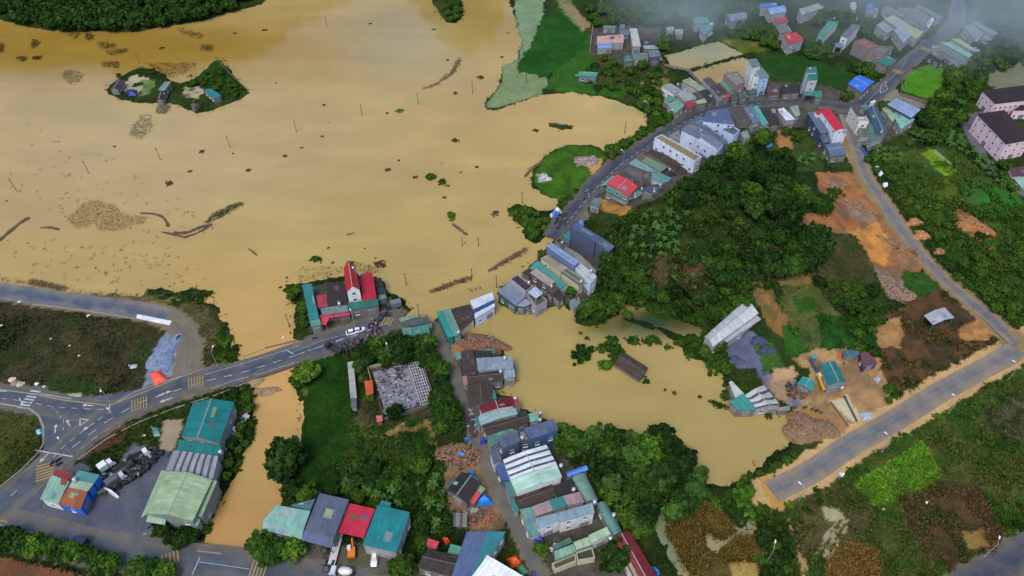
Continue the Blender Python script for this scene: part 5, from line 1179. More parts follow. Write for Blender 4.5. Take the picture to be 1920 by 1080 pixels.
bs = MB(); bs.tube((0, 0, -.2), (0, 0, 2.4), .16, .1, 7); BSTEM = bs.mesh('stem', [m_plain((112, 120, 70), .7)])
VEG = []
PKIND = {'dark tree': 'dark', 'green tree': 'mid', 'light green tree': 'light', 'bamboo clump': 'bamboo', 'green bush': 'bush', 'light green bush': 'lbush', 'brown clump': 'straw'}
def tree(x, y, r, kind='dark', hf=1.0, zz=None):
    z = float(hgt(x, y)) if zz is None else zz
    nm = {'dark': 'tree', 'mid': 'tree', 'light': 'tree', 'bamboo': 'bamboo_clump', 'bush': 'bush', 'lbush': 'bush', 'straw': 'straw_clump'}[kind]
    o = empty(nm, (x, y, z), rz=rng.uniform(0, 6.28))
    r *= rng.uniform(.9, 1.1)
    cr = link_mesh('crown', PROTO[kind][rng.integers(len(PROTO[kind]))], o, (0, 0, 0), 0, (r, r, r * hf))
    if nm in ('tree', 'bamboo_clump'): link_mesh('trunk', TRK[rng.integers(3)], o, (0, 0, 0), 0, (r, r, r * hf))
    VEG.append((o, x, y, {'dark': 'dark tree', 'mid': 'green tree', 'light': 'light green tree', 'bamboo': 'bamboo clump', 'bush': 'green bush', 'lbush': 'light green bush', 'straw': 'brown clump'}[kind], r))
    return o
def banana(x, y, s):
    s *= .82
    z = float(hgt(x, y)); o = empty('banana_plant', (x, y, z), rz=rng.uniform(0, 6.28))
    link_mesh('leaves', BAN[rng.integers(6)], o, (0, 0, 0), 0, (s, s, s)); link_mesh('stem', BSTEM, o, (0, 0, 0), 0, (s, s, s))
    VEG.append((o, x, y, 'banana plant', s)); return o
def tp(pxx, pyy, r, kind='dark', hf=1.0):
    """pixel of the crown centre"""
    x, y, z = ground(pxx, pyy, r * (.5 if 'bush' in kind or kind == 'straw' else 1.0) * hf); return tree(x, y, r, kind, hf)
def scatter(s, n, fn, mind=3.0):
    poly = pp(s); xs = [p[0] for p in poly]; ys = [p[1] for p in poly]; got = []
    for _ in range(n * 14):
        if len(got) >= n: break
        x, y = rng.uniform(min(xs), max(xs)), rng.uniform(min(ys), max(ys))
        if not pip(np.array([x]), np.array([y]), poly)[0]: continue
        X, Y, Zz = ground(x, y, 2.0)
        if Zz < .12 or zcol(X, Y)[3] < .35 or any((X - a) ** 2 + (Y - b) ** 2 < mind * mind for a, b in got): continue
        got.append((X, Y)); fn(X, Y)
def T_(kinds, r0, r1, hf=1.0):
    ks = kinds.split()
    return lambda X, Y: tree(X, Y, rng.uniform(r0, r1), ks[rng.integers(len(ks))], hf)
Bn = lambda a, b: (lambda X, Y: banana(X, Y, rng.uniform(a, b)))
# wooded mound
scatter("1240,360 1330,300 1420,290 1480,320 1500,372 1450,410 1330,400 1260,405", 26, T_('dark dark mid', 3.0, 5.4), 4.6)
scatter("1380,300 1470,310 1490,380 1500,420 1430,470 1390,420 1400,370", 16, T_('dark', 3.4, 5.6), 4.8)
scatter("1180,395 1240,370 1400,410 1440,480 1330,480 1230,450", 12, T_('mid bush bush', 1.2, 2.4), 4.0)
scatter("1430,440 1530,430 1545,480 1480,520 1420,505 1380,480", 17, T_('dark mid', 2.8, 4.8), 4.2)
scatter("1130,470 1190,480 1220,560 1190,590 1130,560", 15, T_('dark mid bush', 2.4, 4.2), 3.8)
scatter("1085,575 1170,560 1180,600 1120,608 1085,604", 14, T_('mid bush bamboo', 2.0, 3.4), 3.2)
scatter("1190,555 1300,545 1400,560 1380,590 1330,606 1250,590", 20, T_('dark bush mid', 2.2, 3.8), 3.6)
scatter("1290,470 1380,470 1420,520 1380,560 1310,530", 11, T_('bush dark bush', 1.6, 3.6), 3.6)
scatter("1270,640 1330,610 1360,660 1360,700 1310,685", 16, T_('mid bush', 1.8, 3.0), 2.8)
scatter("1190,395 1290,385 1280,440 1180,440", 12, Bn(.9, 1.3), 2.6); scatter("1175,430 1260,420 1270,470 1190,480", 18, Bn(.9, 1.3), 2.6)
scatter("1200,470 1330,480 1330,560 1230,550", 26, Bn(.55, .9), 2.8); scatter("1420,480 1480,470 1450,520 1410,510", 6, Bn(.8, 1.2), 2.6)
scatter("1500,520 1640,540 1640,590 1560,560", 10, T_('bush dark', 1.6, 3.2), 3.5); scatter("1590,540 1650,560 1640,660 1610,650", 12, T_('mid dark bush', 1.8, 3.2), 3.2)
scatter("1470,290 1540,285 1550,300 1480,310", 10, Bn(.9, 1.2), 2.6); scatter("1515,355 1570,352 1565,395 1530,395", 7, T_('mid bush', 2, 3), 3)
scatter("1440,230 1480,240 1520,250 1530,280 1450,290 1370,270", 8, T_('mid bush', 1.6, 3.0), 4); tp(1430, 255, 4.4, 'mid')
# garden wood by the pond
scatter("1062,835 1120,820 1200,830 1240,820 1290,880 1300,960 1240,980 1170,1000 1140,940 1130,860", 62, T_('dark dark mid bamboo', 2.2, 4.4), 3.6)
for a in ((1240, 812, 3.8, 'dark', 1.2), (1222, 848, 4.8, 'light', 1), (1145, 922, 3.2, 'light', 1), (1268, 860, 5.2, 'dark', 1), (1240, 890, 5.0, 'dark', 1), (1196, 955, 2.2, 'light', 1), (1192, 962, 2.4, 'light', 1), (1156, 1046, 4.0, 'dark', 1), (1210, 990, 2.6, 'mid', 1), (1148, 815, 3.2, 'mid', 1), (1052, 800, 2.2, 'light', 1), (1016, 1028, 2.4, 'light', .8), (1200, 910, 3.6, 'mid', 1), (1300, 925, 4.4, 'bamboo', .8), (1310, 895, 3.8, 'bamboo', .9)): tp(*a)
scatter("1085,815 1120,812 1110,850 1080,850", 4, Bn(1, 1.2), 2.5); banana(*unproj(1140, 868, 2.5), 1.4)
scatter("1310,915 1370,915 1440,930 1440,970 1380,960 1330,935", 16, T_('bush lbush', 1.0, 2.4), 2.8); tp(1396, 922, 3.0, 'light', .7)
scatter("1430,985 1470,975 1490,1060 1440,1080 1420,1010", 16, T_('bush dark', 1.0, 2.0), 2.6)
scatter("1370,900 1450,860 1480,845 1560,835 1470,890 1400,915", 22, T_('bush mid', .9, 1.6), 2.4)
# round the grid ruin and the rice field
scatter("675,650 720,640 800,640 830,660 835,700 780,672 690,685 650,690", 26, T_('mid dark', 2.0, 3.2), 2.8)
scatter("815,680 838,690 860,760 860,800 820,805 812,770 825,740", 18, T_('mid dark mid', 2.0, 3.4), 2.6); scatter("670,690 690,700 696,740 680,760 664,740", 6, T_('dark bush', 1.2, 1.9), 2)
for a in ((740, 772, 3.0, 'dark', 1.25), (842, 772, 4.2, 'mid', 1), (752, 650, 4.4, 'dark', 1), (576, 695, 4.0, 'light', .9), (560, 712, 3.0, 'mid', .8), (538, 852, 5.6, 'dark', 1.1), (530, 884, 4.0, 'dark', 1), (574, 924, 3.0, 'light', 1), (548, 918, 3.4, 'dark', 1), (700, 880, 3.0, 'dark', 1), (670, 870, 2.6, 'mid', 1), (1212, 170, 3, 'dark', 1)): tp(*a)
scatter("640,880 830,870 830,930 770,950 640,930 620,915", 34, T_('dark bush mid', 1.6, 2.8), 3.0); scatter("640,900 820,900 820,945 700,945", 16, Bn(.9, 1.3), 3); scatter("655,690 664,700 666,900 655,900", 10, T_('bush', .9, 1.4), 2.4)
scatter("780,930 840,940 850,990 790,1010", 12, T_('dark mid bush', 1.4, 2.4), 2.8); scatter("800,900 830,880 830,960 815,990", 8, Bn(.9, 1.2), 2.5)
scatter("660,800 800,800 820,860 680,870", 20, T_('bush', .9, 1.9), 3.4)
# street trees and hedges, bottom left
for k, (x, y, r) in enumerate(((-10, 1006, 3.2), (16, 1008, 3.2), (42, 1016, 3.0), (66, 1022, 3.2), (92, 1026, 3.0), (116, 1032, 3.0), (138, 1034, 2.8), (160, 1040, 2.8), (184, 1050, 3.4), (206, 1056, 2.8), (256, 1064, 3.2), (280, 1066, 3.0), (308, 1072, 2.8), (486, 1022, 3.6), (520, 1034, 3.2), (546, 1030, 3.4), (500, 1044, 2.8), (754, 1062, 3.8), (1236, 1110, 3))): tp(x, y, r, 'mid' if k % 3 else 'light', .9)
for x, y, r in ((304, 992, 2.6), (322, 1006, 2.4), (344, 1004, 2.6), (362, 1002, 2.4), (334, 1018, 2.0)): tp(x, y, r, 'dark', .9)
scatter("420,725 470,722 472,800 460,845 438,880 400,905 395,890 420,850 440,790", 34, T_('bush mid', 1.1, 2.1), 2.2); scatter("380,910 405,905 400,950 385,985 372,990", 9, T_('bush', 1.1, 1.9), 2)
scatter("415,600 432,620 445,655 442,680 410,688 405,650", 16, T_('bush lbush', 1.0, 1.7), 1.8); scatter("275,543 400,545 395,556 340,560 290,552", 13, T_('lbush bush', .8, 1.4), 2); scatter("200,745 250,738 240,748 200,754", 5, T_('bush', .6, 1), 2)
scatter("170,800 440,725 442,740 250,800 170,820", 16, T_('bush', .7, 1.1), 3)
scatter("540,538 562,532 575,560 590,612 575,615 548,570", 12, T_('lbush mid', 1.3, 2.2), 2.4); scatter("728,556 752,568 745,580 730,578", 5, T_('lbush', 1, 1.5), 1.6); scatter("735,640 760,625 790,632 760,642", 6, T_('bush', 1, 1.6), 2)
scatter("930,560 965,560 965,580 940,584", 7, T_('mid bush', 1.3, 2.2), 2); tp(1015, 477, 1.9, 'dark'); tp(1070, 545, 2.2, 'light'); scatter("1105,535 1140,560 1120,580 1095,560", 9, T_('mid bush', 1.5, 2.6), 2.2)
# peninsula bushes, knoll and road hedge
scatter("955,395 985,388 1010,398 1030,410 1000,445 985,430", 22, T_('lbush mid bush', 1.2, 2.1), 2.2); scatter("1035,385 1110,335 1116,340 1050,392", 8, T_('bush', 1.0, 1.8), 2.4)
scatter("1138,280 1165,268 1185,280 1165,298 1140,300", 11, T_('light mid mid', 1.7, 2.8), 2.4); scatter("1168,268 1205,240 1230,212 1256,205 1262,220 1215,252 1180,275", 36, T_('mid lbush bush', 1.3, 2.2), 1.9)
scatter("1195,160 1225,165 1250,195 1225,215 1200,200", 14, T_('dark mid lbush', 1.6, 2.8), 2.6); scatter("1120,105 1245,125 1240,160 1190,170 1120,160 1090,135", 40, T_('mid bush dark bush', 1.3, 2.8), 3.2)
scatter("1040,380 1060,365 1100,330 1095,345 1055,385", 5, T_('bush', 1, 1.6), 2)
# upper right village, in and out of the mist
scatter("1105,12 1240,10 1290,40 1250,60 1200,48 1110,45", 40, T_('mid dark mid', 2.0, 3.6), 3.8); scatter("1220,60 1270,75 1230,105 1218,90", 12, T_('mid', 2.0, 3.2), 3.2)
scatter("1290,12 1420,10 1440,50 1380,70 1330,50 1350,20", 24, T_('mid light', 2.0, 3.4), 3.6); scatter("1390,60 1450,45 1460,90 1400,75", 16, T_('mid dark', 1.8, 3.0), 3.0)
scatter("1500,40 1590,20 1600,40 1640,90 1600,50 1540,45", 18, T_('mid dark', 2.2, 3.6), 3.6); scatter("1508,76 1560,85 1580,105 1510,105", 18, T_('mid', 1.4, 2.4), 2.2); scatter("1600,110 1650,130 1640,150 1600,135", 12, T_('mid bush', 1.6, 2.8), 2.6)
scatter("1560,165 1590,170 1600,190 1560,190", 7, T_('dark mid', 1.8, 2.8), 2.4); scatter("1700,40 1780,30 1760,70 1720,60", 10, T_('mid', 1.8, 2.8), 3.2); scatter("1820,85 1900,70 1925,100 1880,130 1830,120", 22, T_('dark mid', 2.2, 3.8), 3.4)
scatter("1770,125 1850,130 1850,160 1800,200 1750,235 1730,215 1780,150", 40, T_('mid dark light', 2.0, 3.4), 3.4); scatter("1725,215 1790,180 1810,215 1780,260 1740,270", 26, T_('dark mid', 2.4, 3.8), 3.4)
scatter("1840,10 1930,10 1930,60 1860,60", 26, T_('mid', 2.4, 3.8), 4)
scatter("1670,245 1780,235 1790,262 1700,270", 22, Bn(.9, 1.25), 2.3); scatter("1740,240 1780,235 1830,270 1880,330 1920,350 1900,370 1850,320", 44, Bn(.9, 1.3), 2.1); scatter("1630,275 1690,275 1690,300 1635,300", 16, Bn(.9, 1.2), 2.2)
scatter("1600,280 1640,290 1720,310 1790,380 1790,440 1720,400 1660,330", 50, T_('bush mid lbush', .9, 2.0), 3.0); scatter("1740,430 1860,480 1920,560 1900,600 1840,560 1760,480", 44, T_('bush mid', 1.1, 2.4), 3.0); scatter("1830,400 1925,380 1925,520 1850,480", 30, T_('bush mid bush', 1.2, 2.4), 3.2)
scatter("1875,305 1925,330 1925,360 1890,350", 8, T_('dark mid', 1.8, 2.6), 2.4)
scatter("1580,240 1590,230 1620,300 1600,290", 5, T_('mid', 1, 1.6), 2)
# field edge shrubs, lower right
scatter("1560,890 1700,800 1800,745 1900,695 1920,720 1780,780 1600,890", 40, T_('bush lbush', .7, 1.5), 2.6); scatter("1870,930 1925,930 1925,1010 1880,990", 16, T_('bush', 1, 1.8), 2.6); scatter("1470,935 1560,900 1560,940 1480,970", 14, T_('lbush bush', .7, 1.3), 2.6); scatter("1730,1050 1830,1060 1800,1090 1730,1080", 9, T_('bush', .8, 1.5), 2.8)
scatter("1630,745 1680,720 1690,745 1650,790", 12, T_('bush mid', 1.0, 1.9), 2.4); scatter("1330,590 1380,560 1400,570 1340,620", 6, T_('dark mid', 1.6, 2.4), 2.6); scatter("1400,700 1440,740 1380,730", 4, T_('bush', .8, 1.2), 2)
# pond shrubs
for x, y, r, k in ((1091, 662, 2.6, 'bush'), (1080, 636, .8, 'bush'), (1099, 644, .6, 'bush'), (1130, 652, 1.6, 'bush'), (1148, 640, 2.0, 'bush'), (1155, 660, 2.2, 'bush'), (1135, 684, 1.8, 'lbush'), (1160, 676, 1.6, 'bush'), (1118, 680, .7, 'bush'), (1088, 624, .6, 'straw'), (1101, 634, .7, 'straw'), (1111, 651, .6, 'straw'),
    (1182, 637, 1.3, 'bush'), (1192, 638, 1.2, 'bush'), (1214, 640, 1.3, 'bush'), (1224, 634, 1.4, 'bush'), (1232, 640, 1.0, 'bush'), (1240, 648, .7, 'bush'), (1252, 650, .9, 'bush'), (1262, 652, .7, 'bush'), (1200, 703, 1.5, 'lbush'),
    (1212, 715, .8, 'bush'), (1222, 718, .4, 'bush'), (1231, 722, .7, 'bush'), (1241, 727, .7, 'bush'), (1247, 731, .4, 'straw'), (1264, 736, .6, 'straw'), (1290, 741, .9, 'bush'), (1298, 743, .6, 'bush'), (1313, 744, .5, 'straw'), (1324, 749, .9, 'bush'), (1332, 752, .5, 'straw'), (1341, 756, .8, 'bush'), (1350, 760, 1.0, 'bush'), (1361, 763, .7, 'straw'), (1361, 720, .9, 'bush'), (1362, 738, 1.2, 'bush'), (1360, 746, .9, 'bush'), (1440, 778, 1.1, 'bush')):
    r *= 1.35; X, Y = unproj(x, y, r * .3); tree(X, Y, r, k, 1, -.12)
# bushes and dark straw mounds standing in the flood
for x, y, r, k in ((378, 283, 1.5, 'straw'), (316, 342, 1.6, 'straw'), (356, 320, 1.1, 'straw'), (466, 318, 1.3, 'straw'), (437, 287, .7, 'straw'), (534, 291, 1.2, 'straw'), (565, 276, 1.0, 'straw'), (604, 255, 1.0, 'straw'), (607, 196, 1.1, 'straw'), (518, 155, .8, 'straw'), (616, 229, .6, 'straw'),
    (694, 43, 1.3, 'straw'), (441, 61, 1.3, 'straw'), (497, 55, 1.5, 'straw'), (303, 89, 1.6, 'straw'), (853, 41, 1.2, 'straw'), (952, 61, .9, 'straw'), (941, 106, 1.3, 'straw'), (839, 112, 1.2, 'straw'), (901, 144, 1.8, 'straw'), (854, 174, 1.3, 'straw'), (726, 211, 1.1, 'straw'), (1004, 243, 1.6, 'straw'), (854, 262, 1.6, 'straw'), (778, 331, 1.2, 'straw'), (728, 317, 1.4, 'straw'), (715, 113, .6, 'straw'), (678, 162, .5, 'straw'), (747, 300, .9, 'straw'), (864, 322, .8, 'straw'), (942, 125, .9, 'straw'), (712, 492, 2.2, 'straw'), (704, 483, .8, 'straw'), (720, 498, 1.2, 'straw'), (928, 399, 1.9, 'straw'), (526, 538, .8, 'straw'), (537, 520, .8, 'straw'), (894, 312, 1.0, 'straw'), (828, 306, .7, 'straw'), (872, 318, .5, 'straw'), (872, 454, .6, 'straw'), (833, 369, 1.0, 'straw'), (760, 425, .4, 'straw'), (684, 465, .7, 'straw'), (616, 464, .9, 'straw'), (624, 492, .8, 'straw'), (656, 438, .6, 'straw'), (214, 274, .9, 'straw'), (154, 155, .5, 'straw'), (12, 376, .7, 'straw'), (925, 404, .6, 'straw'),
    (749, 207, 1.7, 'lbush'), (838, 55, 1.9, 'bush'), (814, 54, 1.2, 'straw'), (808, 331, 2.4, 'mid'), (829, 340, 2.0, 'bush'), (838, 347, 1.2, 'straw'), (847, 404, 2.3, 'lbush'), (838, 410, 1.3, 'lbush'), (592, 485, 1.9, 'bush'), (598, 492, 1.1, 'bush'), (653, 451, .8, 'bush'), (658, 470, 1.1, 'bush'), (618, 461, .9, 'bush'), (656, 494, 1.4, 'lbush'), (480, 372, .6, 'bush'), (492, 370, .8, 'bush'), (506, 370, .7, 'bush'), (521, 367, .9, 'bush'), (1070, 238, 1.0, 'bush')):
    X, Y = unproj(x, y, r * .3); tree(X, Y, r, k, .45 if k == 'straw' else .9, -.15)
# farm island
scatter("200,168 250,185 320,192 300,186 240,178 205,166", 14, T_('bush', .8, 1.3), 2); scatter("225,150 250,130 288,130 300,135 280,133 240,140", 14, T_('bush', .8, 1.4), 1.8); scatter("366,150 404,115 455,165 440,182 405,165", 46, T_('dark bush mid', .9, 1.7), 1.9); scatter("330,155 362,150 366,160 335,160", 6, T_('dark bush', 1, 1.8), 2); scatter("345,190 370,205 440,188 400,200", 10, T_('bush', .7, 1.1), 2)
tp(254, 158, 1.5, 'bush'); tp(262, 156, 1.3, 'bush'); tp(222, 142, 1.7, 'dark'); banana(*unproj(358, 146, 2), 1.2)
# far wooded bank at the top left
scatter("818,4 864,4 862,34 845,38", 10, T_('dark', 1.6, 2.6), 2.6)
VEG_FAR = []
# crest trees: their silhouettes are what the flood water mirrors
for k in range(520):
    X = rng.uniform(-360, -40); Y = rng.uniform(425, 640)
    if float(hgt(X, Y)) > 1.0: VEG_FAR.append((X, Y, rng.uniform(4.0, 8), 'dark'))
for k in range(90):
    X = rng.uniform(-95, 10); Y = rng.uniform(480, 620)
    if float(hgt(X, Y)) > 5: VEG_FAR.append((X, Y, rng.uniform(3.5, 7), 'dark'))
def merged(name, items, keep, lab, cat):
    Vs, Cs = [], []; r = np.random.default_rng(5)
    for X, Y, rad, kind in items:
        me = PROTO[kind][r.integers(len(PROTO[kind]))]
        if me.name not in MCACHE:
            v = np.empty(len(me.vertices) * 3, np.float32); me.vertices.foreach_get('co', v)
            c = np.empty(len(me.vertices) * 4, np.float32); me.color_attributes['Col'].data.foreach_get('color', c); MCACHE[me.name] = (v.reshape(-1, 3), c.reshape(-1, 4))
        v, c = MCACHE[me.name]; nq = (len(v) - 14 * 9) // 4
        q = np.nonzero(r.random(nq) < keep)[0]; ix = (q[:, None] * 4 + np.arange(4)).ravel()
        vv = v[ix].reshape(-1, 4, 3); ctr = vv.mean(1, keepdims=True); vv = (ctr + (vv - ctr) / keep ** .5).reshape(-1, 3)
        a = r.uniform(0, 6.28); R = np.array([[math.cos(a), math.sin(a), 0], [-math.sin(a), math.cos(a), 0], [0, 0, 1]])
        Vs.append(vv @ R * rad + np.array([X, Y, float(hgt(X, Y))])); Cs.append(c[ix])
    V = np.concatenate(Vs); me = np_mesh(name, V, np.arange(len(V)).reshape(-1, 4), [MD if cat == 'forest' else MM], np.concatenate(Cs))
    o = bpy.data.objects.new(name, me); COL.objects.link(o); tag(o, lab, cat, None, 'stuff')
MCACHE = {}
poly_ = pp("0,4 470,2 430,16 380,34 250,52 130,50 60,40 0,28")
for k in range(900):
    x_, y_ = rng.uniform(-20, 480), rng.uniform(-30, 52)
    X, Y, Zz = ground(x_, y_, 3.0)
    if Zz > .3 and len(VEG_FAR) < 820: VEG_FAR.append((X, Y, rng.uniform(2.6, 4.8), 'dark'))
merged('distant_forest', VEG_FAR, .22, 'dark forest covering the far bank at top left', 'forest')
# past 300 of a kind: the largest in the picture stay things, the rest become one mass
for fam, nm, lab in ((('tree',), 'background_trees', 'further trees and saplings filling the gaps between the larger ones'), (('bush',), 'background_bushes', 'small bushes filling the verges and field edges')):
    lst = [v for v in VEG if v[0].name.split('.')[0] in fam]
    def scr(v):
        a, b = proj(np.array(v[1]), np.array(v[2]), np.array(2.0)); zc = v[2] * S45 + 178 * S45
        return (v[4] / zc) * (1 if -20 < a < 1940 and -20 < b < 1100 else .01)
    lst.sort(key=scr, reverse=True); rest = lst[296:]
    if rest:
        merged(nm, [(v[1], v[2], v[4], PKIND[v[3]]) for v in rest], .4, lab, 'bushes' if fam[0] == 'bush' else 'trees')
        dead = {v[0].name for v in rest}
        for v in rest:
            for ch in list(v[0].children): bpy.data.objects.remove(ch)
        VEG = [v for v in VEG if v[0].name not in dead]
        for n_ in dead: bpy.data.objects.remove(bpy.data.objects[n_])
# ------------------------------------------------------------ grass, weeds and low scrub: one mass
def cover(name, pts, size, nleaf, colf, lean=.5, wide=.18, seed=0):
    r = np.random.default_rng(seed); n = len(pts); Pn = np.repeat(pts, nleaf, 0); sz = np.repeat(size, nleaf) * r.uniform(.5, 1.2, n * nleaf)
    Pn = Pn + np.stack([r.normal(size=n * nleaf) * sz * .55, r.normal(size=n * nleaf) * sz * .55, np.zeros(n * nleaf)], -1)
    a = r.uniform(0, 2 * PI, n * nleaf); up = np.stack([np.cos(a) * lean, np.sin(a) * lean, np.ones_like(a)], -1) * sz[:, None]
    b = r.uniform(0, 2 * PI, n * nleaf); sd = np.stack([np.cos(b), np.sin(b), b * 0], -1) * (sz * wide * 2)[:, None]
    V = np.stack([Pn - sd, Pn + sd, Pn + up + sd * .35, Pn + up - sd * .35], 1).reshape(-1, 3)
    c = np.repeat(colf, nleaf, 0) * r.uniform(.55, 1.6, (n * nleaf, 1)); c = np.concatenate([c, np.ones((len(c), 1))], 1)
    me = np_mesh(name, V, np.arange(len(V)).reshape(-1, 4), [MATS['attrleaf']], np.repeat(c, 4, 0))
    o = bpy.data.objects.new(name, me); COL.objects.link(o); return tag(o, kind='stuff')
m, nt, b = nodes('grass_blades'); at = N(nt, 'ShaderNodeAttribute', attribute_name='Col'); nt.links.new(at.outputs['Color'], b.inputs['Base Color']); b.inputs['Roughness'].default_value = .8; b.inputs['Specular IOR Level'].default_value = .08; MATS['attrleaf'] = m
def unproj_v(x, y):
    z = np.full(x.shape, .8)
    for _ in range(5):
        dx, dy = (x - 960) / FOC, (540 - y) / FOC; rz = -S45 + dy * S45; t = (z - CAMZ) / rz
        X, Y = dx * t, (S45 + dy * S45) * t; z = hgt(X, Y)
    return X, Y, z
NP = 120000
qx, qy = rng.uniform(-60, 1980, NP), rng.uniform(-30, 1120, NP)
X, Y, Zz = unproj_v(qx, qy); cc = zcol(X, Y)
ok = (Zz > .25) & (cc[:, 3] > .65); X, Y, Zz, cc = X[ok], Y[ok], Zz[ok], cc[ok]
sz = .28 + .75 * np.clip(fbm(X / 9, Y / 9, 91, 3) + .25, 0, 1) ** 1.3
rice = (cc[:, 3] < .95); sz = np.where(rice, .22, sz)
o = cover('grass_and_weeds', np.stack([X, Y, Zz - .03], -1), sz, 6, cc[:, :3] * rng.uniform(.8, 1.25, (len(X), 1)) * np.where(rng.random((len(X), 1)) < .12, 1.5, 1.0))
o['label'] = 'low green grass, weeds and scrub covering the open ground'; o['category'] = 'grass'
def pxfill(s, n):
    poly = pp(s); xs = [p[0] for p in poly]; ys = [p[1] for p in poly]
    x, y = rng.uniform(min(xs), max(xs), n * 4), rng.uniform(min(ys), max(ys), n * 4); k = pip(x + rng.normal(size=len(x)) * 2, y + rng.normal(size=len(x)) * 1.5, poly); return x[k][:n], y[k][:n]
def reeds(name, label, s, n, size, cols, nleaf=5, zz=None, lean=.5, wide=.1):
    if isinstance(s, str): s = [s]
    XX = []
    for p in s: XX.append(pxfill(p, n // len(s)))
    x = np.concatenate([a[0] for a in XX]); y = np.concatenate([a[1] for a in XX])
    if zz is None: X, Y, Zv = unproj_v(x, y)
    else: X, Y = unproj(x, y, zz); Zv = np.full(X.shape, zz)
    cols = np.array([lin(c) for c in cols]); c = cols[rng.integers(len(cols), size=len(X))]
    o = cover(name, np.stack([X, Y, np.maximum(Zv, -.1)], -1), np.full(len(X), size), nleaf, c, lean, wide, len(name)); o['label'] = label; o['category'] = name.replace('_', ' '); return o
def scrub(name, label, s, n, size, thr=-.08):
    XX = [pxfill(p, n // len(s)) for p in s]; x = np.concatenate([a[0] for a in XX]); y = np.concatenate([a[1] for a in XX]); X, Y, Zv = unproj_v(x, y)
    pt = fbm(X / 5, Y / 5, len(name), 3); k = (pt > thr) & (Zv > .2); X, Y, Zv, pt = X[k], Y[k], Zv[k], pt[k]; cc = zcol(X, Y); k = cc[:, 3] > .6; X, Y, Zv, cc, pt = X[k], Y[k], Zv[k], cc[k], pt[k]
    t = rng.random((len(X), 1)); c = cc[:, :3] * .5 + np.where(t < .5, np.array([lin((34, 60, 20))]), np.where(t < .85, np.array([lin((52, 78, 26))]), np.array([lin((84, 86, 40))]))) * .6
    o = cover(name, np.stack([X, Y, Zv], -1), size * (.5 + 2.2 * np.clip(pt + .15, 0, .5)), 7, c, .8, .22, len(name)); o['label'] = label; o['category'] = 'scrub'
scrub('hillside_scrub', 'tangled mid green scrub over the wooded mound', ["1170,400 1300,340 1420,400 1500,480 1540,500 1440,560 1340,600 1200,580 1120,520"], 9000, 1.0)
scrub('slope_scrub', 'patchy scrub on the slope right of the side road', ["1600,290 1700,310 1800,300 1930,390 1930,620 1850,560 1720,420"], 7000, .75)
scrub('garden_scrub', 'dense weeds below the garden trees', ["620,870 830,860 840,990 700,960", "1060,830 1300,840 1300,980 1140,990 1100,880", "1420,960 1500,970 1500,1070 1430,1080"], 6000, .9)
scrub('field_scrub', 'low weeds dotting the fields at lower right', ["1470,960 1600,920 1900,700 1930,1010 1850,1080 1500,1080"], 6000, .5, .0)
scrub('plot_scrub', 'weeds between the garden plots and the dark scrubland', ["1400,500 1560,500 1640,580 1640,660 1480,660", "1640,600 1760,540 1890,640 1720,740 1650,720"], 2600, .55, .06)
reeds('dry_reeds', 'tall brown and yellow reeds in the waterlogged plot at the bottom', ["1250,936 1304,928 1340,962 1330,995 1300,1020 1330,1050 1300,1085 1250,1000", "1335,955 1372,996 1352,1010 1328,990", "1350,1045 1385,1010 1420,1015 1428,1045 1370,1050"], 5600, .95, [(130, 104, 44), (104, 80, 42), (76, 60, 36), (84, 90, 40)], 6, None, .7, .08)
reeds('dry_stalks', 'brown dead stalks edging the bare plot at lower right', ["1680,940 1770,905 1840,920 1880,990 1860,1040 1840,985 1800,935 1740,940 1700,965", "1700,965 1730,1010 1790,1060 1780,1070 1715,1010"], 1300, .7, [(96, 72, 52), (116, 90, 62), (74, 66, 40)], 5)
reeds('yellow_weeds', 'yellow-brown weeds on the mound at the bottom edge', "1545,1090 1556,1040 1590,1014 1644,1032 1652,1090", 900, .8, [(140, 112, 56), (110, 96, 48), (128, 88, 56)], 5)
reeds('creeper_field', 'bright lime green creeper crop by the gravel road', "1600,908 1660,874 1728,828 1754,872 1762,904 1700,930 1642,952", 1500, .35, [(84, 126, 30), (96, 132, 38), (70, 104, 30)], 5, None, .9, .3)
reeds('drowned_grass', 'pale drowned grass tips breaking the flood near the red-roofed cluster', ["560,500 660,500 640,520 560,528", "660,490 720,505 700,515 650,505"], 420, .5, [(140, 116, 76), (120, 100, 70)], 3, -.05)
reeds('reed_mat', 'grey-brown mat of drowned reeds left of the long mud bank', ["122,415 150,385 178,374 215,384 232,402 282,408 268,420 215,434 180,430 178,418 150,430"], 3000, .42, [(146, 126, 86), (124, 106, 74), (160, 138, 96)], 2, -.05, 1.2)
reeds('reed_bed', 'brown reed bed in the flood just above the farm island', "268,118 372,118 345,140 312,146 296,134", 700, .6, [(130, 100, 56), (110, 84, 50), (140, 110, 62)], 3, -.05)
reeds('floating_plants', 'grey-green floating plants below the farm island', ["300,195 320,198 312,214 292,212", "262,218 282,214 286,245 262,264 242,250"], 600, .6, [(116, 116, 90), (98, 102, 80), (134, 130, 102)], 3, -.06, 1.3)
reeds('floating_weed', 'dark floating weed in the mirrored forest at top left', ["184,78 218,84 214,92 190,90", "200,98 244,90 236,98 206,104", "190,118 224,116 222,128 195,126", "376,84 400,86 396,98 378,94", "336,52 384,66 376,74 340,66", "60,74 78,80 60,92", "62,106 78,106 74,112 64,112", "0,80 8,86 4,100 -4,96", "30,106 52,108 44,116", "124,52 150,56 148,76 128,66", "160,62 176,66 174,76 162,74"], 1500, .6, [(84, 74, 36), (70, 66, 36), (104, 88, 44)], 4, -.06, 1.3)
reeds('reed_raft', 'square drifting raft of brown reeds near the left edge', "118,136 132,130 160,140 150,152 136,160 116,148", 600, .4, [(126, 104, 76), (110, 92, 70)], 3, -.05, 1.2)
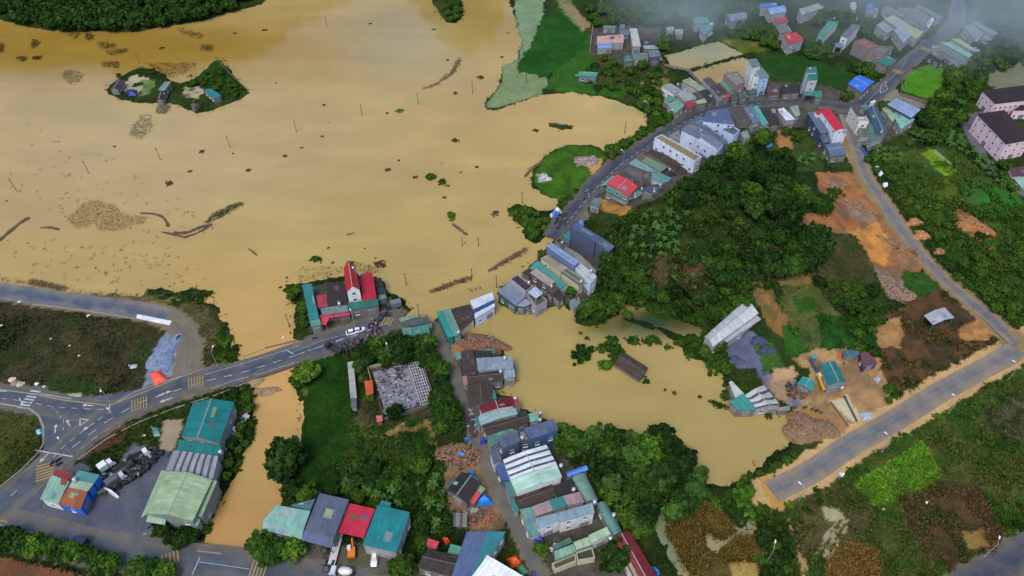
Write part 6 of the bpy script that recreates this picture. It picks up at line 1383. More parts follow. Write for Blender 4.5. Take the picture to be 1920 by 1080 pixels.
reeds('shore_debris', 'thin line of flood debris along the drowned west road', ["-40,520 60,534 160,548 275,556 330,562 275,563 150,553 50,537 -40,526", "60,530 80,534 130,544 120,548 60,538"], 1500, .5, [(124, 106, 72), (104, 90, 62), (138, 120, 84)], 3, None, 1.2)
reeds('drift_specks', 'scattered specks of drifting debris on the flood above the west road', ["10,440 320,470 420,520 250,540 20,510", "20,220 300,330 500,500 300,470 20,400"], 170, .6, [(120, 96, 60), (98, 80, 54)], 5, -.05, 1.4)

# drowned grass and litter along every waterline
i_, j_ = np.nonzero((SDn > -1.3) & (SDn < .5) & (GY > 70) & (GY < 440) & (np.abs(GX) < 330)); pk = rng.random(len(i_)) < .3; i_, j_ = i_[pk], j_[pk]
gx_, gy_ = GX[i_, j_] + rng.normal(size=len(i_)) * .5, GY[i_, j_] + rng.normal(size=len(i_)) * .5; gz_ = np.maximum(hgt(gx_, gy_), -.03); fz = fbm(gx_ / 4, gy_ / 4, 61, 3) > -.03; gx_, gy_, gz_ = gx_[fz], gy_[fz], gz_[fz]
cl = np.array([lin((40, 66, 22)), lin((58, 78, 30)), lin((98, 88, 52)), lin((30, 50, 18))])[rng.integers(4, size=len(gx_))]
o = cover('shoreline_weeds', np.stack([gx_, gy_, gz_], -1), rng.uniform(.25, .6, len(gx_)), 4, cl, 1.0, .25, 77); o['label'] = 'half-drowned grass and litter along the edge of the flood'; o['category'] = 'weeds'
# ------------------------------------------------------------ poles, lamps, cables
POLEM = m_plain((118, 112, 100), .8); DPOLE = m_plain((74, 66, 56), .85)
def ordn(i): return ['first', 'second', 'third', 'fourth', 'fifth', 'sixth', 'seventh', 'eighth', 'ninth', 'tenth', 'eleventh', 'twelfth', 'thirteenth', 'fourteenth', 'fifteenth', 'sixteenth', 'seventeenth', 'eighteenth', 'nineteenth', 'twentieth'][i]
wp_ = [(31, 358), (167, 325), (262, 120), (301, 300), (432, 277), (543, 612), (556, 247), (613, 50), (679, 217), (762, 536), (784, 196), (786, 595), (867, 462), (885, 520), (886, 175), (897, 462), (931, 540), (979, 383), (987, 155), (1171, 250)]
pole_top = []
for i, (x, y) in enumerate(wp_):
    X, Y = unproj(x, y, .0); g_ = max(0, float(hgt(X, Y))); X, Y = unproj(x, y, g_)
    r = empty('utility_pole', (X, Y, g_), 'concrete utility pole rising from the flood, %s one counted from the left' % ordn(i), 'utility pole', 'utility poles standing in the flood')
    h = 6.4 if i not in (12, 15, 13) else 4.5
    mb = MB(); mb.tube((0, 0, -1.5), (0, 0, h), .15, .1, 8); mb.build('pole_shaft', DPOLE, r)
    mb = MB(); mb.box((0, 0, h - .5), (1.1, .1, .1), 0, .5); mb.build('crossarm', DPOLE, r)
    pole_top.append((X, Y, g_ + h - .45))
def cable(a, b, lab):
    mb = MB(); a, b = Vector(a), Vector(b); n = 10; pts = []
    for k in range(n + 1):
        t = k / n; p = a.lerp(b, t); p.z -= 4 * t * (1 - t) * 1.2; pts.append(p)
    for p, q in zip(pts, pts[1:]): mb.tube(p, q, .022, n=4, caps=False)
    tag(mb.build('overhead_cable', m_plain((60, 58, 56), .7)), lab, 'cable', 'cables sagging between the drowned poles')
PT = {i: pole_top[i] for i in range(20)}
for a, b, l in ((9, 13, 'thin cable over the flooded road from the red-roofed cluster'), (13, 17, 'thin cable running on towards the bush peninsula'), (11, 16, 'thin cable along the flooded road to the grey corner house'), (9, 11, 'thin cable crossing the flooded road end')): cable(PT[a], PT[b], l)
LAMPM = m_plain((178, 182, 186), .4, .5); HEADM = m_plain((230, 232, 232), .4)
def lamp(x, y, ang, lab, h=7.0):
    X, Y, z = ground(x, y); r = empty('street_lamp', (X, Y, z), lab, 'street lamp', 'street lamps along the roads', ang)
    mb = MB(); mb.tube((0, 0, -.3), (0, 0, h), .13, .08, 8); mb.tube((0, 0, h), (1.6, 0, h + .45), .06, .05, 6); mb.tube((0, 0, -.1), (0, 0, .35), .24, n=8); mb.build('lamp_post', LAMPM, r)
    mb = MB(); mb.box((1.95, 0, h + .46), (.9, .34, .14)); mb.build('lamp_head', HEADM, r)
for x, y, a, l in ((1778, 775, 2.2, 'grey lamp post above the lime green creeper field, beside the gravel road'), (1654, 847, 2.2, 'grey lamp post at upper corner of the lime green field'), (1496, 941, 2.2, 'grey lamp post at the lower end of the gravel road'), (1438, 1052, 1.2, 'grey lamp post among dark scrub at the bottom edge'), (1846, 1043, 1.0, 'grey lamp post beside the road in the bottom right corner'), (1890, 712, 2.2, 'grey lamp post near the gravel road fork at far right'),
    (1168, 308, 2.2, 'lamp post beside the upper road near the salmon roof'), (1262, 232, 2.2, 'lamp post at the hedge on the upper road bend'), (666, 616, 2.0, 'lamp post behind the parked white van'), (408, 686, 1.5, 'lamp post on the verge west of the bridge'), (731, 680, 1.8, 'lamp post over the garden wall of the grid ruin'), (136, 855, 2.4, 'lamp post near the motorbikes at the west junction'), (226, 800, 2.4, 'lamp post on the verge above the brown bare patch'), (205, 752, -1, 'lamp post at tip of the grass triangle'), (540, 668, 1.8, 'lamp post halfway along the causeway'), (1213, 214, 2.6, 'lamp post with white head at the bay corner')): lamp(x, y, a, l, 7.0 if y > 500 else 6)
# ------------------------------------------------------------ vehicles
RUB = m_plain((26, 26, 28), .8); CGL = m_plain((28, 34, 42), .08, 0, .05); CHR = m_plain((150, 152, 156), .3, .8)
def paint(c): return m_plain(c, .28, .1, .04)
def loft(mb, secs, m=0):
    """sections along x: (x, halfwidth, zlow, zhigh, top halfwidth)"""
    prev = None
    for x, w_, a, b_, tw in secs:
        ring = [(x, -w_, a), (x, w_, a), (x, w_ * 1.0, (a + b_) / 2), (x, tw, b_), (x, -tw, b_), (x, -w_ * 1.0, (a + b_) / 2)]
        if prev:
            for i in range(6): j = (i + 1) % 6; mb.face([prev[i], prev[j], ring[j], ring[i]], m)
        else: mb.face(ring[::-1], m)
        prev = ring
    mb.face(prev, m)
def wheels(r, xs, w_, rad):
    for x in xs:
        for s in (-1, 1):
            mb = MB(); mb.tube((x, s * (w_ - .12), rad), (x, s * (w_ + .1), rad), rad, n=14); o = mb.build('wheel', RUB, r)
            mb = MB(); mb.tube((x, s * (w_ + .09), rad), (x, s * (w_ + .12), rad), rad * .55, n=10); mb.build('rim', CHR, o)
def place(name, x, y, tx, ty, label, cat, group=None, z=None):
    X, Y, Zz = ground(x, y, .5); zz = max(Zz + .1, 0.96) if z is None else z
    X, Y = unproj(x, y, zz + .5); A_, B_ = unproj(tx, ty, zz + .5)
    return empty(name, (X, Y, zz), label, cat, group, math.atan2(B_ - Y, A_ - X))
def car(x, y, tx, ty, col, label, suv=False, z=None):
    r = place('car', x, y, tx, ty, label, 'car', None, z); k = 1.15 if suv else 1.0
    mb = MB(); loft(mb, [(-2.2, .72, .45, .85, .62), (-2.05, .86, .32, .98 * k, .78), (-.9, .9, .28, 1.0 * k, .82), (.8, .9, .28, .98 * k, .82), (1.9, .84, .32, .86 * k, .74), (2.2, .7, .42, .7, .6)]); mb.build('body', paint(col), r)
    mb = MB(); loft(mb, [(-1.85, .74, .95 * k, 1.02 * k, .7), (-1.35, .76, .95 * k, 1.38 * k, .6), (.15, .76, .95 * k, 1.40 * k, .6), (.98, .74, .93 * k, .98 * k, .7)]); mb.build('window_band', CGL, r)
    mb = MB(); mb.box((-.55, 0, 1.42 * k), (1.6, 1.16, .05)); mb.build('car_roof', paint(col), r)
    for s in (-1, 1):
        mb = MB(); mb.box((2.12, s * .55, .68), (.14, .3, .14)); mb.build('headlight', HEADM, r)
    wheels(r, (-1.35, 1.35), .82, .32); return r
def truck(x, y, tx, ty, cab, bed, label, L=5.6, kind='flat', z=None):
    r = place('truck', x, y, tx, ty, label, 'truck', None, z)
    mb = MB(); mb.box((0, 0, .75), (L, .9, .22)); mb.build('chassis', RUB, r)
    mb = MB(); loft(mb, [(L / 2 - 1.7, 1.0, .6, 2.3, .92), (L / 2 - .5, 1.0, .6, 2.3, .9), (L / 2 + .05, 1.0, .5, 1.5, .96)]); c = mb.build('cab', paint(cab), r)
    mb = MB(); mb.face([(L / 2 - .42, -.82, 2.2), (L / 2 - .42, .82, 2.2), (L / 2 + .07, .9, 1.55), (L / 2 + .07, -.9, 1.55)][::-1]); mb.build('windscreen', CGL, c)
    b_ = L - 1.9; cx = -L / 2 + b_ / 2
    mb = MB()
    if kind == 'box': mb.box((cx, 0, 1.9), (b_, 2.1, 2.0))
    elif kind == 'mixer':
        prev = None
        for t, rr in ((-1.9, .45), (-1.2, .95), (.2, 1.15), (1.2, .9), (1.7, .5)):
            if prev: mb.tube((cx + prev[0], 0, 1.9 - prev[0] * .12), (cx + t, 0, 1.9 - t * .12), prev[1], rr, 14)
            prev = (t, rr)
    else:
        mb.box((cx, 0, 1.0), (b_, 2.1, .12))
        for s in (-1, 1): mb.box((cx, s * 1.02, 1.35), (b_, .07, .6)); mb.box((cx + s * b_ / 2, 0, 1.35), (.07, 2.0, .6))
    mb.build({'box': 'cargo_box', 'mixer': 'mixer_drum'}.get(kind, 'load_bed'), paint(bed), r)
    wheels(r, (-L / 2 + .9, L / 2 - 1.0), .9, .45); return r
car(702, 1047, 700, 1070, (222, 226, 230), 'white saloon car parked in front of the teal workshop', z=.98)
car(661, 623, 690, 616, (226, 230, 234), 'white van on the road by the motorbike crowd', True, 1.05); car(673, 619, 690, 616, (214, 218, 222), 'white car tight behind the white van', False, 1.05)
truck(738, 575, 715, 581, (60, 66, 74), (112, 116, 126), 'dark truck with grey canopy at the flooded road end', 5.6, 'box', .7)
truck(626, 655, 612, 648, (60, 42, 44), (56, 56, 62), 'dark empty dump truck beside the causeway end', 6.4, 'flat', .95)
truck(642, 1074, 625, 1072, (196, 204, 208), (206, 206, 200), 'white concrete mixer truck at the bottom road', 6.4, 'mixer', 1.0)
truck(1541, 718, 1536, 704, (228, 206, 150), (226, 164, 40), 'yellow dump truck beside the teal curved roof house', 6.4, 'flat', 1.05)
truck(262, 858, 272, 852, (212, 216, 216), (52, 54, 56), 'white-cab truck at the head of the machinery yard', 6.2, 'flat', 1.0); truck(220, 902, 232, 894, (190, 196, 200), (86, 94, 98), 'small grey-white truck inside the machinery yard', 5.4, 'box', 1.0)
truck(236, 880, 250, 872, (54, 58, 60), (70, 72, 74), 'dark flatbed truck among the machinery yard', 6, 'flat', 1.0); truck(202, 875, 212, 868, (216, 220, 222), (222, 226, 228), 'little white box truck above the machinery yard', 4.2, 'box', 1.0)
truck(152, 1018, 140, 1014, (40, 46, 66), (44, 52, 74), 'dark blue truck under the hedge trees on the bottom road', 4.6, 'box', 1.0)
car(722, 590, 735, 586, (60, 64, 72), 'dark car by the yellow bars at flooded road end', False, .95)
def digger(x, y, tx, ty, label):
    r = place('excavator', x, y, tx, ty, label, 'excavator'); Y_ = paint((224, 120, 20))
    for s in (-1, 1):
        mb = MB(); mb.box((0, s * .85, .4), (2.6, .45, .7)); mb.tube((-1.3, s * .62, .4), (-1.3, s * 1.07, .4), .35, n=10); mb.tube((1.3, s * .62, .4), (1.3, s * 1.07, .4), .35, n=10); mb.build('track', RUB, r)
    mb = MB(); mb.box((-.35, 0, 1.25), (2.7, 1.9, .95)); mb.build('body', Y_, r)
    mb = MB(); mb.box((.6, .5, 2.1), (1.0, .85, 1.1)); mb.box((.6, .5, 2.7), (1.1, .95, .08)); mb.build('cab', m_plain((200, 204, 206), .3), r)
    mb = MB(); mb.tube((.9, -.35, 1.5), (2.5, -.35, 3.0), .2, n=6); mb.tube((2.5, -.35, 3.0), (3.6, -.35, 1.4), .16, n=6); a = mb.build('boom', Y_, r)
    mb = MB(); mb.box((3.65, -.35, 1.0), (.6, .8, .7)); mb.build('bucket', DFRAME, a)
digger(660, 1036, 660, 1016, 'orange excavator in front of the red roof workshop')
r = place('flatbed_trailer', 630, 1030, 636, 1008, 'long white flatbed trailer left of the orange excavator', 'trailer', None, 1.0)
mb = MB(); mb.box((0, 0, .95), (8.5, 1.9, .25)); mb.build('trailer_deck', paint((190, 192, 190)), r); mb = MB(); mb.box((4.6, 0, .8), (1.4, .25, .2)); mb.build('drawbar', DFRAME, r); wheels(r, (-3.2, -2.2, 2.8), .8, .42)
# motorbikes
def bike_meshes():
    mb = MB()
    for x in (-.62, .62): mb.tube((x, -.06, .3), (x, .06, .3), .3, n=12)
    W__ = mb.mesh('wheel', [RUB])
    return W__
mbw = MB(); mbw.tube((0, -.06, .3), (0, .06, .3), .3, n=12); BW = mbw.mesh('wheel', [RUB])
mbs = MB(); mbs.box((-.3, 0, .82), (.72, .28, .12)); BS = mbs.mesh('seat', [m_plain((34, 32, 34), .6)])
mbh = MB(); mbh.tube((.42, -.33, 1.06), (.42, .33, 1.06), .03, n=5); mbh.tube((.62, 0, .3), (.4, 0, 1.06), .05, n=5); BH = mbh.mesh('handlebar', [CHR])
BB = []
for c_ in ((36, 38, 44), (150, 30, 34), (190, 194, 200), (40, 66, 120), (70, 72, 76)):
    mb = MB(); loft(mb, [(-.85, .08, .6, .74, .06), (-.5, .16, .35, .76, .13), (.05, .17, .28, .62, .1), (.3, .15, .35, .95, .14), (.5, .2, .5, 1.0, .12)]); BB.append(mb.mesh('body', [paint(c_)]))
CN = ['black', 'red', 'white', 'blue', 'grey']
def bike(X, Y, z, a, lab, grp, k):
    r = empty('motorbike', (X, Y, z), CN[k] + ' ' + lab, 'motorbike', grp, a)
    link_mesh('body', BB[k], r); link_mesh('seat', BS, r); link_mesh('handlebar', BH, r)
    link_mesh('wheel', BW, r, (-.62, 0, 0)); link_mesh('wheel', BW, r, (.62, 0, 0))
def bikes(s, n, ang, lab, grp, mind=1.15, z=1.03):
    x, y = pxfill(s, 600); got = []
    for a, b in zip(x, y):
        X, Y = unproj(a, b, z)
        if len(got) >= n: break
        if any((X - p) ** 2 + (Y - q) ** 2 < mind * mind for p, q in got): continue
        got.append((X, Y)); k = int(rng.choice([0, 0, 0, 4, 1, 2, 3])); bike(X, Y, z, ang + rng.normal() * .3, lab, grp, k)
bikes("640,648 690,632 700,622 716,614 718,626 690,642 650,668 638,662", 62, 1.9, 'motorbike parked in the crowd on the road before the flood', 'motorbikes crowded before the flooded road')
bikes("684,608 712,598 716,606 694,616", 8, 1.2, 'motorbike standing across the road from the green workshop', 'motorbikes beside the flooded cluster')
bikes("92,866 120,862 118,874 96,874", 5, .8, 'motorbike parked by the west junction', 'motorbikes at the west junction', 1.6)
bikes("1040,398 1066,396 1062,420 1036,428", 14, 1.1, 'motorbike waiting at the dry edge of the upper road', 'motorbikes at the upper flood edge', 1.3)
bikes("1090,372 1112,350 1116,354 1096,378", 4, .8, 'motorbike riding up the village road past the peninsula', 'motorbikes on the village road', 2.5)
bikes("588,634 594,632 594,640 588,640", 1, .3, 'motorbike crossing the causeway alone', 'lone motorbike', 1)
bikes("332,632 340,632 340,640 332,640", 1, 1.3, 'motorbike on the muddy bend of the west road', 'lone motorbike on mud', 1)
bikes("872,805 878,830 884,850 878,850 870,820", 5, 1.6, 'motorbike by the lane houses', 'motorbikes along the lane', 1.6, .98)
# ------------------------------------------------------------ people
SKIN = m_plain((150, 108, 84), .6, 0, .06, 6); HAIR = m_plain((24, 20, 20), .6)
def skin_obj(name, V, E, R, mat, sub=1):
    me = bpy.data.meshes.new(name); me.from_pydata(V, E, []); me.materials.append(mat)
    o = bpy.data.objects.new(name, me); COL.objects.link(o)
    md = o.modifiers.new('s', 'SKIN'); md.use_smooth_shade = True
    for sv, rr in zip(me.skin_vertices[0].data, R): sv.radius = rr
    me.skin_vertices[0].data[0].use_root = True
    ss = o.modifiers.new('u', 'SUBSURF'); ss.levels = sub; ss.render_levels = sub
    dg = bpy.context.evaluated_depsgraph_get(); dg.update()
    m2 = bpy.data.meshes.new_from_object(o.evaluated_get(dg)); m2.name = name
    bpy.data.objects.remove(o); m2.materials.clear(); m2.materials.append(mat); return m2
def person_parts(arms='down', stride=.12):
    ha = {'down': (.24, .05, .78), 'front': (.22, .38, 1.05), 'up': (.42, .15, 1.75)}[arms]; ea = {'down': (.25, -.02, 1.1), 'front': (.25, .08, 1.12), 'up': (.38, .04, 1.45)}[arms]
    V = [(0, 0, .95), (0, 0, 1.18), (0, 0, 1.38), (0, .01, 1.5), (0, .03, 1.6), (0, .02, 1.7)]; R = [(.15, .11), (.13, .1), (.16, .1), (.055, .055), (.085, .095), (.06, .07)]; E = [(0, 1), (1, 2), (2, 3), (3, 4), (4, 5)]
    for s in (-1, 1):
        k = len(V); V += [(s * .19, 0, 1.4), (s * ea[0], ea[1], ea[2]), (s * ha[0], ha[1], ha[2]), (s * (ha[0] + .01), ha[1] + .03, ha[2] - .1 if arms == 'down' else ha[2] + .06)]
        R += [(.065, .065), (.045, .045), (.032, .032), (.03, .045)]; E += [(2, k), (k, k + 1), (k + 1, k + 2), (k + 2, k + 3)]
        k = len(V); V += [(s * .1, 0, .86), (s * .11, s * stride * .6 + .03, .48), (s * .11, s * stride, .08), (s * .11, s * stride + .16, .04)]
        R += [(.1, .1), (.07, .07), (.045, .05), (.04, .03)]; E += [(0, k), (k, k + 1), (k + 1, k + 2), (k + 2, k + 3)]
    body = skin_obj('body', V, E, R, SKIN)
    JV = [(0, 0, .92), (0, 0, 1.18), (0, 0, 1.4)]; JR = [(.175, .135), (.155, .125), (.18, .125)]; JE = [(0, 1), (1, 2)]
    for s in (-1, 1):
        k = len(JV); JV += [(s * .2, 0, 1.41), (s * ea[0], ea[1], ea[2]), (s * (ea[0] + (ha[0] - ea[0]) * .8), ea[1] + (ha[1] - ea[1]) * .8, ea[2] + (ha[2] - ea[2]) * .8)]; JR += [(.085, .085), (.066, .066), (.055, .055)]; JE += [(2, k), (k, k + 1), (k + 1, k + 2)]
    TV = [(0, 0, .94)]; TR = [(.17, .13)]; TE_ = []
    for s in (-1, 1):
        k = len(TV); TV += [(s * .1, 0, .84), (s * .11, s * stride * .6 + .03, .48), (s * .11, s * stride, .12)]; TR += [(.115, .115), (.085, .085), (.07, .07)]; TE_ += [(0, k), (k, k + 1), (k + 1, k + 2)]
    jk = skin_obj('jacket', JV, JE, JR, SKIN); tr = skin_obj('trousers', TV, TE_, TR, SKIN)
    mb = MB(); mb.dome((0, .01, 1.64), .112, .13, 12); hr = mb.mesh('hair', [HAIR])
    mb = MB(); mb.tube((0, 0, 1.66), (0, 0, 1.9), .3, .01, 14, caps=True); cone = mb.mesh('conical_hat', [m_plain((206, 190, 150), .7)])
    return body, jk, tr, hr, cone
PPL = {k: person_parts(k, s) for k, s in (('down', .1), ('front', .2), ('up', .05))}
def person(x, y, col, tcol, pose, label, a=0, z=None, hat=False, sink=0, grp=None):
    zg = ground(x, y)[2] + .1 if z is None else z
    X, Y = unproj(x, y, zg); r = empty('person', (X, Y, zg - sink), label, 'person', grp, a)
    b, j, t, h, c = PPL[pose]; link_mesh('body', b, r)
    for nm, me, cc in (('jacket', j, col), ('trousers', t, tcol)):
        m2 = me.copy(); m2.materials.clear(); m2.materials.append(m_plain(cc, .75, 0, .1)); link_mesh(nm, m2, r)
    link_mesh('conical_hat' if hat else 'hair', c if hat else h, r)
person(881, 545, (226, 96, 40), (60, 60, 70), 'up', 'person in orange jacket wading with one arm raised', .4, 0, False, .55)
person(885, 547, (206, 80, 50), (50, 50, 60), 'front', 'person in orange-red jacket wading just right of the raised arm', 1.4, 0, False, .6)
person(892, 543, (120, 84, 60), (40, 40, 50), 'down', 'person in brown shirt wading in middle of the wading group', .2, 0, False, .7)
person(900, 541, (46, 46, 54), (40, 40, 50), 'down', 'person in dark clothes wading at right of the group', .9, 0, False, .7)
for i, (x, y, c_, p_, l_) in enumerate(((684, 623, (170, 40, 60), 'down', 'person in red shirt standing right of the white van'), (697, 615, (200, 204, 210), 'front', 'person in white shirt amid the motorbike crowd'), (706, 611, (40, 60, 120), 'down', 'person in blue shirt near the yellow road bars'), (711, 618, (60, 60, 64), 'down', 'person in grey shirt at crowd edge by green workshop'), (648, 656, (120, 40, 60), 'front', 'person in maroon shirt beside the dark dump truck'), (690, 634, (210, 170, 60), 'down', 'person in yellow shirt at the garden side of crowd'),
    (1044, 412, (60, 90, 160), 'front', 'person in blue jacket at the upper flood edge'), (1052, 404, (190, 196, 200), 'down', 'person in white shirt by the white tarpaulin'), (1060, 414, (150, 50, 50), 'down', 'person in red top beside the tall blue-grey block'), (1050, 424, (50, 54, 60), 'down', 'person in black at the water line of upper road'), (843, 655, (40, 42, 50), 'down', 'person in dark clothes on the lane by the teal house'), (1581, 684, (60, 56, 60), 'down', 'person in dark clothes in the orange yard'), (1584, 747, (150, 120, 120), 'front', 'person in pink top on the concrete drive'), (1096, 374, (40, 44, 52), 'down', 'person in black walking on the village road'), (838, 640, (190, 190, 196), 'down', 'person in white shirt at the wet end of lane'))):
    person(x, y, c_, (44, 48, 60) if i % 2 else (70, 66, 62), p_, l_, rng.uniform(0, 6), 1.03 if y > 560 and x < 760 else None, i % 5 == 2)
# ------------------------------------------------------------ tarpaulins, heaps, walls, ruin
def tarp(reg, s, col, h, label, cat='tarpaulin', name='tarpaulin', n=12, seed=0, edge=.15):
    q = px(reg, s); cx, cy = sum(a[0] for a in q) / 4, sum(a[1] for a in q) / 4; X0, Y0, z0 = ground(cx, cy, h * .7)
    P = [unproj(a, b, z0 + h * .6) for a, b in q]; V = []
    for i in range(n + 1):
        for j in range(n + 1):
            u, v = i / n, j / n
            x = (1 - u) * (1 - v) * P[0][0] + u * (1 - v) * P[1][0] + u * v * P[2][0] + (1 - u) * v * P[3][0]; y = (1 - u) * (1 - v) * P[0][1] + u * (1 - v) * P[1][1] + u * v * P[2][1] + (1 - u) * v * P[3][1]
            k = min(u, 1 - u, v, 1 - v); zz = h * min(1, k / .28) ** .6 + float(fbm(x * 1.3, y * 1.3, seed + 3)) * h * .5
            V.append((x - X0 + float(fbm(x, y, seed)) * .5, y - Y0 + float(fbm(x, y, seed + 9)) * .5, max(edge if k > 0 else .02, zz)))
    F = [(i * (n + 1) + j, (i + 1) * (n + 1) + j, (i + 1) * (n + 1) + j + 1, i * (n + 1) + j + 1) for i in range(n) for j in range(n)]
    me = np_mesh(name, V, F, [m_plain(col, .45, 0, .22, .8)], None, True); o = bpy.data.objects.new(name, me); o.location = (X0, Y0, z0); COL.objects.link(o); return tag(o, label, cat)
tarp('L', "1118,792 1200,762 1250,838 1155,888", (240, 84, 60), 1.6, 'orange-red tarpaulin over a square heap by the causeway', seed=1)
tarp('K', "318,128 345,88 398,128 372,180", (36, 128, 222), 1.5, 'round blue tarpaulin on the earth heap above black cottage', seed=2)
tarp('K', "535,412 608,500 520,522 470,505", (34, 122, 226), 2.4, 'bright blue tarpaulin draped off the black cottage front', seed=3)
tarp('K', "408,255 468,288 446,312 390,275", (40, 110, 190), 2.6, 'small blue tarpaulin on back corner of black cottage', seed=4)
tarp('K', "712,930 780,905 822,968 745,1012", (236, 88, 36), 1.6, 'crumpled orange tarpaulin beside the white bottom roof', seed=5); tarp('K', "780,1000 830,978 880,1040 820,1076", (84, 148, 110), 1.2, 'pale green tarpaulin next to the crumpled orange one', seed=6)
tarp('K', "198,778 232,768 268,795 232,832", (226, 74, 44), 1.6, 'small round red-orange tarpaulin above dark tiled house', seed=7); tarp('K', "370,0 430,0 436,18 380,14", (40, 110, 200), 1.2, 'little blue tarpaulin on the lane verge', seed=8)
tarp('K', "496,0 545,-6 548,28 502,44", (58, 60, 170), 2.2, 'violet-blue awning sheet on the lane by green roof', seed=9); tarp('H', "466,828 526,820 546,860 486,878", (56, 66, 176), 2.4, 'violet-blue canopy below the mixed patch roof house', seed=10); tarp('K', "895,1030 930,1050 940,1080 905,1080", (60, 60, 150), 1.2, 'blue and purple sheet on the lane at bottom edge', seed=11)
tarp('F', "1140,-5 1200,-30 1225,0 1170,25", (60, 120, 200), 1.9, 'blue parasol sheet at the upper flood edge', seed=12); tarp('F', "1168,-30 1215,-55 1240,-35 1200,-10", (222, 226, 228), 2.0, 'white parasol sheet above the blue parasol sheet', seed=13); tarp('F', "1130,10 1158,0 1165,22 1140,28", (206, 210, 214), 1.2, 'small white bundle left of the blue parasol sheet', seed=14)
tarp('F', "1395,70 1440,60 1450,95 1410,100", (70, 130, 200), 1.4, 'blue plastic heap behind the tall blue-grey block', seed=15); tarp('D', "635,675 655,672 708,745 672,768", (196, 214, 226), 1.2, 'long white plastic sheet beside the right side road', seed=16); tarp('D', "700,820 738,812 748,846 712,856", (222, 226, 226), 1.0, 'white sheet heap farther down the right side road', seed=17)
tarp('D', "505,500 590,600 580,612 500,520", (44, 80, 150), 1.0, 'blue strip of sheeting by the banana plants', seed=18); tarp('C', "1598,470 1652,466 1664,508 1610,520", (60, 110, 190), .8, 'blue sheet on the grass below the flat junk roof', seed=19)
tarp('X', "360,422 492,430 484,496 380,490", (38, 52, 120), 1.6, 'dark blue tarpaulin roof on the farm island', seed=20); tarp('I', "180,335 208,332 212,358 186,364", (120, 180, 210), .5, 'pale blue plastic sheet near the round kerb', seed=21); tarp('I', "760,320 800,318 812,370 776,372", (96, 140, 130), .4, 'faded green sheet on the grass above the pale yard', seed=22)
tarp('L', "962,735 1030,728 1025,758 965,765", (170, 180, 184), .3, 'crumpled pale plastic on the dark west field', seed=23); tarp('L', "500,950 620,940 610,970 520,975", (120, 150, 120), .3, 'pale green netting at the west field edge', seed=24); tarp('N', "1306,650 1330,636 1362,655 1340,690", (160, 172, 190), .9, 'pale grey sheet heap in the shrub by muddy yard', seed=25); tarp('N', "1210,900 1285,886 1296,935 1235,955", (150, 168, 196), .9, 'pale blue sheet heap at the gravel road entrance', seed=26)
tarp('F', "795,378 850,352 852,378 812,402", (90, 90, 170), .4, 'violet plastic caught in the drift line', seed=27); tarp('I', "1150,322 1206,316 1196,354 1146,344", (226, 230, 234), 1.6, 'white sheet beside the teal warehouse on channel side', seed=28); tarp('I', "510,628 560,640 596,668 586,676", (220, 226, 232), 2.2, 'white curved awning at the machinery yard mouth', seed=29); tarp('I', "1225,1018 1254,1034 1280,1080 1250,1080", (40, 120, 210), 1.2, 'unused', seed=30) if False else None
tarp('H', "1222,1020 1246,1016 1276,1066 1262,1078", (60, 130, 214), 1.4, 'blue sheet at foot of the maroon ribbed shed', seed=31); tarp('N', "1044,470 1070,468 1074,490 1050,494", (210, 84, 56), .9, 'small red tarpaulin beside the long blue roof', seed=32)
def heap(x, y, rx, ry, h, c1, label, name='rubble_heap', n=160, cs=.35, c2=None, rot=0, cat='rubble heap', flat=False, water=False):
    X, Y, z = ground(x, y) if not water else (*unproj(x, y, 0), -.05); r = empty(name, (X, Y, z), label, cat, None, rot); V = []; nu, nv = 26, 8
    for j in range(nv + 1):
        for i in range(nu):
            t = 1 - j / nv; a = 2 * PI * i / nu; rr = t * (1 + .22 * math.sin(a * 3 + rx) + .12 * math.sin(a * 5 + ry)); zz = h * (1 - t ** 2) ** .8 if not flat else h * min(1, (1 - t) * 3)
            px_, py_ = rx * rr * math.cos(a), ry * rr * math.sin(a); V.append((px_, py_, zz * (1 + .5 * float(fbm(px_ / 1.2 + x, py_ / 1.2, 5))) - (.15 if j == 0 else 0)))
    F = [(j * nu + i, j * nu + (i + 1) % nu, (j + 1) * nu + (i + 1) % nu, (j + 1) * nu + i) for j in range(nv) for i in range(nu)]
    o = bpy.data.objects.new('heap_body', np_mesh('heap_body', V, F, [m_plain(c1, .95, 0, .5, 1.2)], None, False)); o.parent = r; COL.objects.link(o)
    if n:
        mb = MB()
        for k in range(int(n * 1.5)):
            a = rng.uniform(0, 2 * PI); t = math.sqrt(rng.uniform(0, 1)) * .95 * (1 + .22 * math.sin(a * 3 + rx) + .12 * math.sin(a * 5 + ry)); s = cs * rng.uniform(.25, 1.0) ** 1.4 * 1.3; zz = h * max(0.0, 1 - t ** 2) ** .8 if not flat else h
            mb.box((rx * t * math.cos(a), ry * t * math.sin(a), zz + s * .1), (s, s * rng.uniform(.5, 1.2), s * .6), int(rng.random() < .4), rng.uniform(0, 3))
        o2 = mb.build('loose_pieces', [m_plain(c2 or tuple(min(255, int(v * 1.25)) for v in c1), .9, 0, .4), m_plain(tuple(int(v * .6) for v in c1), .9, 0, .3)], r); o2['kind'] = 'stuff'
heap(903, 643, 8.4, 3.6, 1.2, (116, 80, 64), 'long red-brown brick rubble heap at the pond corner', n=420, c2=(150, 124, 110), rot=-.1, cs=.3)
heap(1102, 303, 5.6, 3.0, .8, (138, 124, 120), 'pale stone rubble on the green knoll', n=300, c2=(170, 160, 158)); heap(1022, 335, 2.6, 2.6, .4, (150, 156, 150), 'scattered white rubbish on the green knoll', n=160, c2=(206, 210, 210)); heap(1516, 803, 8.5, 5.0, 1.6, (124, 96, 72), 'broad brown rubble heap at the pond end', n=320, c2=(140, 118, 98), cs=.24)
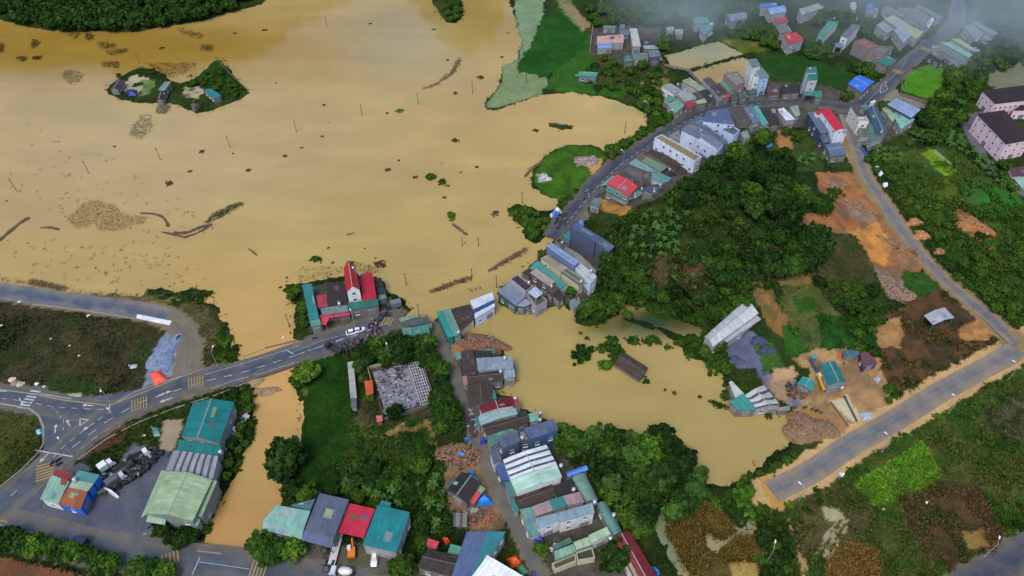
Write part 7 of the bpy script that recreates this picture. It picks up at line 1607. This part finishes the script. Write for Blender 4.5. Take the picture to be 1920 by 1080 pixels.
heap(1668, 540, 8, 5.4, .5, (128, 102, 84), 'grey-pink stone spoil beside the green patch', n=420, c2=(150, 128, 112), rot=-.6); heap(1560, 345, 6, 4, .4, (130, 100, 76), 'grey spoil on the orange building plot', n=260, rot=-.4); heap(1690, 465, 10, 3.0, .5, (128, 96, 66), 'brown spoil ridge along the right side road', n=300, rot=-.9); heap(1600, 385, 8, 3.4, .4, (130, 98, 70), 'stony spoil in middle of the building plot', n=300, rot=-.5)
heap(1422, 639, 2.6, 2.0, 1.5, (62, 68, 88), 'dark gravel cone nearest the long barn', 'gravel_heap', 60, .15, cat='gravel heap'); heap(1437, 657, 2.9, 2.0, 1.5, (60, 66, 86), 'dark gravel cone on the grass by the yard', 'gravel_heap', 60, .15, cat='gravel heap'); heap(1378, 677, 2.8, 2.2, 1.4, (70, 76, 98), 'dark gravel cone on pond side of the yard', 'gravel_heap', 60, .15, cat='gravel heap')
heap(1716, 418, 3.4, 2.6, 1.5, (160, 112, 76), 'upper orange earth mound beside the right road', 'earth_mound', 40, .3, cat='earth mound'); heap(1728, 442, 3.2, 3.0, 1.5, (164, 118, 76), 'middle orange earth mound beside the right road', 'earth_mound', 40, .3, cat='earth mound'); heap(1762, 472, 2.6, 1.8, 1.0, (150, 106, 74), 'lower small orange earth mound beside the right road', 'earth_mound', 30, .3, cat='earth mound')
heap(308, 668, 4.2, 9.5, 1.1, (112, 126, 152), 'long blue-grey gravel heap behind the orange tarpaulin', 'gravel_heap', 80, .2, cat='gravel heap'); heap(858, 860, 7.0, 4.5, 1.2, (112, 86, 66), 'brown timber and earth heap under the blue tarpaulin', n=260, cs=.5); heap(898, 972, 6.0, 2.6, .5, (132, 96, 70), 'scattered broken bricks on the bare earth', n=220, c2=(160, 90, 70))
heap(1825, 425, 8, 5, 2.2, (146, 100, 58), 'slumped orange earth bank in the right scrub', 'earth_mound', 60, .4, cat='earth mound', rot=-.8); heap(496, 733, 6, 2.0, .25, (140, 112, 84), 'silt bar in the channel below the causeway', 'silt_bar', 0, cat='silt bar', water=True); heap(470, 710, 5, 2.5, .35, (138, 120, 92), 'muddy bar at the causeway foot', 'silt_bar', 0, cat='silt bar')
# mud dikes and drift logs standing out of the flood
def bank(s, wd, h, label, c=(84, 70, 60), straw=0, cat='mud bank', name='mud_bank'):
    pts = smooth_line([unproj(x, y, 0) for x, y in pp(s)], 5); X0, Y0 = pts[len(pts) // 2]; mb = MB(); prev = None
    for i, p in enumerate(pts):
        a = pts[max(0, i - 1)]; b_ = pts[min(len(pts) - 1, i + 1)]; dx, dy = b_[0] - a[0], b_[1] - a[1]; l = math.hypot(dx, dy) or 1; nx, ny = -dy / l, dx / l
        k = wd / 2 * rng.uniform(.55, 1.25) * (1 if 0 < i < len(pts) - 1 else .25); hh = h * rng.uniform(.6, 1.3)
        row = [(p[0] - X0 + nx * k, p[1] - Y0 + ny * k, -.2), (p[0] - X0 + nx * k * .5, p[1] - Y0 + ny * k * .5, hh), (p[0] - X0 - nx * k * .5, p[1] - Y0 - ny * k * .5, hh * .9), (p[0] - X0 - nx * k, p[1] - Y0 - ny * k, -.2)]
        if prev:
            for q in range(3): mb.face([prev[q], prev[q + 1], row[q + 1], row[q]])
        prev = row
    o = mb.build(name, m_plain(c, .95, 0, .5, 1.5)); o.location = (X0, Y0, 0); tag(o, label, cat)
for a in (("-20,468 10,442 36,420 56,408", 2.2, .5, 'straight brown mud bank at the left edge'), ("75,427 96,427 112,431", 1.6, .3, 'short mud bank just right of the edge bank'), ("262,400 285,401 303,406 312,416 316,426", 1.8, .4, 'hooked mud bank touching the reed mat'), ("303,435 330,441 350,446", 1.3, .4, 'thin straight log-like bank below the hook'), ("325,437 352,436 372,428 398,421", 2.0, .5, 'branching mud bank rising to the right'), ("345,446 370,437 398,422", 1.2, .4, 'lower branch of the mud bank'), ("386,418 400,405 420,396 440,386 458,382", 1.8, .35, 'weedy mud bank trailing up right', (92, 92, 56)),
    ("466,467 475,473 482,480", 1.0, .3, 'short drifting log in mid lake', (80, 66, 54)), ("848,420 862,430 876,441", 1.7, .4, 'brown branch raft below the island bush', (92, 70, 54)), ("805,547 830,538 858,528 882,520", 2.0, .35, 'drift line of brush along the flooded road', (110, 88, 64)), ("915,509 938,495 960,482 986,466", 2.0, .4, 'second drift line nearer the bush peninsula', (104, 84, 66)), ("984,332 996,318 1012,306 1030,296", 2.0, .4, 'brown drift line round the green knoll', (92, 76, 58)), ("1028,233 1045,234 1060,240", 3.0, .5, 'brown dike stub with grass end in the bay', (78, 60, 48)), ("790,168 812,160 830,150 848,134 860,112", 1.6, .3, 'long feathery drift line near the rice fields', (112, 98, 68)), ("846,140 856,120 862,112", 3.2, .4, 'thick head of the long feathery drift line', (96, 84, 62)), ("650,441 664,437", .9, .3, 'small stick north of the red-roofed cluster', (80, 66, 54))): bank(*a)
for nm_, s_, c_ in (('drift_brush', "805,549 830,536 858,526 884,519 882,526 850,534 815,549", (116, 92, 66)), ('drift_twigs', "915,511 938,493 960,480 988,464 990,472 950,494", (116, 92, 70)), ('bank_weeds', "384,420 400,400 440,382 460,380 440,394 410,410", (86, 92, 52)), ('dike_weeds', "790,170 830,148 845,130 860,108 866,116 852,138 820,160", (112, 98, 66))):
    reeds(nm_, {'drift_brush': 'twiggy brush on the lower drift line', 'drift_twigs': 'twigs on the upper drift line', 'bank_weeds': 'green weeds on the trailing mud bank', 'dike_weeds': 'pale weeds on the feathery drift line'}[nm_], s_, 260, .6, [c_, tuple(int(v * .7) for v in c_)], 4, 0.0, .8)
# the roofless grid ruin
q = px('M', "872,378 1283,300 1398,656 978,788"); zr = .85
P = [unproj(a, b, zr + .3) for a, b in q]; X0, Y0 = sum(p[0] for p in P) / 4, sum(p[1] for p in P) / 4
rt = empty('roofless_ruin', (X0, Y0, zr), 'large roofless concrete ruin with a grid of beams', 'ruin')
PL = [(p[0] - X0, p[1] - Y0) for p in P]
def bl(u, v): return tuple((1 - u) * (1 - v) * PL[0][k] + u * (1 - v) * PL[1][k] + u * v * PL[2][k] + (1 - u) * v * PL[3][k] for k in (0, 1))
def seg(mb, a, b, wd, z0, z1, m=0):
    dx, dy = b[0] - a[0], b[1] - a[1]; l = math.hypot(dx, dy) or 1; nx, ny = -dy / l * wd / 2, dx / l * wd / 2
    mb.prism([(a[0] + nx, a[1] + ny), (b[0] + nx, b[1] + ny), (b[0] - nx, b[1] - ny), (a[0] - nx, a[1] - ny)], z0, z1, m)
mb = MB(); mb.prism([bl(.07, .06), bl(.74, .06), bl(.74, .94), bl(.1, .9)], -.4, .35); mb.build('floor_slab', m_roof((112, 112, 120), 's'), rt)
mb = MB(); mb.prism([bl(.745, .05), bl(.97, .05), bl(.97, .95), bl(.745, .95)], -.5, .12); mb.build('pit_floor', m_plain((62, 60, 66), .9), rt)
BM = m_plain((158, 156, 162), .85, 0, .35, 1.0)
for i in range(6):
    mb = MB(); u = .745 + i * .045; seg(mb, bl(u, .05), bl(u, .95), .24, .1, .72); mb.build('beam', BM, rt)
for j in range(15):
    mb = MB(); v = .06 + j * .063; seg(mb, bl(.75, v), bl(.965, v), .18, .1, .64); mb.build('beam', BM, rt)
for a, b, c_ in (((0, 0), (1, 0), (160, 146, 108)), ((0, 0), (.0, .35), (140, 118, 84)), ((.05, .62), (.05, 1), (96, 66, 52)), ((1, 0), (1, 1), (104, 100, 94)), ((0, 1), (1, 1), (104, 100, 94))):
    mb = MB(); seg(mb, bl(*a), bl(*b), .3, -.6, 1.5); mb.build('low_wall', m_wall(c_), rt)
mb = MB()
for k in range(620):
    u, v = rng.uniform(.08, .73), rng.uniform(.06, .93); x_, y_ = bl(u, v); s = rng.uniform(.15, .7); mb.box((x_, y_, .38 + s * .12), (s, s * rng.uniform(.3, 1.5), s * .3), int(rng.integers(3)), rng.uniform(0, 3))
o = mb.build('rubble', [m_plain((150, 150, 158), .9, 0, .3), m_plain((58, 56, 62), .9, 0, .3), m_plain((126, 126, 136), .9, 0, .3)], rt); o['kind'] = 'stuff'
for u, v in ((.1, .05), (.2, .05), (.3, .05), (.42, .05), (.53, .12), (.53, .2), (.53, .28), (.22, .3), (.7, .93), (.85, .97)):
    mb = MB(); x_, y_ = bl(u, v); mb.prism([(x_ - .9, y_ - .7), (x_ + .9, y_ - .7), (x_ + .9, y_ + .7), (x_ - .9, y_ + .7)], .34, .37); mb.prism([(x_ - 1, y_ - .8), (x_ + 1, y_ - .8), (x_ + 1, y_ - .65), (x_ - 1, y_ - .65)], .3, .9); mb.build('tank_pit', m_plain((60, 58, 56), .9), rt)
# the long grey canopy over the path
q = px('M', "712,330 758,320 786,606 736,612"); z0 = ground(655, 700)[2]
P = [unproj(a, b, z0 + 2.6) for a, b in q]; X0, Y0 = P[0]
rt = empty('covered_walkway', (X0, Y0, z0), 'long grey concrete canopy along the rice field', 'canopy'); PL = [(p[0] - X0, p[1] - Y0) for p in P]
mb = MB(); mb.prism(PL, 2.45, 2.6); mb.build('canopy_slab', m_roof((150, 150, 146), 's'), rt)
for k in range(7):
    for e in (0, 1):
        a, b_ = PL[0 + e], PL[3 - e]; t = .04 + k * .152; x_, y_ = a[0] + (b_[0] - a[0]) * t, a[1] + (b_[1] - a[1]) * t; cxm, cym = bl(.5, .5) if False else (sum(p[0] for p in PL) / 4, sum(p[1] for p in PL) / 4)
        mb = MB(); ix = x_ + (.25 if e == 0 else -.25); mb.box((ix, y_, 1.0), (.2, .2, 2.88)); mb.build('column', POLEM, rt)
bld('M', "dark grey end hut of the long canopy", 'hut', [("738,612 781,608 786,680 742,686", 2.4, 's', (88, 94, 96), WG, .2)])
# walls and fences
def wallrun(s, h, wd, c, label, name='boundary_wall', cat='wall'):
    pts = []
    for a, b in pp(s): X, Y, z = ground(a, b); pts.append((X, Y, z))
    X0, Y0, z0 = pts[0]; mb = MB()
    for p, q_ in zip(pts, pts[1:]):
        z = max(p[2], q_[2]); seg(mb, (p[0] - X0, p[1] - Y0), (q_[0] - X0, q_[1] - Y0), wd, -1.0 + min(0, z - z0), z - z0 + h)
    o = mb.build(name, m_wall(c)); o.location = (X0, Y0, z0); tag(o, label, cat)
wallrun("1112,48 1106,98", 1.8, .25, (150, 146, 146), 'pale wall at left of the farm shed yard'); wallrun("1690,180 1738,196 1742,200", 1.6, .3, (110, 104, 96), 'grey wall below the small bright rice plot'); wallrun("1688,180 1692,140 1712,122", 1.0, .25, (110, 104, 96), 'low wall between road and bright rice plot')
wallrun("1785,216 1832,222 1870,300 1900,340", 1.4, .3, (120, 110, 108), 'wall round the school yard'); wallrun("1246,124 1290,134 1318,162", 1.2, .4, (124, 124, 120), 'grey dike wall between the two fish ponds'); 
wallrun("404,111 418,125 440,148 466,172", .9, .12, (120, 100, 76), 'thin bamboo fence on the east side of the farm island', 'bamboo_fence', 'fence'); wallrun("1752,285 1772,302 1782,310", .9, .2, (170, 176, 160), 'short white wall beside the lime strip'); wallrun("862,690 873,740 886,792", 1.0, .2, (110, 106, 100), 'low grey wall along the lane houses')
wallrun("372,1036 420,1046 476,1056", 1.0, .35, (150, 120, 104), 'brick parapet of the bottom road bridge', 'bridge_parapet', 'parapet'); wallrun("455,672 500,659 556,640", .7, .3, (112, 108, 102), 'upstream concrete parapet of the causeway', 'bridge_parapet', 'parapet'); wallrun("458,714 500,700 552,684", .7, .3, (112, 108, 102), 'downstream concrete parapet of the causeway', 'bridge_parapet', 'parapet')
wallrun("1556,755 1590,800", .9, .25, (120, 108, 92), 'low wall beside the concrete drive'); wallrun("1582,744 1606,792", .9, .25, (96, 92, 84), 'dark wall on the right of the concrete drive'); wallrun("1516,676 1530,700", 1.6, .15, (70, 90, 110), 'blue sheet fence left of the yellow truck', 'sheet_fence', 'fence')
# white humped strip laid on the west road
mb = MB(); P = [unproj(a, b, 1.05) for a, b in px('L', "1030,357 1288,408 1272,440 1022,386")]; mb.prism(P, .98, 1.12); tag(mb.build('concrete_strip', m_roof((214, 216, 222), 's')), 'white concrete strip at the bend of the west road', 'strip')
# battens on the unfinished house, panels on the grey barn
for nm in [o for o in bpy.data.objects if o.get('label', '').startswith('long white unfinished')]:
    q = px('C', "672,440 720,416 1050,600 1005,634"); zg = nm.location.z; P = [unproj(a, b, zg + 9.6) for a, b in q]; L_ = lambda p: (p[0] - nm.location.x, p[1] - nm.location.y); P = [L_(p) for p in P]
    for k in range(30):
        t = (k + .5) / 30; a = [P[0][i] + (P[3][i] - P[0][i]) * t for i in (0, 1)]; b_ = [P[1][i] + (P[2][i] - P[1][i]) * t for i in (0, 1)]
        mb = MB(); seg(mb, a, b_, .22, 9.3, 9.42 + .1 * (k % 2)); mb.build('batten', m_plain((186, 168, 116), .8), nm)
# machinery yard clutter
def clutter(x, y, rx, ry, n, cols, label, rot, name='scrap_heap'):
    X, Y, z = ground(x, y); r = empty(name, (X, Y, z + .1), label, 'scrap heap', None, rot); mb = MB()
    for k in range(n):
        a = rng.uniform(0, 2 * PI); t = math.sqrt(rng.uniform(0, 1)); s = rng.uniform(.3, 1.5)
        mb.box((rx * t * math.cos(a), ry * t * math.sin(a), rng.uniform(.1, 1.0)), (s, s * rng.uniform(.3, .9), rng.uniform(.1, .9)), int(rng.integers(len(cols))), rng.uniform(0, 3))
    o = mb.build('loose_pieces', [m_plain(c, .6, .2, .3) for c in cols], r); o['kind'] = 'stuff'
clutter(238, 886, 10.5, 3.8, 420, [(34, 36, 38), (60, 64, 68), (150, 158, 160), (28, 30, 32), (90, 98, 96), (46, 44, 42), (34, 38, 36)], 'dark heap of machine scrap beside the patched shop', .75)
clutter(445, 790, 3.2, 7, 170, [(60, 60, 62), (120, 120, 120), (70, 72, 70), (180, 182, 184)], 'grey clutter strip behind the teal warehouse', -.2); clutter(620, 1036, 2.0, 5, 80, [(40, 40, 42), (90, 90, 90), (70, 66, 60)], 'dark scrap beside the flatbed trailer', 0)
clutter(884, 795, 1.2, 5, 60, [(150, 150, 150), (60, 60, 66), (110, 70, 60)], 'small household clutter on the lane verge', .2); clutter(1190, 112, 2, 2, 20, [(90, 90, 96), (150, 150, 150)], 'clutter beside the grey-blue square house', 0); clutter(1385, 208, 2.6, 3.4, 60, [(110, 108, 100), (140, 136, 128), (60, 58, 54)], 'junk piled behind the dark flat roof', .2); clutter(985, 585, 4, 1.6, 60, [(150, 150, 152), (60, 58, 60), (120, 110, 100)], 'rubbish on the pond shore below black terrace house', 0)
clutter(880, 970, 4.0, 2.0, 60, [(90, 82, 74), (150, 146, 140), (110, 70, 56)], 'timber and bricks beside the hut frame', .2); clutter(1030, 1030, 2.4, 1.2, 24, [(200, 200, 200), (60, 60, 64)], 'clutter at the roofless walled ruin', .3); clutter(1490, 735, 3, 3, 40, [(60, 60, 62), (120, 90, 70), (90, 90, 94)], 'yard scrap left of the teal gabled hut', .3)
# scattered rubbish in the west field
for i, (x, y, s, c_) in enumerate(((165, 592, .9, (220, 220, 214)), (22, 712, 1.6, (190, 186, 170)), (28, 719, 1.9, (150, 110, 84)), (38, 721, 1.8, (170, 160, 130)), (68, 720, 1.0, (226, 226, 220)), (82, 725, .7, (200, 200, 190)), (95, 635, .5, (210, 210, 204)), (148, 667, .6, (200, 196, 180)), (130, 648, .5, (206, 202, 190)), (2, 610, .7, (200, 200, 196)), (36, 566, .8, (206, 206, 200)), (269, 817, .8, (220, 220, 216)), (1577, 890, 1.1, (228, 228, 226)), (1738, 942, .8, (220, 220, 214)), (1446, 969, 1.2, (226, 222, 216)), (1437, 967, 1.4, (222, 210, 200)), (1655, 955, .7, (210, 206, 196)))):
    X, Y, z = ground(x, y); mb = MB(); mb.dome((0, 0, -.02), s * .7, s * .35, 9, 0, 3); mb.box((s * .5, s * .1, s * .12), (s * .7, s * .5, s * .24), 0, .5); o = mb.build('rubbish', m_plain(c_, .7)); o.location = (X, Y, z); tag(o, 'small pale piece of rubbish in the grass, %s counted from the left' % ordn(i), 'rubbish', 'pale rubbish in the grass')
rk = sorted([o for o in bpy.data.objects if o.name.split('.')[0] == 'rubbish' and o.parent is None], key=lambda o: proj(np.array(o.location.x), np.array(o.location.y), np.array(o.location.z))[0])
for i, o in enumerate(rk): o['label'] = 'small pale piece of rubbish in the grass, %s counted from the left' % ordn(i)
# ------------------------------------------------------------ labels of the plants: by the building they stand next to
LM = [(a, b, l) for a, b, l, _ in BLD] + [(*unproj(x, y, 1), l) for x, y, l in ((1640, 420, 'bare orange building plot'), (1680, 900, 'lime green creeper field'), (745, 735, 'large roofless concrete ruin with a grid of beams'), (600, 760, 'bright green rice field by the channel'), (1060, 330, 'green knoll in the flood bay'), (990, 415, 'bush peninsula at the flooded road'), (60, 1020, 'bottom left road junction'), (250, 1065, 'bottom road near the yellow bars'), (1330, 1000, 'waterlogged reed plot at the bottom'), (1780, 990, 'brown bare plot at lower right'), (400, 600, 'bend of the muddy west road'), (1210, 250, 'hedge on the upper road bend'), (1330, 460, 'middle of the wooded mound'), (1420, 360, 'top right of the wooded mound'), (1290, 350, 'top left of the wooded mound'), (1160, 540, 'foot of the wooded mound by the pond'), (420, 150, 'dense grove on the farm island'), (1750, 330, 'narrow lime strip by the right road'), (1850, 500, 'right hand scrub slope'), (1680, 800, 'middle of the gravel road'), (1500, 860, 'grassy pond bank by the gravel road'), (1200, 640, 'reed line across the pond'), (1300, 745, 'shrub line across the pond'), (220, 790, 'brown bare patch above the shop'), (1730, 150, 'small bright rice plot at upper right'), (850, 30, 'little spit at the top edge'), (400, 300, 'lake centre poles'), (850, 230, 'bay mouth mid lake'), (650, 470, 'weedy shallows behind the red-gabled house'), (850, 380, 'lone bushes in the lake'), (500, 370, 'row of reed tops mid lake'), (900, 130, 'lake corner by the rice fields'), (150, 130, 'square reed raft at left'), (380, 60, 'mirrored forest at top left'))]
def sw(n): return n if len(n.split()) <= 10 else ' '.join(n.split()[:10])
bk = {}
for v in VEG:
    o, x, y, kd, r = v; d = [((x - a) ** 2 + (y - b) ** 2, l) for a, b, l in LM]; dd, l = min(d); bk.setdefault((kd, l), []).append((dd, v))
for (kd, l), lst in bk.items():
    lst.sort(key=lambda t: t[0])
    outer = sorted([t[1] for t in lst[7:]], key=lambda v: float(proj(np.array(v[1]), np.array(v[2]), np.array(v[0].location.z))[0])); okx = {v[0].name: n_ for n_, v in enumerate(outer)}
    for i, (dd, v) in enumerate(lst):
        o = v[0]; cat = {'tree': 'tree', 'bush': 'bush', 'bamboo_clump': 'bamboo', 'banana_plant': 'banana plant', 'straw_clump': 'straw clump'}[o.name.split('.')[0]]
        grp = kd + (' group near ' if kd.endswith('sh') else 's near ') + l
        if i < 7: lab = '%s %s to %s' % (['closest', 'second closest', 'third closest', 'fourth closest', 'fifth closest', 'sixth closest', 'seventh closest'][i], kd, sw(l))
        elif okx[o.name] < 20: lab = 'outer %s around %s, %s from left' % (kd, ' '.join(l.split()[:8]), ordn(okx[o.name]))
        else: lab = 'outer %s around %s, far right' % (kd, ' '.join(l.split()[:8]))
        tag(o, ' '.join(lab.split()[:16]), cat, grp)
# ------------------------------------------------------------ low mist drifting over the upper right
def mist(name, px_, py_, rx, ry, rz, dens, label):
    X, Y = unproj(px_, py_, 8); me = bpy.data.meshes.new(name); V = []; F = []; nu, nv = 24, 12
    for j in range(nv + 1):
        for i in range(nu):
            t = PI * j / nv; a = 2 * PI * i / nu; V.append((rx * math.sin(t) * math.cos(a), ry * math.sin(t) * math.sin(a), rz * math.cos(t)))
    F = [(j * nu + i, (j + 1) * nu + i, (j + 1) * nu + (i + 1) % nu, j * nu + (i + 1) % nu) for j in range(nv) for i in range(nu)]
    me.from_pydata(V, [], F)
    m = bpy.data.materials.new('mist'); m.use_nodes = True; nt = m.node_tree; nt.nodes.clear(); out = nt.nodes.new('ShaderNodeOutputMaterial'); pv = nt.nodes.new('ShaderNodeVolumePrincipled')
    tc = N(nt, 'ShaderNodeTexCoord'); mp = N(nt, 'ShaderNodeMapping'); mp.inputs['Scale'].default_value = (1 / rx, 1 / ry, 1 / rz); nt.links.new(tc.outputs['Object'], mp.inputs[0])
    ln = N(nt, 'ShaderNodeVectorMath', operation='LENGTH'); nt.links.new(mp.outputs[0], ln.inputs[0])
    fall = mrange(nt, ln.outputs['Value'], .25, 1.0, 1.0, 0.0); ns = mrange(nt, noise(nt, tc.outputs['Object'], .018, 3, .6), .36, .64, .25, 1.5)
    nt.links.new(math_(nt, 'MULTIPLY', math_(nt, 'MULTIPLY', fall, ns), dens), pv.inputs['Density']); pv.inputs['Color'].default_value = (.78, .92, 1, 1); pv.inputs['Anisotropy'].default_value = .1
    nt.links.new(pv.outputs[0], out.inputs['Volume']); me.materials.append(m)
    o = bpy.data.objects.new(name, me); o.location = (X, Y, 14); COL.objects.link(o); tag(o, label, 'mist', None, 'stuff')
mist('mist', 1830, 30, 150, 80, 28, .012, 'pale mist drifting over the upper right village')
mist('mist_wisp', 1270, 25, 52, 46, 24, .013, 'thin wisp of mist over the top centre houses')
